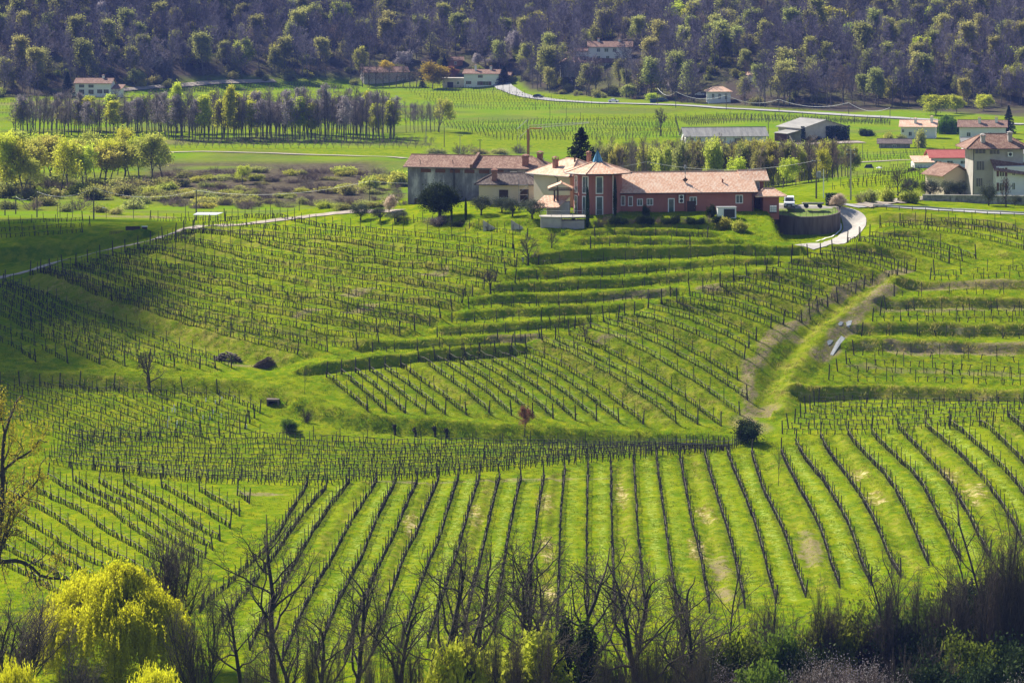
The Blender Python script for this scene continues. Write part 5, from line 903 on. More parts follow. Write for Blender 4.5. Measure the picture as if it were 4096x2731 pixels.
for i, (px, yb, yt, ar, k) in enumerate(((1777, 590, 510, 0, None), (1840, 632, 540, 1, 'm1'), (1920, 630, 558, 1, 'm2'), (2018, 640, 615, 1, None), (1704, 585, 480, 1, None), (1600, 485, 436, 0, None), (2504, 566, 490, 0, 'm3'), (3073, 562, 472, 0, 'm4'))): pole(px, yb, yt, ['dark pole in the meadow behind the stained barn', 'concrete pole rising behind the roof of the stained barn', 'slim pole with crossarm behind the stained barn', 'short pole top peeping over the barn roof', 'pale pole at the end of the poplar grove', 'thin pole at the orchard end beside the big willow', 'lamp topped pole behind the spruce', 'tall pole in front of the long grey barn'][i], r=.14, arms=ar, key=k, m=concp if i in (1, 4) else woodp)
for i, (px, yb, yt) in enumerate(((2630, 420, 352), (2703, 432, 366), (2905, 440, 380), (3116, 448, 397), (3395, 458, 410), (3560, 470, 430))): pole(px, yb, yt, f'wooden pole along the valley road, {ORD[i]} right of the waste skip', r=.14, arms=0, key=f'r{i}')
for i, (px, yb, yt) in enumerate(((2012, 371, 318), (2037, 384, 334), (2067, 398, 346), (2100, 412, 372), (2143, 442, 394), (2200, 472, 410), (2265, 486, 432), (2322, 478, 450), (2392, 480, 468))): pole(px, yb, yt, f'thin pole beside the bend of the valley road, {ORD[i]} down from the farmhouse', r=.09, arms=0, key=f'b{i}')
t = pole(3265, 815, 640, 'dark pole carrying a grey transformer behind the van', s=22.0, r=.17, arms=1, key='t1'); h = POLE['t1'][1]; b = MB(); b.cyl(.45, -.1, h - 3.2, h - 2.1, .42, n=12); b.build('transformer', gmetal, t)
pole(3294, 798, 678, 'white pole right of the transformer pole', s=21.8, m=whitep, r=.11, arms=0); t = pole(3403, 820, 597, 'tall pale concrete pole with triple insulators by the road', s=21.9, m=concp, r=.16, arms=2, key='t2')
pole(2585, 650, 660 - 15, 'thin pole over the winery roof ridge', s=21.4, r=.08, arms=0, key='w1'); pole(2175, 650, 632, 'thin steel pole rising between the barn and the cream house', s=21.6, m=gmetal, r=.1, arms=0, key='w0')
for i, (px, yb, yt) in enumerate(((1478, 880, 722), (3450, 640, 575), (3643, 545, 470))): pole(px, yb, yt, ['grey pole between the scrub and the stained barn', 'thin pole in the meadow below the ivy barn', 'thin pole before the white village house'][i], s=(21.2, None, None)[i], r=.09, arms=0, key='g1' if i == 0 else None)
def wire(a, b_, sag, label, r=.022):
    A, B = (POLE[a][0] if isinstance(a, str) else a), (POLE[b_][0] if isinstance(b_, str) else b_); m = MB(); m.tube([A + (B - A) * (i / 16) - Vector((0, 0, sag * 4 * (i / 16) * (1 - i / 16))) for i in range(17)], r, 4, 0, False); tag(m.build('power_line', pm('cable', [(.5, .5, .5), (.6, .6, .6)], 1, .5)), label, 'cable')
wire('l4', 'l3', 1.2, 'power cable sagging at the left edge of the ridge'); wire('l3', 'l2', 1.4, 'power cable sagging across the left hollow'); wire('l2', 'l1', 1.6, 'power cable sagging to the tall pole beside the shelter'); wire('l1', 'g1', 1.6, 'long power cable from the shelter pole towards the barn'); wire('g1', 'w0', 2.0, 'power cable crossing in front of the stained barn')
wire('w0', 'w1', 1.4, 'power cable passing behind the tower lantern'); wire('w1', 't1', 1.6, 'power cable from the roof ridge to the transformer pole')
for i in range(5): wire(f'r{i}', f'r{i+1}', 2.2, f'roadside cable span in the valley, {ORD[i]} right of the waste skip', .06)
cr = thing('tower_crane', 'small tower crane with a long thin jib behind the cream house', 'crane', W(2113, 21.3)); p = cr.location; sc_ = F / p.y; hz = lambda y: (CZ - p.z) - (y - HY) / sc_
orm = pm('rust_orange_paint', [(.30, .13, .07), (.38, .18, .1)], 2, .6); b = MB(); b.tube([(0, 0, -1), (0, 0, hz(517))], .26, 4); b.build('mast', orm, cr)
H_ = hz(515); b = MB(); n = 22
for y, z in ((-.3, 0), (.3, 0), (0, .6)): b.tube([(0, y, H_ + z), (11.5, y + 3, H_ + .9 + z * .3)], .04, 4)
for i in range(n): t_ = i / n; t2 = (i + 1) / n; q = lambda u, y, z: (11.5 * u, y + 3 * u, H_ + .9 * u + z * (1 - .7 * u)); b.tube([q(t_, -.3, 0), q((t_ + t2) / 2, 0, .6)], .025, 3, 0, False); b.tube([q((t_ + t2) / 2, 0, .6), q(t2, .3, 0)], .025, 3, 0, False)
b.build('jib', pm('jib_paint', [(.45, .42, .36), (.55, .5, .42)], 2, .5), cr); b = MB(); b.box(.2, 2.6, -.3, .3, H_ - .1, H_ + .15); b.build('jib_root', pm('orange_paint', [(.5, .24, .05), (.55, .28, .07)], 2), cr)
b = MB(); b.tube([(0, 0, H_ - .2), (-1.6, 0, H_ - 1.6)], .05, 4).tube([(0, 0, H_ + .2), (-.2, 0, H_ + 1.6)], .05, 4).tube([(-.2, 0, H_ + 1.6), (-2.1, 0, H_ - .1)], .06, 4); b.build('back_stay', gmetal, cr); b = MB(); b.tube([(-2.0, 0, H_ - .2), (-2.0, 0, H_ - 9)], .03, 4).tube([(-1.6, 0, H_ - 1.6), (-1.6, 0, H_ - 9)], .03, 4); b.build('cable', gmetal, cr)
# heaps beside the vines
def heap(px, py, label, L, Wd, Hh, n, lean, seed, m, name):
    p = G(px, py); rg = random.Random(seed); P0 = []; P1 = []; R0 = []
    for i in range(n):
        u, v = rg.uniform(-1, 1), rg.uniform(-1, 1); z = Hh * max(0, 1 - u * u) * rg.random() ** .7; a = Vector((u * L * .42, v * Wd * .5, z)); d = Vector((lean[0] + rg.gauss(0, lean[3]), lean[1] + rg.gauss(0, lean[3]), lean[2] + rg.gauss(0, lean[3] * .4))); P0.append(a - d * .5); P1.append(a + d * .5); R0.append(rg.uniform(*lean[4]))
    o = link(name, npmesh(name, [(*ring_tubes(P0, P1, R0, np.array(R0) * .6, 5), m)]), None, p); tag(o, label, 'wood pile')
bark = pm('cut_wood', [(0.07, 0.055, 0.045), (0.20, 0.16, 0.13)], 4, .9); heap(910, 1442, 'long heap of cut logs at the end of the shaded vine rows', 5.0, 1.6, 1.3, 170, (.5, -.9, .1, .4, (.06, .11)), 4, bark, 'woodpile'); heap(1055, 1468, 'leaning heap of brown brushwood beside the log pile', 2.4, 1.2, 1.2, 420, (1.7, .6, .9, .2, (.02, .035)), 5, pm('brushwood', [(0.075, 0.05, 0.04), (0.16, 0.11, 0.085)], 4, .9), 'brush_pile')
p = G(3480, 672); t = thing('feed_trough', 'long dark trough lying in the shaded hollow beyond the path', 'trough', W(532, 20.9), R(10)); b = MB(); b.box(-1.4, 1.4, -.35, .35, 0, .12).box(-1.4, 1.4, -.35, -.27, .12, .7).box(-1.4, 1.4, .27, .35, .12, .7).box(-1.4, -1.32, -.27, .27, .12, .7).box(1.32, 1.4, -.27, .27, .12, .7); b.build('body', woodd, t)
t = thing('lidded_box', 'dark box with a pale lid next to the long trough', 'box', W(578, 20.85), R(4)); b = MB(); b.box(-.5, .5, -.4, .4, -.1, .7); b.build('body', woodd, t); b = MB(); b.box(-.55, .55, -.45, .45, .702, .76); b.build('lid', whitep, t)
t = thing('rusty_harrow', 'rusty frame implement left of the long trough in the shade', 'harrow', W(466, 20.9), R(6)); b = MB()
for z in (.25, .6): b.tube([(-1.3, 0, z), (1.3, 0, z + .05)], .05, 4)
for i in range(9): b.tube([(-1.3 + i * .325, 0, .7), (-1.25 + i * .325, -.12, 0)], .035, 4)
b.build('frame', brownsh, t)
p = G(2093, 1052); t = thing('hanging_net', 'small white net hanging from a bar left of the bare fruit tree', 'net', p); b = MB(); b.tube([(.5, .1, -.3), (.5, .1, 1.0)], .03, 4).tube([(-.5, 0, .95), (.5, .1, .95)], .04, 4); b.build('bar', woodd, t); b = MB(); b.tube([(-.05, 0, .1), (-.05, 0, .9)], [.07, .28], 9, 0, False); b.build('net', gmetal, t)
for i, (px, py, h) in enumerate(((1580, 1738, 1.5), (1661, 1746, 1.25), (1741, 1746, 1.5), (1787, 1750, 1.3))):
    p = G(px, py); rg = random.Random(px); b = MB(); b.tube([(0, 0, -.3), (rg.gauss(0, .06), 0, h * .45), (rg.gauss(-.1, .1), 0, h * .8), (rg.gauss(-.15, .1), 0, h)], [.22, .19, .34, .2], 8)
    for k in range(14): q = Vector((rg.gauss(-.08, .2), rg.gauss(0, .2), h * rg.uniform(.65, 1.0))); b.tube([q, q + Vector((rg.gauss(0, .16), rg.gauss(0, .16), rg.uniform(.1, .3)))], [.06, .03], 4)
    o = b.build('pollard_stump', pm('stump_bark', [(.012, .010, .009), (.03, .025, .022)], 5, .95)); o.location = p; tag(o, f'dark pollard stump on the long grass bank, {ORD[i]} from the left of four', 'stump')
rg = random.Random(12)
for i in range(22):
    p = G(rg.uniform(650, 990), rg.uniform(1595, 1720)); b = MB(); b.tube([(0, 0, 0), (.02, 0, .6)], .08, 7); o = b.build('vine_guard', whitep); o.location = p; tag(o, 'small white tube guarding a young vine below the apple tree', 'vine guard', 'white vine guards below the apple tree')
p = G(1092, 1622); t = thing('culvert', 'small concrete culvert with a dark mouth in the grassy corner bank', 'culvert', (p.x, p.y - .3, p.z)); b = MB(); b.box(-.95, -.7, -.2, 1.6, -.8, .75).box(.7, .95, -.2, 1.6, -.8, .75).box(-.95, .95, -.2, 1.6, .75, 1.0); b.build('frame', concw, t); b = MB(); b.box(-.699, .699, .9, 1.5, -.8, .749); b.build('dark_mouth_block', pm('mouth_shade', [(.006, .006, .006), (.012, .012, .01)], 2), t)  # near-black block paints the darkness inside the culvert mouth
p = G(3480, 672); t = thing('covered_heap', 'small heap under grey and white sheets in the valley meadow', 'heap', p); b = MB(); b.add([(-2, -1, -.2), (1, -1.2, -.2), (1.4, 1, -.2), (-1.8, 1.2, -.2), (-1.2, -.3, 1.0), (.5, -.2, 1.15), (.3, .6, .9)], [(0, 1, 5, 4), (1, 2, 6, 5), (2, 3, 4, 6), (3, 0, 4), (4, 5, 6)]); b.build('dark_sheet', dmetal, t); b = MB(); b.add([(1.5, -1, -.1), (4, -.8, -.1), (3.6, .8, -.1), (1.7, .7, -.1), (2.6, 0, .45)], [(0, 1, 4), (1, 2, 4), (2, 3, 4), (3, 0, 4)]); b.build('white_sheet', whitep, t)
# ------------------------------------------------------------------ plants
barkd = pm('dark_bark', [(0.026, 0.021, 0.016), (0.062, 0.052, 0.041)], 5, .95, rand=.2)
barkg = pm('grey_bark', [(0.07, 0.06, 0.055), (0.15, 0.13, 0.12)], 4, .95, rand=.25)
twigp = pm('hazed_mauve_twigs', [(0.142, 0.120, 0.150), (0.23, 0.198, 0.24)], .4, .95, rand=.35, transl=.25)  # mauve bark tone with the blue of distant haze mixed into the colour
twigd = pm('dark_twigs', [(0.052, 0.040, 0.028), (0.105, 0.085, 0.062)], 2, .95, rand=.2)
twigb = pm('brown_twigs', [(0.17, 0.125, 0.09), (0.28, 0.22, 0.165)], 2, .95, rand=.25, transl=.2)
twigd2 = pm('russet_twigs', [(0.075, 0.05, 0.04), (0.15, 0.105, 0.08)], 2, .95, rand=.2)
twigg = pm('grey_twigs', [(0.23, 0.19, 0.175), (0.34, 0.29, 0.265)], .4, .95, rand=.3, transl=.3)
def leafm(name, a, b, t=.68, rand=.25, sc=.5): return pm(name, [a, b], sc, .8, transl=t, rand=rand, spec=.04)
L_YG = leafm('spring_leaves', (0.34, 0.35, 0.04), (0.50, 0.49, 0.09)); L_OL = leafm('olive_green_leaves', (0.27, 0.28, 0.07), (0.40, 0.39, 0.11)); L_BR = leafm('bright_leaves', (0.40, 0.45, 0.03), (0.56, 0.59, 0.06))
L_WI = leafm('yellow_willow_leaves', (0.50, 0.51, 0.012), (0.72, 0.72, 0.03), .65, .1); L_GW = leafm('green_willow_leaves', (0.12, 0.22, 0.015), (0.22, 0.33, 0.03), .5, .15)
L_DK = leafm('evergreen_leaves', (0.022, 0.040, 0.010), (0.058, 0.085, 0.022), .15, .2); L_SP = leafm('spruce_needles', (0.010, 0.020, 0.012), (0.026, 0.042, 0.022), .1, .1); L_OV = leafm('olive_tree_leaves', (0.055, 0.068, 0.045), (0.13, 0.145, 0.10), .2, .15)
L_WH = leafm('white_blossom', (0.50, 0.44, 0.45), (0.66, 0.60, 0.60), .4, .1); L_PK = leafm('pale_catkins', (0.26, 0.22, 0.22), (0.42, 0.37, 0.37), .4, .15); L_BZ = leafm('bronze_buds', (0.34, 0.26, 0.02), (0.50, 0.40, 0.04), .6, .2); L_RD = leafm('reddish_buds', (0.22, 0.07, 0.05), (0.34, 0.14, 0.09), .4, .2); L_SH = leafm('bush_leaves', (0.085, 0.13, 0.012), (0.20, 0.25, 0.03), .5, .3)
L_YB = leafm('yellow_bush_leaves', (0.36, 0.38, 0.02), (0.55, 0.55, 0.06), .5, .1)
def grow(seed, H, n=(7, 6, 5), r0=.14, t0=(.35, .2, .2), ang=(48, 42, 40), ratio=(.5, .55, .55), gn=(.05, .13, .18, .2), up=(.08, .10, .06, .02), seg=(8, 5, 4, 3), trunks=1, spread=.15, rk=.55, taper=.45):
    rg = random.Random(seed); S = [[] for _ in range(len(n) + 1)]; tips = []
    def br(p, d, L, r, l):
        k = seg[l]; st = L / k; pts = [p]; ds = [d]
        for i in range(k):
            d = (d + Vector((rg.gauss(0, gn[l]), rg.gauss(0, gn[l]), rg.gauss(0, gn[l]) + up[l]))).normalized(); q = p + d * st
            S[l].append((p, q, r * (1 - (1 - taper) * i / k), r * (1 - (1 - taper) * (i + 1) / k))); p = q; pts.append(p); ds.append(d)
        if l >= len(n): tips.append((p, d)); return
        az = rg.uniform(0, 6.28)
        for j in range(n[l]):
            f = t0[l] + (1 - t0[l]) * (j + rg.random()) / n[l]; i = min(int(f * k), k - 1); b = pts[i].lerp(pts[i + 1], f * k - i); d0 = ds[i + 1]
            az += 2.4 + rg.gauss(0, .4); a = Vector((1, 0, 0)) if abs(d0.x) < .8 else Vector((0, 1, 0)); a = d0.cross(a).normalized(); a = Matrix.Rotation(az, 3, d0) @ a; g = math.radians(ang[l] + rg.gauss(0, 9)); c = d0 * math.cos(g) + a * math.sin(g)
            br(b, c, L * ratio[l] * (1.15 - .55 * (f - t0[l]) / (1 - t0[l])) * rg.uniform(.75, 1.2), r * (1 - (1 - taper) * f) * rk, l + 1)
        br(p, ds[-1], L * ratio[l] * .5, r * taper, len(n)) if l < 2 else tips.append((p, ds[-1]))
    for k in range(trunks):
        d = Vector((rg.gauss(0, spread), rg.gauss(0, spread), 1)).normalized() if trunks > 1 else Vector((rg.gauss(0, .03), rg.gauss(0, .03), 1)).normalized()
        br(Vector((rg.gauss(0, .12 * (trunks > 1) * H / 6), rg.gauss(0, .12 * (trunks > 1) * H / 6), -.4)), d, H * .78 * (1 if k == 0 else rg.uniform(.7, 1)), r0, 0)
    return S, tips
def wood(segs, sides, m, rmin=0.0):
    if not segs: return None
    return (*ring_tubes([a[0] for a in segs], [a[1] for a in segs], [max(a[2], rmin) for a in segs], [max(a[3], rmin) for a in segs], sides), m)
def tipleaves(S, tips, per, spread, size, seed, m, lv=2, aspect=.5):
    rg = np.random.RandomState(seed); base = [np.array(t[0]) for t in tips]
    for l in range(lv, len(S)): base += [np.array(a[0].lerp(a[1], rg.rand())) for a in S[l]]
    base = np.array(base); C = np.repeat(base, per, 0) + rg.normal(size=(len(base) * per, 3)) * spread; return (*cards(C, size, seed, aspect), m)
def proto_tree(seed, H, wm=barkd, tm=twigd, sides=(6, 5, 3, 3), leaf=None, rmin=.006, cut=2, **kw):
    """trunk with limbs as one part, twigs and leaves as the crown"""
    S, tips = grow(seed, H, **kw); tr = [wood(S[l], sides[l], wm) for l in range(min(cut, len(S)))]; cr = [wood(S[l], sides[l], tm, rmin) for l in range(cut, len(S))]
    if leaf: cr += [tipleaves(S, tips, leaf[0], leaf[1], leaf[2], seed, leaf[3])]
    return [a for a in tr if a], [a for a in cr if a]
def extent(parts):
    V = np.concatenate([p[0] for p in parts]); return V[:, 2].max(), np.percentile(np.hypot(V[:, 0], V[:, 1]), 96)
class Proto:
    def __init__(s, name, tr, cr, single=False, n1='trunk', n2='crown'):
        s.name = name; s.H, s.R = extent(tr + cr); s.single = single; s.n1 = n1; s.n2 = n2
        if single: s.me = npmesh(name, tr + cr)
        else: s.a = npmesh(n1, tr) if tr else None; s.b = npmesh(n2, cr)
    def put(s, p, label, cat, h, r=None, rz=0, group=None):
        sz = h / s.H; sx = sz if r is None else r / s.R
        if s.single: return tag(link(s.name, s.me, None, p, rz, (sx, sx, sz)), label, cat, group)
        t = thing(s.name, label, cat, p, rz, group, (sx, sx, sz))
        if s.a: link(s.n1, s.a, t)
        link(s.n2, s.b, t); return t
def clumps(seed, n, c, rad, cr, per, shell=.55):
    r = np.random.RandomState(seed); out = []
    for i in range(n):
        d = r.normal(size=3); d /= np.linalg.norm(d); k = shell + (1 - shell) * r.rand(); o = np.array(c) + d * np.array(rad) * k; e = r.normal(size=(per, 3)) * cr * (.6 + .8 * r.rand()); out.append(o + e)
    return np.concatenate(out)
def trunk_parts(seed, h, r, m=barkd, n=5, crown=2.0):
    rg = random.Random(seed); P0 = []; P1 = []; A = []; B = []; p = Vector((0, 0, -.4)); 
    for k in range(4): q = p + Vector((rg.gauss(0, .08), rg.gauss(0, .08), 1)) * (h + .4) / 4; P0.append(p); P1.append(q); A.append(r * (1 - .1 * k)); B.append(r * (.9 - .1 * k)); p = q
    for k in range(n):
        a = 6.28 * k / n + rg.random(); q = p + Vector((math.cos(a) * crown * .5, math.sin(a) * crown * .5, crown * rg.uniform(.4, .9))); P0.append(p); P1.append(q); A.append(r * .5); B.append(r * .22)
    return [(*ring_tubes(P0, P1, A, B, 6), m)]
RS = np.random.RandomState(11)
def row_h(p, yb, yt): return (yb - yt) * p.y / F
# --- prototypes
ROB = [Proto('bare_tree', *proto_tree(100 + k, 15, n=(11, 7, 6), r0=.30, t0=(.34, .25, .2), ang=(44, 46, 45), ratio=(.44, .52, .5), gn=(.10, .22, .26, .28), up=(.12, .12, .08, .03), seg=(9, 6, 5, 3), rmin=.015, taper=.35)) for k in range(6)]
SLIM = [Proto('bare_sapling', *proto_tree(140 + k, 9, n=(9, 5, 3), r0=.08, t0=(.25, .2, .2), ang=(38, 40, 40), ratio=(.36, .5, .5), gn=(.08, .16, .2, .2), rmin=.008, cut=1)) for k in range(3)]
DENSE = [Proto('dense_bare_tree', *proto_tree(160 + k, 13, n=(12, 9, 6), r0=.11, t0=(.22, .15, .1), ang=(30, 32, 36), ratio=(.45, .48, .45), gn=(.05, .10, .14, .16), up=(.10, .14, .12, .05), trunks=6, spread=.22, rmin=.009)) for k in range(2)]
VTREE = [Proto('small_bare_tree', *proto_tree(180 + k, 4.2, n=(9, 8, 6), r0=.17, t0=(.3, .2, .2), ang=(58, 45, 42), ratio=(.6, .55, .5), gn=(.14, .2, .22, .2), rmin=.015, cut=1)) for k in range(3)]
ORCH = Proto('orchard_tree', *proto_tree(190, 4, wm=barkg, tm=twigb, n=(7, 5), r0=.10, t0=(.3, .25), ang=(50, 40), ratio=(.6, .5), gn=(.08, .15, .2), up=(.08, .16, .1), seg=(4, 3, 2), rmin=.035), single=True)
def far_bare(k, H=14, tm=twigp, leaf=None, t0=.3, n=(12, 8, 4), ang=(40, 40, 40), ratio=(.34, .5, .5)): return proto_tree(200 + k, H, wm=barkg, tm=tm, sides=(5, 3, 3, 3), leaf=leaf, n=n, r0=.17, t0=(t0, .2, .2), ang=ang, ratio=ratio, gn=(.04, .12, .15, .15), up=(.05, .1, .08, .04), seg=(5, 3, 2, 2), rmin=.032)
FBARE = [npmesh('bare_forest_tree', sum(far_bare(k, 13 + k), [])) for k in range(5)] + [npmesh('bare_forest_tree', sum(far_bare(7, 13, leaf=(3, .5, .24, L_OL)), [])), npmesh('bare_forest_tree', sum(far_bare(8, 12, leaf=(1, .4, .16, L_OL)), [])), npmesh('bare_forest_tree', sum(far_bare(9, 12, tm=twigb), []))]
LEAFY = {}
for key, m, k in (('yg', L_YG, 0), ('ol', L_OL, 1), ('br', L_BR, 2), ('wh', L_WH, 3), ('bz', L_BZ, 4), ('rd', L_RD, 5)):
    LEAFY[key] = [Proto('leafing_tree' if key in ('yg', 'ol', 'br') else {'wh': 'blossom_tree', 'bz': 'bronze_tree', 'rd': 'red_tree'}[key], *far_bare(20 + 3 * k + j, 12, leaf=(4, .6, .28, m), t0=.25, n=(14, 8, 4), ang=(58, 42, 40), ratio=(.50, .5, .5)), single=True) for j in range(2)]
_P = lambda k, leaf=None, tm=twigg: proto_tree(300 + k, 17, wm=barkg, tm=tm, sides=(5, 3, 3, 3), leaf=leaf, n=(13, 8, 3), r0=.17, t0=(.26, .2, .2), ang=(30, 38, 36), ratio=(.27, .55, .5), gn=(.02, .1, .14, .14), up=(.05, .16, .1, .05), seg=(6, 3, 2, 2), rmin=.028)
GROVE = {'bare': [Proto('poplar_tree', *_P(k), single=True) for k in range(4)], 'pale': [Proto('poplar_tree', *_P(5 + k, (2, .3, .2, L_PK)), single=True) for k in range(2)], 'yg': [Proto('poplar_tree', *_P(8 + k, (4, .45, .25, L_BR)), single=True) for k in range(2)]}
THICK = [Proto('thicket_tree', *_P(11 + k, tm=twigb), single=True) for k in range(3)]
LEANW = [Proto('leafing_willow', *proto_tree(330 + k, 13, wm=barkg, tm=twigb, sides=(5, 4, 3, 3), leaf=(3, .5, .25, (L_YG, L_BR, L_YG)[k]), n=(10, 8, 4), r0=.22, t0=(.30, .2, .2), ang=(42, 46, 44), ratio=(.46, .5, .5), gn=(.10, .16, .2, .2), up=(.06, .06, .0, -.05), seg=(6, 4, 3, 2), rmin=.025)) for k in range(3)]
def willow(seed, H, R, strands, m, lsize, per=13):
    """weeping willow: boughs over a broad dome, each with a curtain of hanging leafy strands"""
    rg = random.Random(seed); P0 = []; P1 = []; A = []; B = []; S0 = []; S1 = []; C = []; boughs = []; fork = [Vector((rg.gauss(0, .5), rg.gauss(0, .5), H * (.30 + .12 * k))) for k in range(4)]
    for a, b_, r in ((Vector((0, 0, -.5)), fork[0], .38), (fork[0], fork[1], .3), (fork[1], fork[2], .24), (fork[2], fork[3], .18)): P0.append(a); P1.append(b_); A.append(r); B.append(r * .8)
    for i in range(95):
        r = R * rg.random() ** .55; a = rg.uniform(0, 6.28); z = H * (1 - .46 * (r / R) ** 2) * rg.uniform(.80, 1.0); q = Vector((r * math.cos(a), r * math.sin(a), z)); boughs.append(q); f = rg.choice(fork); mid_ = f.lerp(q, .55) + Vector((0, 0, .10 * H * (r / R))); P0 += [f, mid_]; P1 += [mid_, q]; A += [.10, .05]; B += [.05, .02]
    for i in range(strands):
        c = rg.choice(boughs); p = c + Vector((rg.gauss(0, .62), rg.gauss(0, .62), rg.gauss(0, .35))); out_ = Vector((c.x, c.y, 0)).normalized() * .5; n = rg.randint(5, 15); d = out_ + Vector((rg.gauss(0, .3), rg.gauss(0, .3), .25))
        for k in range(n):
            d = d * .5 + Vector((rg.gauss(0, .07), rg.gauss(0, .07), -.6)); q = p + d.normalized() * .42
            if q.z < .2: break
            S0.append(p); S1.append(q)
            for j in range(per // 4 + (rg.random() < .5)): C.append(np.array(p.lerp(q, rg.random()) + Vector((rg.gauss(0, .07), rg.gauss(0, .07), 0))))
            p = q
    return [(*ring_tubes(P0, P1, A, B, 5), barkd)], [(*ring_tubes(S0, S1, np.full(len(S0), .012), np.full(len(S0), .010), 3), m), (*cards(C, lsize, seed, .32, down=.9), m)]
WIL = Proto('weeping_willow', *willow(400, 13.5, 7.2, 3600, L_WI, .17)); WIL2 = Proto('weeping_willow', *willow(401, 9, 4, 1200, L_WI, .17)); WILG = Proto('weeping_willow', *willow(402, 8, 4, 700, L_GW, .26))
def spruce(seed, H, R, m):
    rg = random.Random(seed); P0 = [Vector((0, 0, -.4))]; P1 = [Vector((0, 0, H))]; A = [.22]; B = [.03]; C = []
    z = H * .06
    while z < H * .985:
        f = 1 - z / H; L = R * (f ** .8) * rg.uniform(.75, 1.12)
        for k in range(6):
            a = rg.uniform(0, 6.28); e = Vector((math.cos(a) * L, math.sin(a) * L, -.22 * L + rg.gauss(0, .15))); o = Vector((0, 0, z)); P0.append(o); P1.append(o + e); A.append(.035); B.append(.012)
            for j in range(int(12 + 34 * L / R)):
                t = rg.random() ** .6; C.append(np.array(o + e * t + Vector((rg.gauss(0, .16 * (1.3 - t)), rg.gauss(0, .16 * (1.3 - t)), -abs(rg.gauss(0, .16)))) * (1 + L * .25)))
        z += H * .022
    return [(*ring_tubes(P0, P1, A, B, 5), barkd)], [(*cards(C, .19, seed, .4), m)]
SPR = Proto('spruce_tree', *spruce(410, 12, 4.2, L_SP)); SPRF = Proto('dark_conifer', *spruce(411, 12, 3.4, L_SP), single=True)
OAK = Proto('evergreen_oak', trunk_parts(420, 1.6, .32, crown=3.2), [(*cards(clumps(420, 120, (0, 0, 4.0), (3.0, 3.0, 2.7), .42, 150), .13, 420, .5), L_DK)])
OLV = [Proto('olive_tree', trunk_parts(430 + k, 1.0, .20, crown=1.5), [(*cards(clumps(430 + k, 46, (0, 0, 2.5), (1.8, 1.8, 1.3), .32, 110), .10, 430 + k, .35), L_OV)]) for k in range(3)]
CYP = Proto('cypress', [(*ring_tubes([(0, 0, -.3)], [(0, 0, 5.6)], [.09], [.02], 5), barkd)], [(*cards(np.array([(r_ * math.cos(a), r_ * math.sin(a), z) for z, a, r_ in ((6 * u, v * 6.28, .52 * (math.sin(math.pi * min(1, (u * .9 + .10))) ** .55) * w ** .4) for u, v, w in RS.rand(2600, 3))]), .14, 440, .35, down=-.8), L_DK)])
def ivycol(seed, H): 
    r = np.random.RandomState(seed); C = []
    for i in range(60): z = r.rand() * H; a = r.rand() * 6.28; k = (1.25 * (1 - .45 * z / H)) * r.rand() ** .5; C.append(np.array((k * math.cos(a), k * math.sin(a), z)) + r.normal(size=(120, 3)) * np.array((.34, .34, .55)))
    return [(*ring_tubes([(0, 0, -.5)], [(0, 0, H)], [.2], [.08], 6), barkd)], [(*cards(np.concatenate(C), .15, seed, .6), L_DK)]
IVC = Proto('ivy_clad_tree', *ivycol(450, 9))
def bush(seed, H, leaf, lm, n=(8, 5), trunks=16, tm=twigd, rmin=.009, spread=.45, size=.12, per=4): return proto_tree(seed, H, wm=tm, tm=tm, sides=(4, 3, 3), leaf=(per, .22, size, lm) if leaf else None, n=n, r0=.035, t0=(.12, .15), ang=(34, 38), ratio=(.45, .5), gn=(.09, .15, .2), up=(.05, .06, .03), seg=(5, 4, 3), trunks=trunks, spread=spread, rmin=rmin, cut=1)
BUSH = {'green': [Proto('leafy_bush', *bush(460 + k, 4.5, True, L_SH), n1='stems', n2='leaves') for k in range(3)], 'twig': [Proto('twiggy_bush', *bush(470 + k, 4.5, False, None, n=(10, 7), trunks=22, tm=twigd), n1='stems', n2='twigs') for k in range(2)], 'brown': [Proto('brown_bush', *bush(480, 4.0, True, L_PK, n=(10, 7), trunks=22, tm=twigd2, size=.035, per=1), n1='stems', n2='twigs')], 'yellow': [Proto('yellow_bush', *bush(490 + k, 6, True, L_YB, n=(10, 7), trunks=12, spread=.35, size=.15, per=7), n1='stems', n2='leaves') for k in range(2)], 'dark': [Proto('ivy_bush', [(*ring_tubes([(0, 0, -.3)], [(.2, 0, 3)], [.12], [.05], 5), barkd)], [(*cards(clumps(495, 60, (0, 0, 2.4), (2.2, 2.2, 2.2), .42, 100, .2), .14, 495, .6), L_DK)], n2='leaves')]}
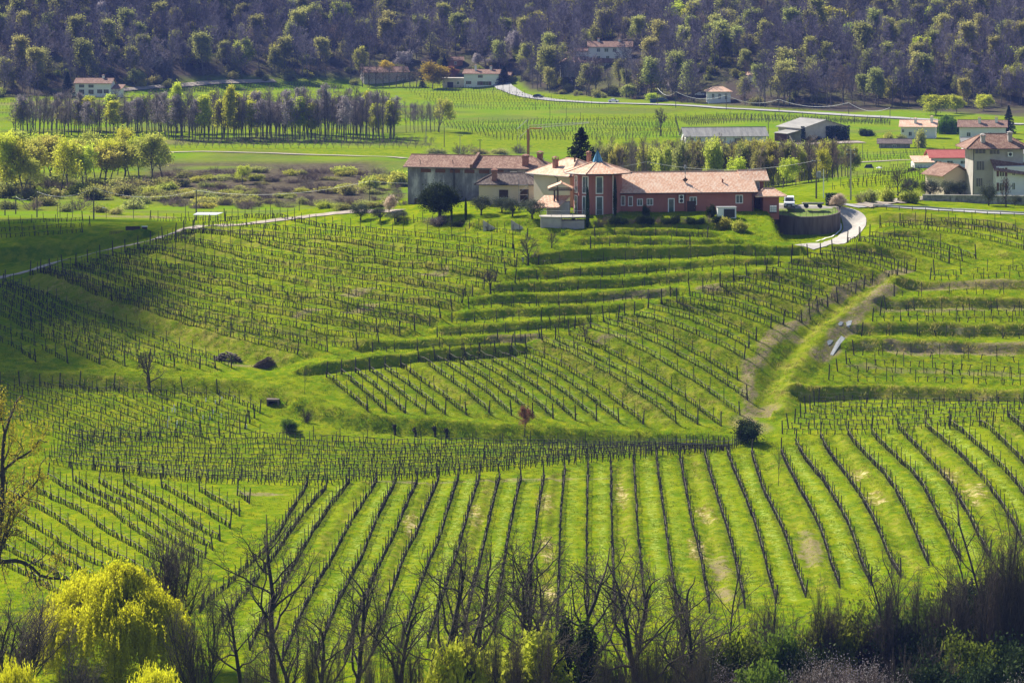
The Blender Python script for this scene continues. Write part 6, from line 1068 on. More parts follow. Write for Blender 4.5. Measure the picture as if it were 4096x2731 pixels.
FSHR = {'ol': Proto('shrub', *proto_tree(500, 3, wm=twigb, tm=twigb, sides=(3, 3, 3), leaf=(2, .3, .16, L_OL), n=(7, 4), r0=.05, t0=(.1, .2), ang=(36, 38), ratio=(.5, .5), seg=(3, 2, 2), trunks=9, spread=.5, rmin=.025), single=True), 'br': Proto('shrub', *proto_tree(501, 3, wm=twigb, tm=twigb, sides=(3, 3, 3), n=(7, 4), r0=.04, t0=(.1, .2), ang=(40, 40), ratio=(.5, .5), seg=(3, 2, 2), trunks=11, spread=.7, rmin=.018), single=True), 'gr': Proto('shrub', *proto_tree(502, 3, wm=twigb, tm=twigp, sides=(3, 3, 3), leaf=(2, .35, .15, L_OL), n=(7, 4), r0=.04, t0=(.1, .2), ang=(44, 40), ratio=(.5, .5), seg=(3, 2, 2), trunks=10, spread=.8, rmin=.022), single=True), 'yg': Proto('shrub', *proto_tree(503, 3, wm=twigb, tm=twigb, sides=(3, 3, 3), leaf=(4, .3, .17, L_YG), n=(7, 4), r0=.05, t0=(.1, .2), ang=(36, 38), ratio=(.5, .5), seg=(3, 2, 2), trunks=9, spread=.5, rmin=.025), single=True), 'dk': Proto('shrub', *proto_tree(504, 3, wm=twigd, tm=twigd, sides=(3, 3, 3), leaf=(3, .25, .13, L_DK), n=(8, 4), r0=.05, t0=(.1, .2), ang=(40, 38), ratio=(.5, .5), seg=(3, 2, 2), trunks=12, spread=.6, rmin=.02), single=True)}
def plant(pr, px, yt, yb, label, cat='tree', w=None, s=None, group=None):
    p = W(px, s) if s else G(px, yb); k = F / p.y; base = (CZ - p.z) * k + HY; return pr.put(p - Vector((0, 0, .1)), label, cat, max((base - yt) / k, .5), None if w is None else w / 2 / k, RS.rand() * 6.28, group)
# --- front edge: bare trees against the foreground slope
FT = [(1090, 2035, 38.5, 0), (955, 2320, 39, 1), (1415, 2205, 40, 2), (1590, 2330, 41, 3), (1722, 2105, 39.5, 4), (1830, 2330, 42, 5), (1912, 2150, 39, 0), (2025, 2215, 40.5, 1), (2122, 2095, 39.5, 2), (2215, 2330, 42, 3), (2305, 2130, 40.5, 5), (2480, 2225, 40, 4), (2552, 2175, 41, 1), (2690, 2240, 40, 2), (1290, 2360, 41, 4), (1180, 2420, 42.5, 3), (2790, 2360, 41.5, 0)]
for i, (px, yt, s, k) in enumerate(sorted(FT)): plant(ROB[k], px, yt, None, f'leafless dark branched tree at the front edge, {ORD[i]} to the right of the yellow willow', s=s, group='bare trees along the front edge')
for i, (px, yt, s, k) in enumerate(((2940, 2185, 38.5, 0), (3110, 2330, 39.5, 1), (3540, 2165, 38.5, 2), (3615, 2195, 38, 1), (3785, 2245, 38.5, 0), (3955, 1960, 37.5, 2), (4050, 2000, 38, 0), (3900, 2130, 38.2, 1), (2650, 2420, 40, 2), (4110, 2090, 37.5, 1))): plant(SLIM[k], px, yt, None, f'thin bare sapling rising out of the right hand thicket, {ORD[i]} listed rightwards from the ivy columns' if False else ['slim bare sapling beside a row end at the thicket edge', 'short bare sapling inside the thicket under the centre right rows', 'slim forked sapling rising high from the middle of the thicket', 'slim sapling close beside the forked thicket sapling', 'thin sapling between the thicket and the last long rows', 'tallest bare sapling above the dark thicket corner', 'second tallest bare sapling above the dark thicket corner', 'leaning sapling just left of the tallest thicket sapling', 'low sapling at the left end of the thicket', 'bare sapling at the right frame edge over the thicket'][i], s=s)
for i, (px, yt) in enumerate(((1005, 2480), (1130, 2500), (1235, 2450), (1340, 2490), (1480, 2470), (1560, 2420), (1660, 2440), (1760, 2420), (1880, 2430), (1960, 2380), (2070, 2400), (2170, 2360), (2430, 2450), (2520, 2400), (2610, 2390), (2740, 2460), (2820, 2440))): plant(DENSE[i % 2], px, yt, None, f'low bare brushy tree along the front edge, {ORD[i]} right of the yellow willow', w=125, s=43, group='brushy trees along the front edge')
plant(DENSE[0], 700, 2050, None, 'dense upright bare tree right behind the yellow willow', w=330, s=37.2); plant(DENSE[1], 800, 2330, None, 'lower dense bare tree right of the yellow willow', w=300, s=39.5); plant(DENSE[1], 60, 2330, None, 'dense bare thorny tree at the lower left corner', w=460, s=39); plant(DENSE[0], 330, 2540, None, 'dense bare bush before the foot of the yellow willow', w=330, s=42)
bigo = Proto('old_oak', *proto_tree(520, 26, n=(12, 8, 7), r0=.55, t0=(.3, .2, .2), ang=(62, 48, 45), ratio=(.48, .5, .48), gn=(.08, .2, .24, .26), up=(.05, .05, .04, .02), seg=(9, 8, 5, 4), rmin=.012, leaf=(2, .3, .14, L_BZ))); plant(bigo, -30, 1530, None, 'gnarled old tree with bronze buds reaching in at the left edge', s=36.5, w=640)
plant(WIL, 445, 2222, None, 'large yellow weeping willow at the lower left', w=590, s=37.8); plant(WIL2, 625, 2615, None, 'small yellow willow at the bottom edge', w=260, s=41.5); plant(WIL2, 60, 2590, None, 'yellow willow foliage at the bottom left corner', w=240, s=42)
plant(BUSH['yellow'][0], 2130, 2455, None, 'large bright yellow-green budding bush at the bottom centre', 'bush', w=400, s=42); plant(BUSH['yellow'][1], 1850, 2520, None, 'smaller yellow-green budding bush left of the large one', 'bush', w=320, s=43)
plant(IVC, 2262, 2425, None, 'narrower dark ivy covered trunk at the bottom centre', w=105, s=41); plant(IVC, 2345, 2450, None, 'broader dark ivy covered trunk at the bottom centre', w=150, s=41.3); plant(IVC, 1985, 2560, None, 'dark ivy covered trunk behind the yellow-green bush', w=110, s=41.5)
# thicket at the lower right
TH = [(2600, 2560, 'green'), (2690, 2600, 'twig'), (2760, 2520, 'green'), (2850, 2470, 'twig'), (2900, 2610, 'brown'), (2960, 2500, 'green'), (3040, 2455, 'twig'), (3060, 2620, 'green'), (3130, 2470, 'green'), (3180, 2400, 'twig'), (3240, 2500, 'dark'), (3300, 2400, 'green'), (3330, 2560, 'brown'), (3400, 2360, 'green'), (3430, 2590, 'brown'), (3470, 2390, 'twig'), (3530, 2600, 'brown'), (3540, 2350, 'green'), (3600, 2400, 'dark'), (3640, 2310, 'twig'), (3700, 2350, 'green'), (3740, 2440, 'dark'), (3790, 2330, 'twig'), (3840, 2290, 'dark'), (3860, 2480, 'green'), (3920, 2260, 'dark'), (3970, 2380, 'dark'), (4020, 2220, 'dark'), (4060, 2400, 'twig'), (4110, 2250, 'dark'), (4100, 2520, 'dark'), (3960, 2560, 'dark'), (4080, 2640, 'brown'), (3700, 2560, 'dark'), (3820, 2620, 'dark'), (2440, 2600, 'green'), (2520, 2640, 'twig'), (3620, 2560, 'twig'), (3180, 2600, 'brown'), (3760, 2520, 'twig'), (4000, 2470, 'dark')]
cnt = {}
for px, yt, k in sorted(TH):
    cnt[k] = cnt.get(k, 0) + 1; s = 36.6 + (yt - 2200) / 90; lb = {'green': 'fresh green leafy bush in the front thicket', 'twig': 'dark bare twiggy bush in the front thicket', 'brown': 'brown bush with blossom specks', 'dark': 'dark evergreen ivy mound in the front thicket'}[k]
    plant(random.Random(px).choice(BUSH[k]), px, yt, None, f'{lb}, {ORD[cnt[k]-1]} of its kind from its left end', 'bush', w=230 if k != 'brown' else 260, s=s, group='bushes of the front thicket')
for i, (px, yt, w_) in enumerate(((3080, 2330, 170), (3300, 2270, 150), (3560, 2230, 190), (3700, 2240, 170), (3830, 2190, 190), (3940, 2080, 200), (4040, 1990, 220), (4110, 2050, 220))): plant(DENSE[i % 2], px, yt, None, f'tangled brown bare tree over the front thicket, {ORD[i]} from the left', w=w_, s=39, group='tangled bare trees over the front thicket')
for i in range(9): plant(THICK[i % 3], 1450 + i * 27, 250 + (i * 17) % 30, 348, 'leafless tree screening the half hidden pinkish barn', w=60, group='leafless trees before the half hidden barn')
# --- single small trees among the vines
for px, yt, yb, w, k, lb in ((2112, 928, 1057, 110, 0, 'bare fruit tree at the upper terrace corner where the slope rows end'), (2205, 925, 992, 70, 1, 'bare fruit tree just below the white terrace wall'), (1962, 1060, 1177, 100, 2, 'bare fruit tree where the slope rows meet the terraces'), (600, 1392, 1566, 125, 1, 'leaning dark apple tree on the grassy bank left of the log pile'), (2340, 1275, 1368, 70, 0, 'small bare tree between the central rows')): plant(VTREE[k], px, yt, yb, lb, w=w)
for px, yt, yb, w, k, lb in ((2236, 1175, 1338, 80, 0, 'tall thin bare sapling standing among the terraces'), (1499, 912, 1048, 45, 1, 'thin sapling in the middle of the western slope rows'), (1217, 1440, 1573, 55, 2, 'lone sapling at the corner of the central block'), (3243, 1085, 1276, 110, 0, 'feathery bare tree beside the dirt track'), (2438, 1290, 1393, 40, 1, 'small sapling on the bank right of the small bare tree'), (3112, 1765, 1942, 90, 2, 'bare sapling at the top end of the foreground rows'), (2552, 1600, 1690, 22, 1, 'tiny sapling at the lower end of the central block'), (3205, 960, 1010, 45, 0, 'small bare tree below the curved retaining wall')): plant(SLIM[k], px, yt, yb, lb, w=w)
RDT = Proto('red_bud_tree', *proto_tree(530, 4.2, wm=barkd, tm=twigb, leaf=(4, .16, .06, L_RD), n=(8, 6, 4), r0=.08, t0=(.4, .25, .2), ang=(50, 45, 42), ratio=(.45, .55, .5), rmin=.01, cut=1)); plant(RDT, 2098, 1612, 1744, 'small tree with reddish buds on the long grass bank', w=90)
plant(BUSH['dark'][0], 2988, 1655, 1772, 'round dark bush at the foot of the dirt track', 'bush', w=115); plant(BUSH['green'][0], 1158, 1668, 1728, 'small loose bush on the bank below the culvert', 'bush', w=70); plant(BUSH['twig'][0], 1225, 1620, 1690, 'small twiggy bush on the grassy corner bank', 'bush', w=55)
# --- garden plants round the winery
plant(OAK, 1758, 708, 872, 'dark round evergreen oak before the stained barn', w=160); plant(SPR, 2325, 503, None, 'tall dark spruce behind the tower', s=21.2, w=225)
for i, (px, yt, yb, w) in enumerate(((1925, 770, 862, 95), (2010, 775, 850, 90), (2050, 780, 866, 85), (2130, 785, 876, 115), (1443, 800, 882, 90), (1520, 815, 886, 75), (1590, 835, 888, 95))): plant(OLV[i % 3], px, yt, yb, ['olive tree above the further wedge wall', 'olive tree behind the middle of the olive lawn', 'olive tree between the two wedge walls', 'broad olive tree beside the white terrace', 'grey olive at the far left of the garden', 'grey olive beside the pale blossom tree', 'low grey olive before the stained barn corner'][i], w=w)
for px, yt, yb, w, lb in ((1963, 706, 800, 22, 'taller slender cypress before the cream annexe'), (1987, 718, 800, 17, 'shorter slender cypress before the cream annexe'), (1863, 788, 882, 11, 'pencil thin cypress at the olive lawn edge'), (1806, 800, 900, 9, 'pencil thin cypress beside the evergreen oak'), (2350, 742, 910, 16, 'tall pencil cypress in front of the tower'), (2460, 702, 868, 16, 'tall pencil cypress between tower and long wing')): plant(CYP, px, yt, yb, lb, w=w)
BLS = Proto('blossom_shrub', *proto_tree(540, 4, wm=barkd, tm=twigb, leaf=(6, .2, .08, leafm('cream_blossom', (.62, .48, .36), (.75, .62, .5), .4, .05)), n=(9, 6, 3), r0=.08, t0=(.15, .2, .2), ang=(40, 42, 40), ratio=(.5, .5, .5), cut=1)); plant(BLS, 1556, 772, 850, 'cream blossoming tree behind the grey olives', w=66)
plant(BLS, 3360, 768, 832, 'white blossoming shrub beside the hedge block', 'shrub', w=70); plant(BUSH['brown'][0], 1752, 850, 905, 'bronze budding shrub below the evergreen oak', 'shrub', w=110); plant(FSHR['dk'], 1830, 872, 905, 'low dark shrub right of the bronze shrub', 'shrub', w=60); plant(SPRF, 2157, 616, None, 'dark conifer top behind the barn roof', s=21.0, w=55)
for i in range(15):
    px = 2425 + i * 34; plant(FSHR['dk'] if i % 3 else FSHR['br'], px, 852 + (i % 4) * 5, 893, f'dark hedge shrub along the pink wing, {ORD[i]} right of the tower', 'shrub', w=44, group='hedge shrubs along the pink wing')
for px, yt, yb, w, k, lb in ((2300, 855, 898, 40, 'br', 'reddish twiggy shrub left of the tower cypress'), (2397, 858, 906, 50, 'br', 'reddish twiggy shrub right of the tower cypress'), (2586, 812, 868, 34, 'dk', 'spiky dark plant beside the glazed door'), (2843, 812, 868, 42, 'dk', 'dark shrub left of the chiller box'), (2890, 858, 910, 60, 'yg', 'bright green shrub below the chiller box'), (2960, 870, 925, 60, 'yg', 'sunlit shrub on the bank below the water tank')): plant(FSHR[k], px, yt, yb, lb, 'shrub', w=w)
for i, (px, yt, yb, w) in enumerate(((3640, 700, 790, 80), (3720, 705, 786, 90), (3790, 706, 784, 90), (3840, 712, 788, 70), (3955, 720, 800, 75), (4060, 770, 840, 60))): plant(OLV[i % 3], px, yt, None, f'grey olive tree around the stone garden wall, {ORD[i]} from the road side', w=w, s=20.9 if i < 4 else 21.6)
plant(VTREE[0], 3592, 652, 808, 'tall bare tree left of the stone garden wall', w=90); plant(VTREE[1], 4025, 700, None, 'bare tree before the white wing at the right edge', w=70, s=21.7)
for px, yt, yb, w, k, lb in ((3480, 742, 812, 70, 'ol', 'olive tinted shrub right of the concrete pole'), (3545, 738, 812, 70, 'yg', 'yellowish shrub by the meadow road'), (3640, 755, 812, 75, 'yg', 'round yellow-green shrub before the stone wall'), (3440, 760, 815, 50, 'br', 'bare shrub at the road corner')): plant(FSHR[k], px, yt, yb, lb, 'shrub', w=w)
# --- valley: left willows, poplar grove, orchard, thicket behind the winery, scrub
vw = sorted([(30, 535, 785), (95, 560, 790), (150, 560, 745), (200, 560, 740), (245, 575, 770), (300, 575, 735), (345, 560, 730), (395, 570, 735), (440, 565, 730), (470, 520, 700), (520, 575, 720), (555, 552, 722), (610, 545, 735), (650, 560, 720), (90, 650, 785), (65, 530, 720), (180, 540, 715), (270, 590, 760), (330, 600, 760), (420, 590, 740), (-30, 545, 760), (500, 600, 725), (230, 545, 700), (120, 600, 770), (380, 545, 712)])
for i, (px, yt, yb) in enumerate(vw): plant(LEANW[i % 3], px, yt - 22 - (i * 13) % 22, yb, f'yellow-green budding willow in the left valley wood, {ORD[i]} from the left', w=130 + (i * 37) % 50, group='budding willows of the left valley wood')
us = [(rg_.uniform(-40, 690), rg_.uniform(738, 800), rg_.choice(('ol', 'yg', 'br', 'ol', 'gr'))) for rg_ in [random.Random(66)] for _ in range(46)]
nu = {'br': 'bare brown', 'ol': 'olive tinted', 'yg': 'yellow-green', 'gr': 'greyish'}
for px, yb, k_ in us: plant(FSHR[k_], px, yb - 38 - (px * 7) % 30, yb, nu[k_] + ' undergrowth shrub below the left valley willows', 'shrub', w=90, group=nu[k_] + ' undergrowth below the left willows')
plant(LEANW[1], 968, 655, 738, 'bright round willow alone on the brown scrub field', w=88); plant(LEANW[0], 1752, 378, 528, 'large budding willow at the right end of the poplar grove', w=130)
rg = random.Random(21); k = 0
for yb, x0, x1 in ((562, 640, 1570), (550, 60, 1580), (534, 60, 1570)):
    x = x0
    while x < x1:
        q = rg.random(); kind = 'bare' if q < .74 else ('pale' if q < .87 else 'yg'); pr = rg.choice(GROVE[kind]); px = x + rg.gauss(0, 4); yb2 = yb - 8 * (px < 700)
        plant(pr, px, 380 + rg.gauss(0, 20) + (552 - yb) * .4, yb2 + rg.gauss(0, 3), {'bare': 'tall leafless poplar in the valley grove', 'pale': 'poplar with pale silvery catkins in the valley grove', 'yg': 'poplar with a fresh green top in the valley grove'}[kind], w=70, group={'bare': 'leafless poplars of the valley grove', 'pale': 'silvery poplars of the valley grove', 'yg': 'greening poplars of the valley grove'}[kind]); k += 1
        x += 16.5 if yb != 562 else 16
for i in range(13): plant(GROVE['pale' if i == 2 else 'bare'][i % 2], 1625 + i * 11 + (i % 3) * 4, 398 + (i * 7) % 18, 532 - (i % 3) * 6, 'slim poplar in the small clump left of the large willow', w=38, group='slim poplars left of the large willow')
for j, yb in enumerate((594, 582, 571)):
    for i in range(36):
        px = 700 + i * 29 + j * 9 + rg.gauss(0, 3); plant(ORCH, px, yb - 27 - rg.random() * 6, yb, 'small pruned orchard tree in the rows below the poplar grove', 'fruit tree', w=24, group='orchard trees below the poplar grove')
tk = []
for yb, x0, x1, st in ((800, 2960, 3400, 17), (785, 2700, 3410, 17), (768, 2500, 3330, 17), (752, 2400, 3300, 19), (735, 2380, 3250, 22)):
    x = x0
    while x < x1: tk.append((x + rg.gauss(0, 5), yb + rg.gauss(0, 3))); x += st
for i, (px, yb) in enumerate(tk):
    s_ = 17.2 - (800 - yb) * .035; q = rg.random(); yt = 562 + rg.gauss(0, 16) + max(0, (2560 - px)) * .08
    if q < .68: plant(THICK[i % 3], px, yt, None, 'leafless tree in the thicket behind the winery roof', w=62, s=s_, group='leafless trees behind the winery')
    else: plant(LEAFY['yg' if q < .85 else 'ol'][i % 2], px, yt, None, 'yellow budding tree in the thicket behind the winery roof', w=80, s=s_, group='budding trees behind the winery')
for px, yt, yb, w, s_, lb in ((2922, 613, 760, 112, 17.4, 'bright green round tree above the winery roof ridge'), (3130, 618, 790, 118, 17.6, 'bright green round tree behind the parked van'), (3312, 582, 790, 92, 17.6, 'tall yellow-green tree behind the transformer pole'), (2200 + 170, 585, 720, 90, 15.5, 'yellow-green tree right behind the spruce')): plant(LEANW[1], px, yt, yb, lb, w=w, s=s_)
sc = []
for i in range(190): sc.append((rg.uniform(610, 1620), rg.uniform(690, 838), rg.choice(('br', 'ol', 'br', 'br', 'gr', 'br', 'br', 'yg'))))
for i in range(46): sc.append((rg.uniform(330, 1000), rg.uniform(770, 815), rg.choice(('ol', 'yg', 'ol', 'br'))))
nm = {'br': 'bare brown shrub on the valley scrub field', 'ol': 'olive tinted shrub on the valley scrub field', 'yg': 'yellow-green shrub on the valley scrub field', 'gr': 'greyish shrub on the valley scrub field'}
for px, yb, k in sc: plant(FSHR[k], px, yb - rg.uniform(14, 38), yb, nm[k], 'shrub', w=rg.uniform(50, 100), group=nm[k].replace('shrub', 'shrubs'))
for i, (px, yt, yb, w, k) in enumerate(((520, 778, 838, 120, 'gr'), (315, 782, 842, 110, 'br'), (405, 806, 850, 80, 'gr'), (455, 818, 858, 70, 'gr'), (255, 802, 848, 75, 'gr'), (130, 785, 840, 120, 'br'), (35, 785, 838, 90, 'gr'), (185, 765, 822, 110, 'gr'), (820, 785, 822, 80, 'gr'), (895, 772, 820, 80, 'gr'), (985, 790, 838, 110, 'br'), (1750, 582, 620, 95, 'gr'), (1850, 568, 618, 100, 'br'), (1930, 584, 616, 90, 'gr'), (2000, 588, 616, 90, 'ol'), (2082, 572, 612, 100, 'br'), (1480, 690, 760, 90, 'yg'), (1590, 670, 745, 90, 'yg'), (1390, 725, 780, 80, 'ol'), (3555, 520, 566, 48, 'yg'), (3605, 530, 566, 40, 'ol'), (3682, 500, 592, 62, 'ol'), (3470, 510, 545, 60, 'dk'), (3800, 500, 530, 70, 'dk'))): plant(FSHR[k], px, yt, yb, ['big grey-green bush in the left hollow', 'brown bush in the left hollow beside the tall poles', 'small grey bush below the big left bush', 'lowest grey bush in the left hollow', 'grey bush left of the brown hollow bush', 'broad brown bush near the left edge hollow', 'grey bush touching the left edge hollow', 'grey bush under the left willows', 'grey meadow bush behind the white shelter', 'taller grey meadow bush behind the white shelter', 'brown meadow bush right of the shelter bushes', 'first hedge bush in the meadow behind the barn', 'tall hedge bush in the meadow behind the barn', 'middle hedge bush in the meadow behind the barn', 'olive hedge bush in the meadow behind the barn', 'last hedge bush beside the crane mast', 'yellow-green bush left of the barn corner', 'rounded yellow-green bush at the barn gable', 'olive bush below the barn corner bushes', 'yellow bush before the brown village shed', 'small bush before the brown village shed', 'tall bush left of the red roofed workshop', 'dark hedge before the white village house', 'dark hedge right of the white village house'][i], 'bush', w=w)
plant(WILG, 3790, 455, 535, 'fresh green weeping willow between the two village houses', w=95); plant(VTREE[2], 2645, 425, 545, 'big bare tree left of the long grey barn', w=80)
# --- trees standing out on the wooded hill
HT = [(1131, 18, 95, 60, 'yg'), (1250, 6, 120, 120, 'ol'), (1363, -5, 150, 75, 'yg'), (310, 143, 225, 62, 'yg'), (119, 116, 160, 36, 'yg'), (640, 98, 170, 56, 'yg'), (979, 143, 292, 78, 'yg'), (1101, 164, 265, 52, 'yg'), (1178, 116, 195, 64, 'br'), (1229, 208, 282, 50, 'ol'), (372, 240, 320, 52, 'ol'), (547, 268, 345, 58, 'ol'), (280, 60, 120, 58, 'wh'), (405, -5, 115, 48, 'wh'), (12, 116, 178, 42, 'ol'), (790, 200, 265, 100, 'ol'), (1520, 15, 95, 72, 'yg'), (1805, 30, 125, 98, 'ol'), (1966, 140, 205, 60, 'br'), (2145, 38, 142, 88, 'yg'), (2272, -10, 90, 108, 'ol'), (2234, 80, 135, 68, 'yg'), (2395, 98, 165, 84, 'br'), (2178, 132, 200, 48, 'br'), (2050, 115, 220, 62, 'wh'), (1993, 200, 268, 78, 'wh'), (1910, 208, 268, 42, 'wh'), (2535, 35, 115, 58, 'wh'), (2493, 65, 125, 50, 'yg'), (1730, 236, 356, 104, 'bz'), (1808, 258, 322, 48, 'rd'), (1546, 238, 312, 72, 'bz'), (1624, 196, 275, 68, 'wh'), (1440, 178, 300, 54, 'yg'), (2690, 315, 385, 52, 'wh'), (2713, -5, 130, 98, 'br'), (2683, 165, 215, 52, 'yg'), (2612, 368, 408, 48, 'br'), (2517, 330, 395, 62, 'ol'), (2770, 5, 160, 92, 'br'), (3017, 55, 190, 95, 'yg'), (3172, 48, 145, 82, 'ol'), (3330, 18, 150, 108, 'yg'), (3404, 85, 180, 88, 'br'), (3434, 24, 105, 68, 'yg'), (3738, 12, 120, 112, 'br'), (3607, 80, 150, 72, 'yg'), (3684, 130, 290, 72, 'br'), (3827, 150, 295, 92, 'yg'), (4005, 165, 290, 92, 'br'), (3755, 85, 170, 82, 'ol'), (4065, 245, 388, 104, 'yg'), (4017, 300, 388, 72, 'ol'), (3744, 370, 462, 112, 'br'), (3827, 375, 455, 66, 'br'), (3559, 310, 415, 62, 'yg'), (3934, 370, 445, 64, 'br'), (3672, 280, 380, 52, 'yg'), (3744, 280, 345, 52, 'yg'), (2960, 60, 205, 62, 'ol'), (3452, 165, 225, 62, 'yg'), (3077, 190, 270, 82, 'ol'), (3950, 60, 150, 90, 'ol'), (4060, 90, 190, 80, 'ol'), (700, 20, 110, 60, 'ol'), (840, 60, 130, 60, 'ol'), (180, 40, 120, 70, 'ol'), (60, 20, 110, 60, 'ol'), (3560, 20, 110, 70, 'ol'), (2900, 20, 110, 80, 'ol')]
kn = {'yg': 'yellow-green budding tree on the wooded hill', 'ol': 'dull olive tree on the wooded hill', 'br': 'bright green tree on the wooded hill', 'wh': 'white blossoming tree on the wooded hill', 'bz': 'bronze leafed tree near the far farmhouses', 'rd': 'small red leafed tree beside the roadside farmhouse'}
cnt = {}
for px, yt, yb, w, k in sorted(HT): cnt[k] = cnt.get(k, 0) + 1; plant(LEAFY[k][cnt[k] % 2], px, yt, yb, kn[k] + ('' if k == 'rd' else f', {ORD[cnt[k]-1]} of these from the left'), w=w * 1.2)
for px, yt, yb, w, lb in ((2302, 98, 190, 78, 'broad dark pine on the wooded hill'), (2205, 132, 255, 76, 'tall dark cedar left of the hillside villa'), (1778, 222, 300, 42, 'dark conifer above the roadside farmhouse'), (2015, 262, 335, 60, 'dark conifer where the valley road enters the wood'), (600, 128, 225, 40, 'dark ivy clad tree in the upper left wood'), (555, 138, 195, 22, 'narrow dark conifer in the upper left wood'), (270, 285, 392, 62, 'dark conifer beside the lone white farmhouse'), (4035, 418, 535, 56, 'dark conifer right of the brown roofed village house'), (2810, 100, 180, 60, 'dark ivy clad tree high in the purple wood'), (1690, 300, 350, 30, 'small dark conifer left of the roadside farmhouse')): plant(SPRF, px, yt, yb, lb, w=w)
# --- the bare wood as one mass
def scatter(name, P, rot, scl, pick, meshes):
    me = bpy.data.meshes.new(name); me.from_pydata(P, [], [])
    for n_, t_, a in (('rot', 'FLOAT', rot), ('scl', 'FLOAT', scl), ('pick', 'INT', pick)): me.attributes.new(n_, t_, 'POINT').data.foreach_set('value', a)
    o = link(name, me); tag(o, kind='stuff'); c = bpy.data.collections.new(name + '_kinds')
    for i, m in enumerate(meshes): c.objects.link(bpy.data.objects.new(f'{name}_kind_{i:02d}', m))
    g = bpy.data.node_groups.new(name + '_nodes', 'GeometryNodeTree'); g.interface.new_socket('Geometry', in_out='INPUT', socket_type='NodeSocketGeometry'); g.interface.new_socket('Geometry', in_out='OUTPUT', socket_type='NodeSocketGeometry')
    n = g.nodes; l = g.links; gi = n.new('NodeGroupInput'); go = n.new('NodeGroupOutput'); ip = n.new('GeometryNodeInstanceOnPoints'); ci = n.new('GeometryNodeCollectionInfo'); ci.inputs['Collection'].default_value = c; ci.inputs['Separate Children'].default_value = True; ci.inputs['Reset Children'].default_value = True
    def na(nm, ty): q = n.new('GeometryNodeInputNamedAttribute'); q.data_type = ty; q.inputs['Name'].default_value = nm; return [s for s in q.outputs if s.enabled and s.name == 'Attribute'][0]
    cx_ = n.new('ShaderNodeCombineXYZ'); l.new(na('rot', 'FLOAT'), cx_.inputs['Z']); l.new(gi.outputs[0], ip.inputs['Points']); l.new(ci.outputs[0], ip.inputs['Instance']); ip.inputs['Pick Instance'].default_value = True
    l.new(na('pick', 'INT'), ip.inputs['Instance Index']); l.new(cx_.outputs[0], ip.inputs['Rotation']); l.new(na('scl', 'FLOAT'), ip.inputs['Scale']); l.new(ip.outputs[0], go.inputs[0])
    md = o.modifiers.new('scatter', 'NODES'); md.node_group = g; return o
KEEP = [(150, 500, 360, 470), (1640, 2010, 300, 440), (2335, 2555, 205, 350), (1440, 1680, 290, 400), (2800, 2950, 330, 470), (1790, 1860, 240, 290), (580, 660, 215, 275), (2560, 2620, 185, 235), (2990, 3050, 300, 350)]
pts = []; rg = random.Random(33); Yv = 1380.0
while Yv < 2150:
    u = -0.19
    while u < 0.19:
        y = Yv + rg.uniform(-3.2, 3.2); x = (u + rg.uniform(-.0021, .0021)) * y; fy = float(forest_y(np.float64(x), np.float64(y)))
        if y > fy + 1:
            z = gz(x, y); px = CX + F * x / y; py = HY + (CZ - z) * F / y
            if py > -260 and not any(a < px < b and c < py < d for a, b, c, d in KEEP) and rg.random() < .93: pts.append((x, y, z - .2))
        u += 7.2 / Yv
    Yv += 7.4
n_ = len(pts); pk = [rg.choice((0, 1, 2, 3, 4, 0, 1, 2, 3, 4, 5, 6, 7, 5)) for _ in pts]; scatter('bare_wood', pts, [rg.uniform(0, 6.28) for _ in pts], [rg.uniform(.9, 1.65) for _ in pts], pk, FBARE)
ub = []
for _ in range(2600):
    y = rg.uniform(1390, 1800); x = rg.uniform(-.19, .19) * y; fy = float(forest_y(np.float64(x), np.float64(y)))
    if fy - 6 < y < fy + 260: 
        z = gz(x, y); px = CX + F * x / y; py = HY + (CZ - z) * F / y
        if not any(a < px < b and c < py < d for a, b, c, d in KEEP): ub.append((x, y, z - .2))
scatter('wood_undergrowth', ub, [rg.uniform(0, 6.28) for _ in ub], [rg.uniform(.7, 1.7) for _ in ub], [rg.choice((0, 0, 1, 1, 2, 3)) for _ in ub], [FSHR[k].me for k in ('br', 'ol', 'gr', 'yg')])
# ------------------------------------------------------------------ an unseen cloud placed to shade the left corner, and the air
cm = pm('cloud_white', [(0.8, 0.8, 0.8), (0.85, 0.85, 0.85)], .01, 1.0)
def cloud():
    c0 = W(-20, 22.4); rg = random.Random(4); b = MB(); h = 640.0; k = (CZ + h - c0.z) / math.tan(SUN_EL); cx_, cy_ = c0.x + SUN_H.x * k, c0.y + SUN_H.y * k
    ico = [(0, 0, 1), (.894, 0, .447), (.276, .851, .447), (-.724, .526, .447), (-.724, -.526, .447), (.276, -.851, .447), (.724, .526, -.447), (-.276, .851, -.447), (-.894, 0, -.447), (-.276, -.851, -.447), (.724, -.526, -.447), (0, 0, -1)]
    fc = [(0, 1, 2), (0, 2, 3), (0, 3, 4), (0, 4, 5), (0, 5, 1), (1, 6, 2), (2, 7, 3), (3, 8, 4), (4, 9, 5), (5, 10, 1), (6, 7, 2), (7, 8, 3), (8, 9, 4), (9, 10, 5), (10, 6, 1), (11, 7, 6), (11, 8, 7), (11, 9, 8), (11, 10, 9), (11, 6, 10)]
    for i in range(1150):
        a = rg.uniform(0, 6.28); r = 88 * rg.random() ** .60; x = cx_ + r * math.cos(a) * .44; y = cy_ + r * math.sin(a) * 1.0; s = rg.uniform(2.0, 4.6) * (1.25 - r / 160); z = CZ + h + rg.gauss(0, 5)
        b.add([(x + s * p[0], y + s * p[1], z + s * p[2] * .6) for p in ico], fc)
    tag(b.build('cloud', cm, smooth=True), kind='structure')
cloud()
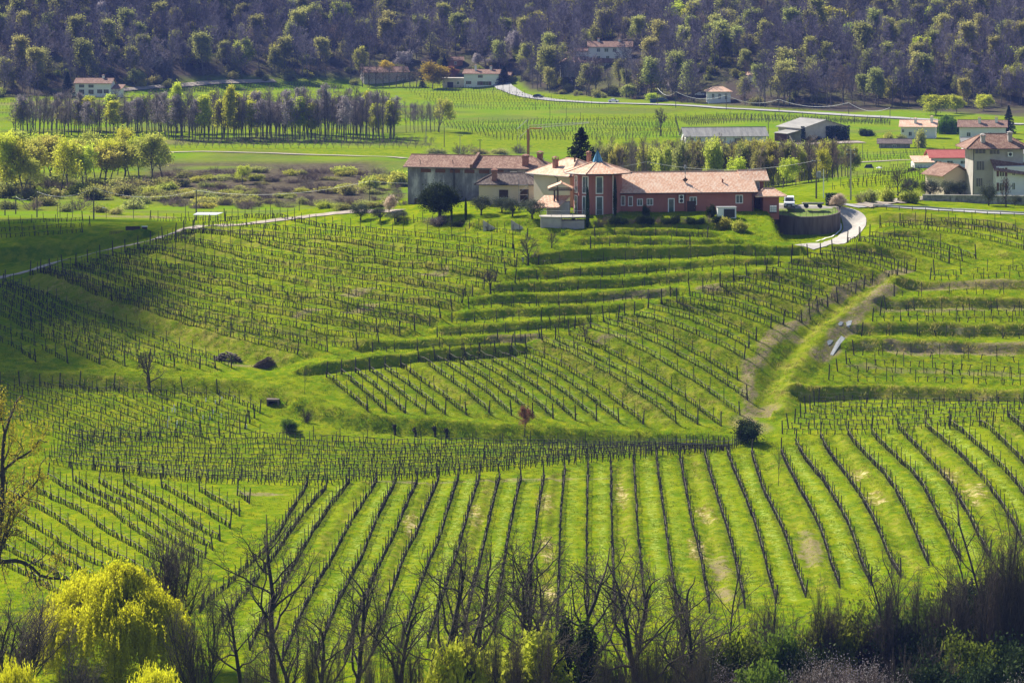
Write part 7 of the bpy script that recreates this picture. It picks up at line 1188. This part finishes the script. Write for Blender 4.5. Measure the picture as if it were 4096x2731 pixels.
hm = bpy.data.materials.new('valley_air'); nt, n, l = nodes_of(hm); out = n.new('ShaderNodeOutputMaterial'); pv = n.new('ShaderNodeVolumePrincipled'); pv.inputs['Color'].default_value = (0.22, 0.35, 1.0, 1); pv.inputs['Density'].default_value = 0.000058; pv.inputs['Anisotropy'].default_value = 0.0
l.new(pv.outputs[0], out.inputs['Volume'])
b = MB(); b.box(-760, 760, -30, 3320, float(ZF.min()) - 1.5, float(ZF.max()) + 30); tag(b.build('haze', hm), kind='stuff')

# ------------------------------------------------------------------ long grass: tufts over the near slopes, longer and drier on the banks
def tuft(seed, n, h, spread, m, w=.03):
    r = np.random.RandomState(seed); c = r.normal(size=(n, 2)) * spread; a = r.rand(n) * 6.28; hh = h * (.5 + .8 * r.rand(n)); le = r.normal(size=(n, 2)) * .45 * hh[:, None]; ww = w * (.7 + .8 * r.rand(n))
    A = np.stack([c[:, 0] + np.cos(a) * ww, c[:, 1] + np.sin(a) * ww, np.full(n, -.06)], 1); B = np.stack([c[:, 0] - np.cos(a) * ww, c[:, 1] - np.sin(a) * ww, np.full(n, -.06)], 1); T = np.stack([c[:, 0] + le[:, 0], c[:, 1] + le[:, 1], hh], 1)
    return npmesh('tuft', [(np.stack([A, B, T], 1).reshape(-1, 3), np.arange(3 * n).reshape(-1, 3), m)])
G1 = leafm('grass_blades', (0.145, 0.22, 0.004), (0.235, 0.30, 0.006), .5, .35); G2 = leafm('bright_grass', (0.24, 0.31, 0.008), (0.34, 0.39, 0.02), .5, .3); G3 = leafm('dry_grass', (0.34, 0.31, 0.05), (0.50, 0.44, 0.13), .45, .25)  # the second green is simply a brighter blade colour
TF = [tuft(1, 12, .20, .22, G1, .035), tuft(2, 12, .26, .26, G1, .04), tuft(3, 10, .22, .24, G2, .035), tuft(4, 14, .38, .24, G3, .035), tuft(5, 14, .40, .26, G1, .045)]
def sow(N):
    r = np.random.RandomState(77); y = np.sqrt(r.uniform(330 ** 2, 606 ** 2, N)); u = r.uniform(-.178, .178, N); j = np.clip(np.searchsorted(YS, y, side='right') - 1, 0, len(YS) - 2); fi = (u - U[0]) / (U[1] - U[0]); i = fi.astype(int); fu = fi - i; fy = (y - YS[j]) / (YS[j + 1] - YS[j])
    bil = lambda A: (A[j, i] * (1 - fu) + A[j, i + 1] * fu) * (1 - fy) + (A[j + 1, i] * (1 - fu) + A[j + 1, i + 1] * fu) * fy
    z = bil(ZF); dry = bil(DRY); di = bil(DIRT); no = bil(NOG); x = u * y; k = (no < .1) & (di * r.rand(N) < .25) & ((np.hypot(x - PC.x, y - PC.y) > PR + 1)); steep = np.abs(ZF[j + 1, i] - ZF[j, i]) / (YS[j + 1] - YS[j])
    clump = vnoise(x / 2.6 + 40, y / 2.6); k &= (r.rand(N) < .25 + 1.1 * smooth(.35, .7, clump) + 1.5 * smooth(.35, .8, steep))
    k &= (y > 492) | (r.rand(N) < .55); q = r.rand(N); pick = np.where(q < .4, 0, np.where(q < .72, 1, 2)); pick = np.where(dry * r.rand(N) > .36, 3, pick); pick = np.where((steep > .45) & (dry < .3) & (r.rand(N) < .3), 4, pick); scl = r.uniform(.5, 1.0, N) * (1 + .25 * smooth(.4, .8, steep)) * np.where(y < 492, .9, 1)
    P = np.stack([x, y, z], 1)[k]; return P, r.rand(N)[k] * 6.28, scl[k], pick[k].astype(np.int32)
P, ro_, sc_, pi_ = sow(205000); scatter('grass_tufts', P.tolist(), ro_.astype(np.float32), sc_.astype(np.float32), pi_, TF)
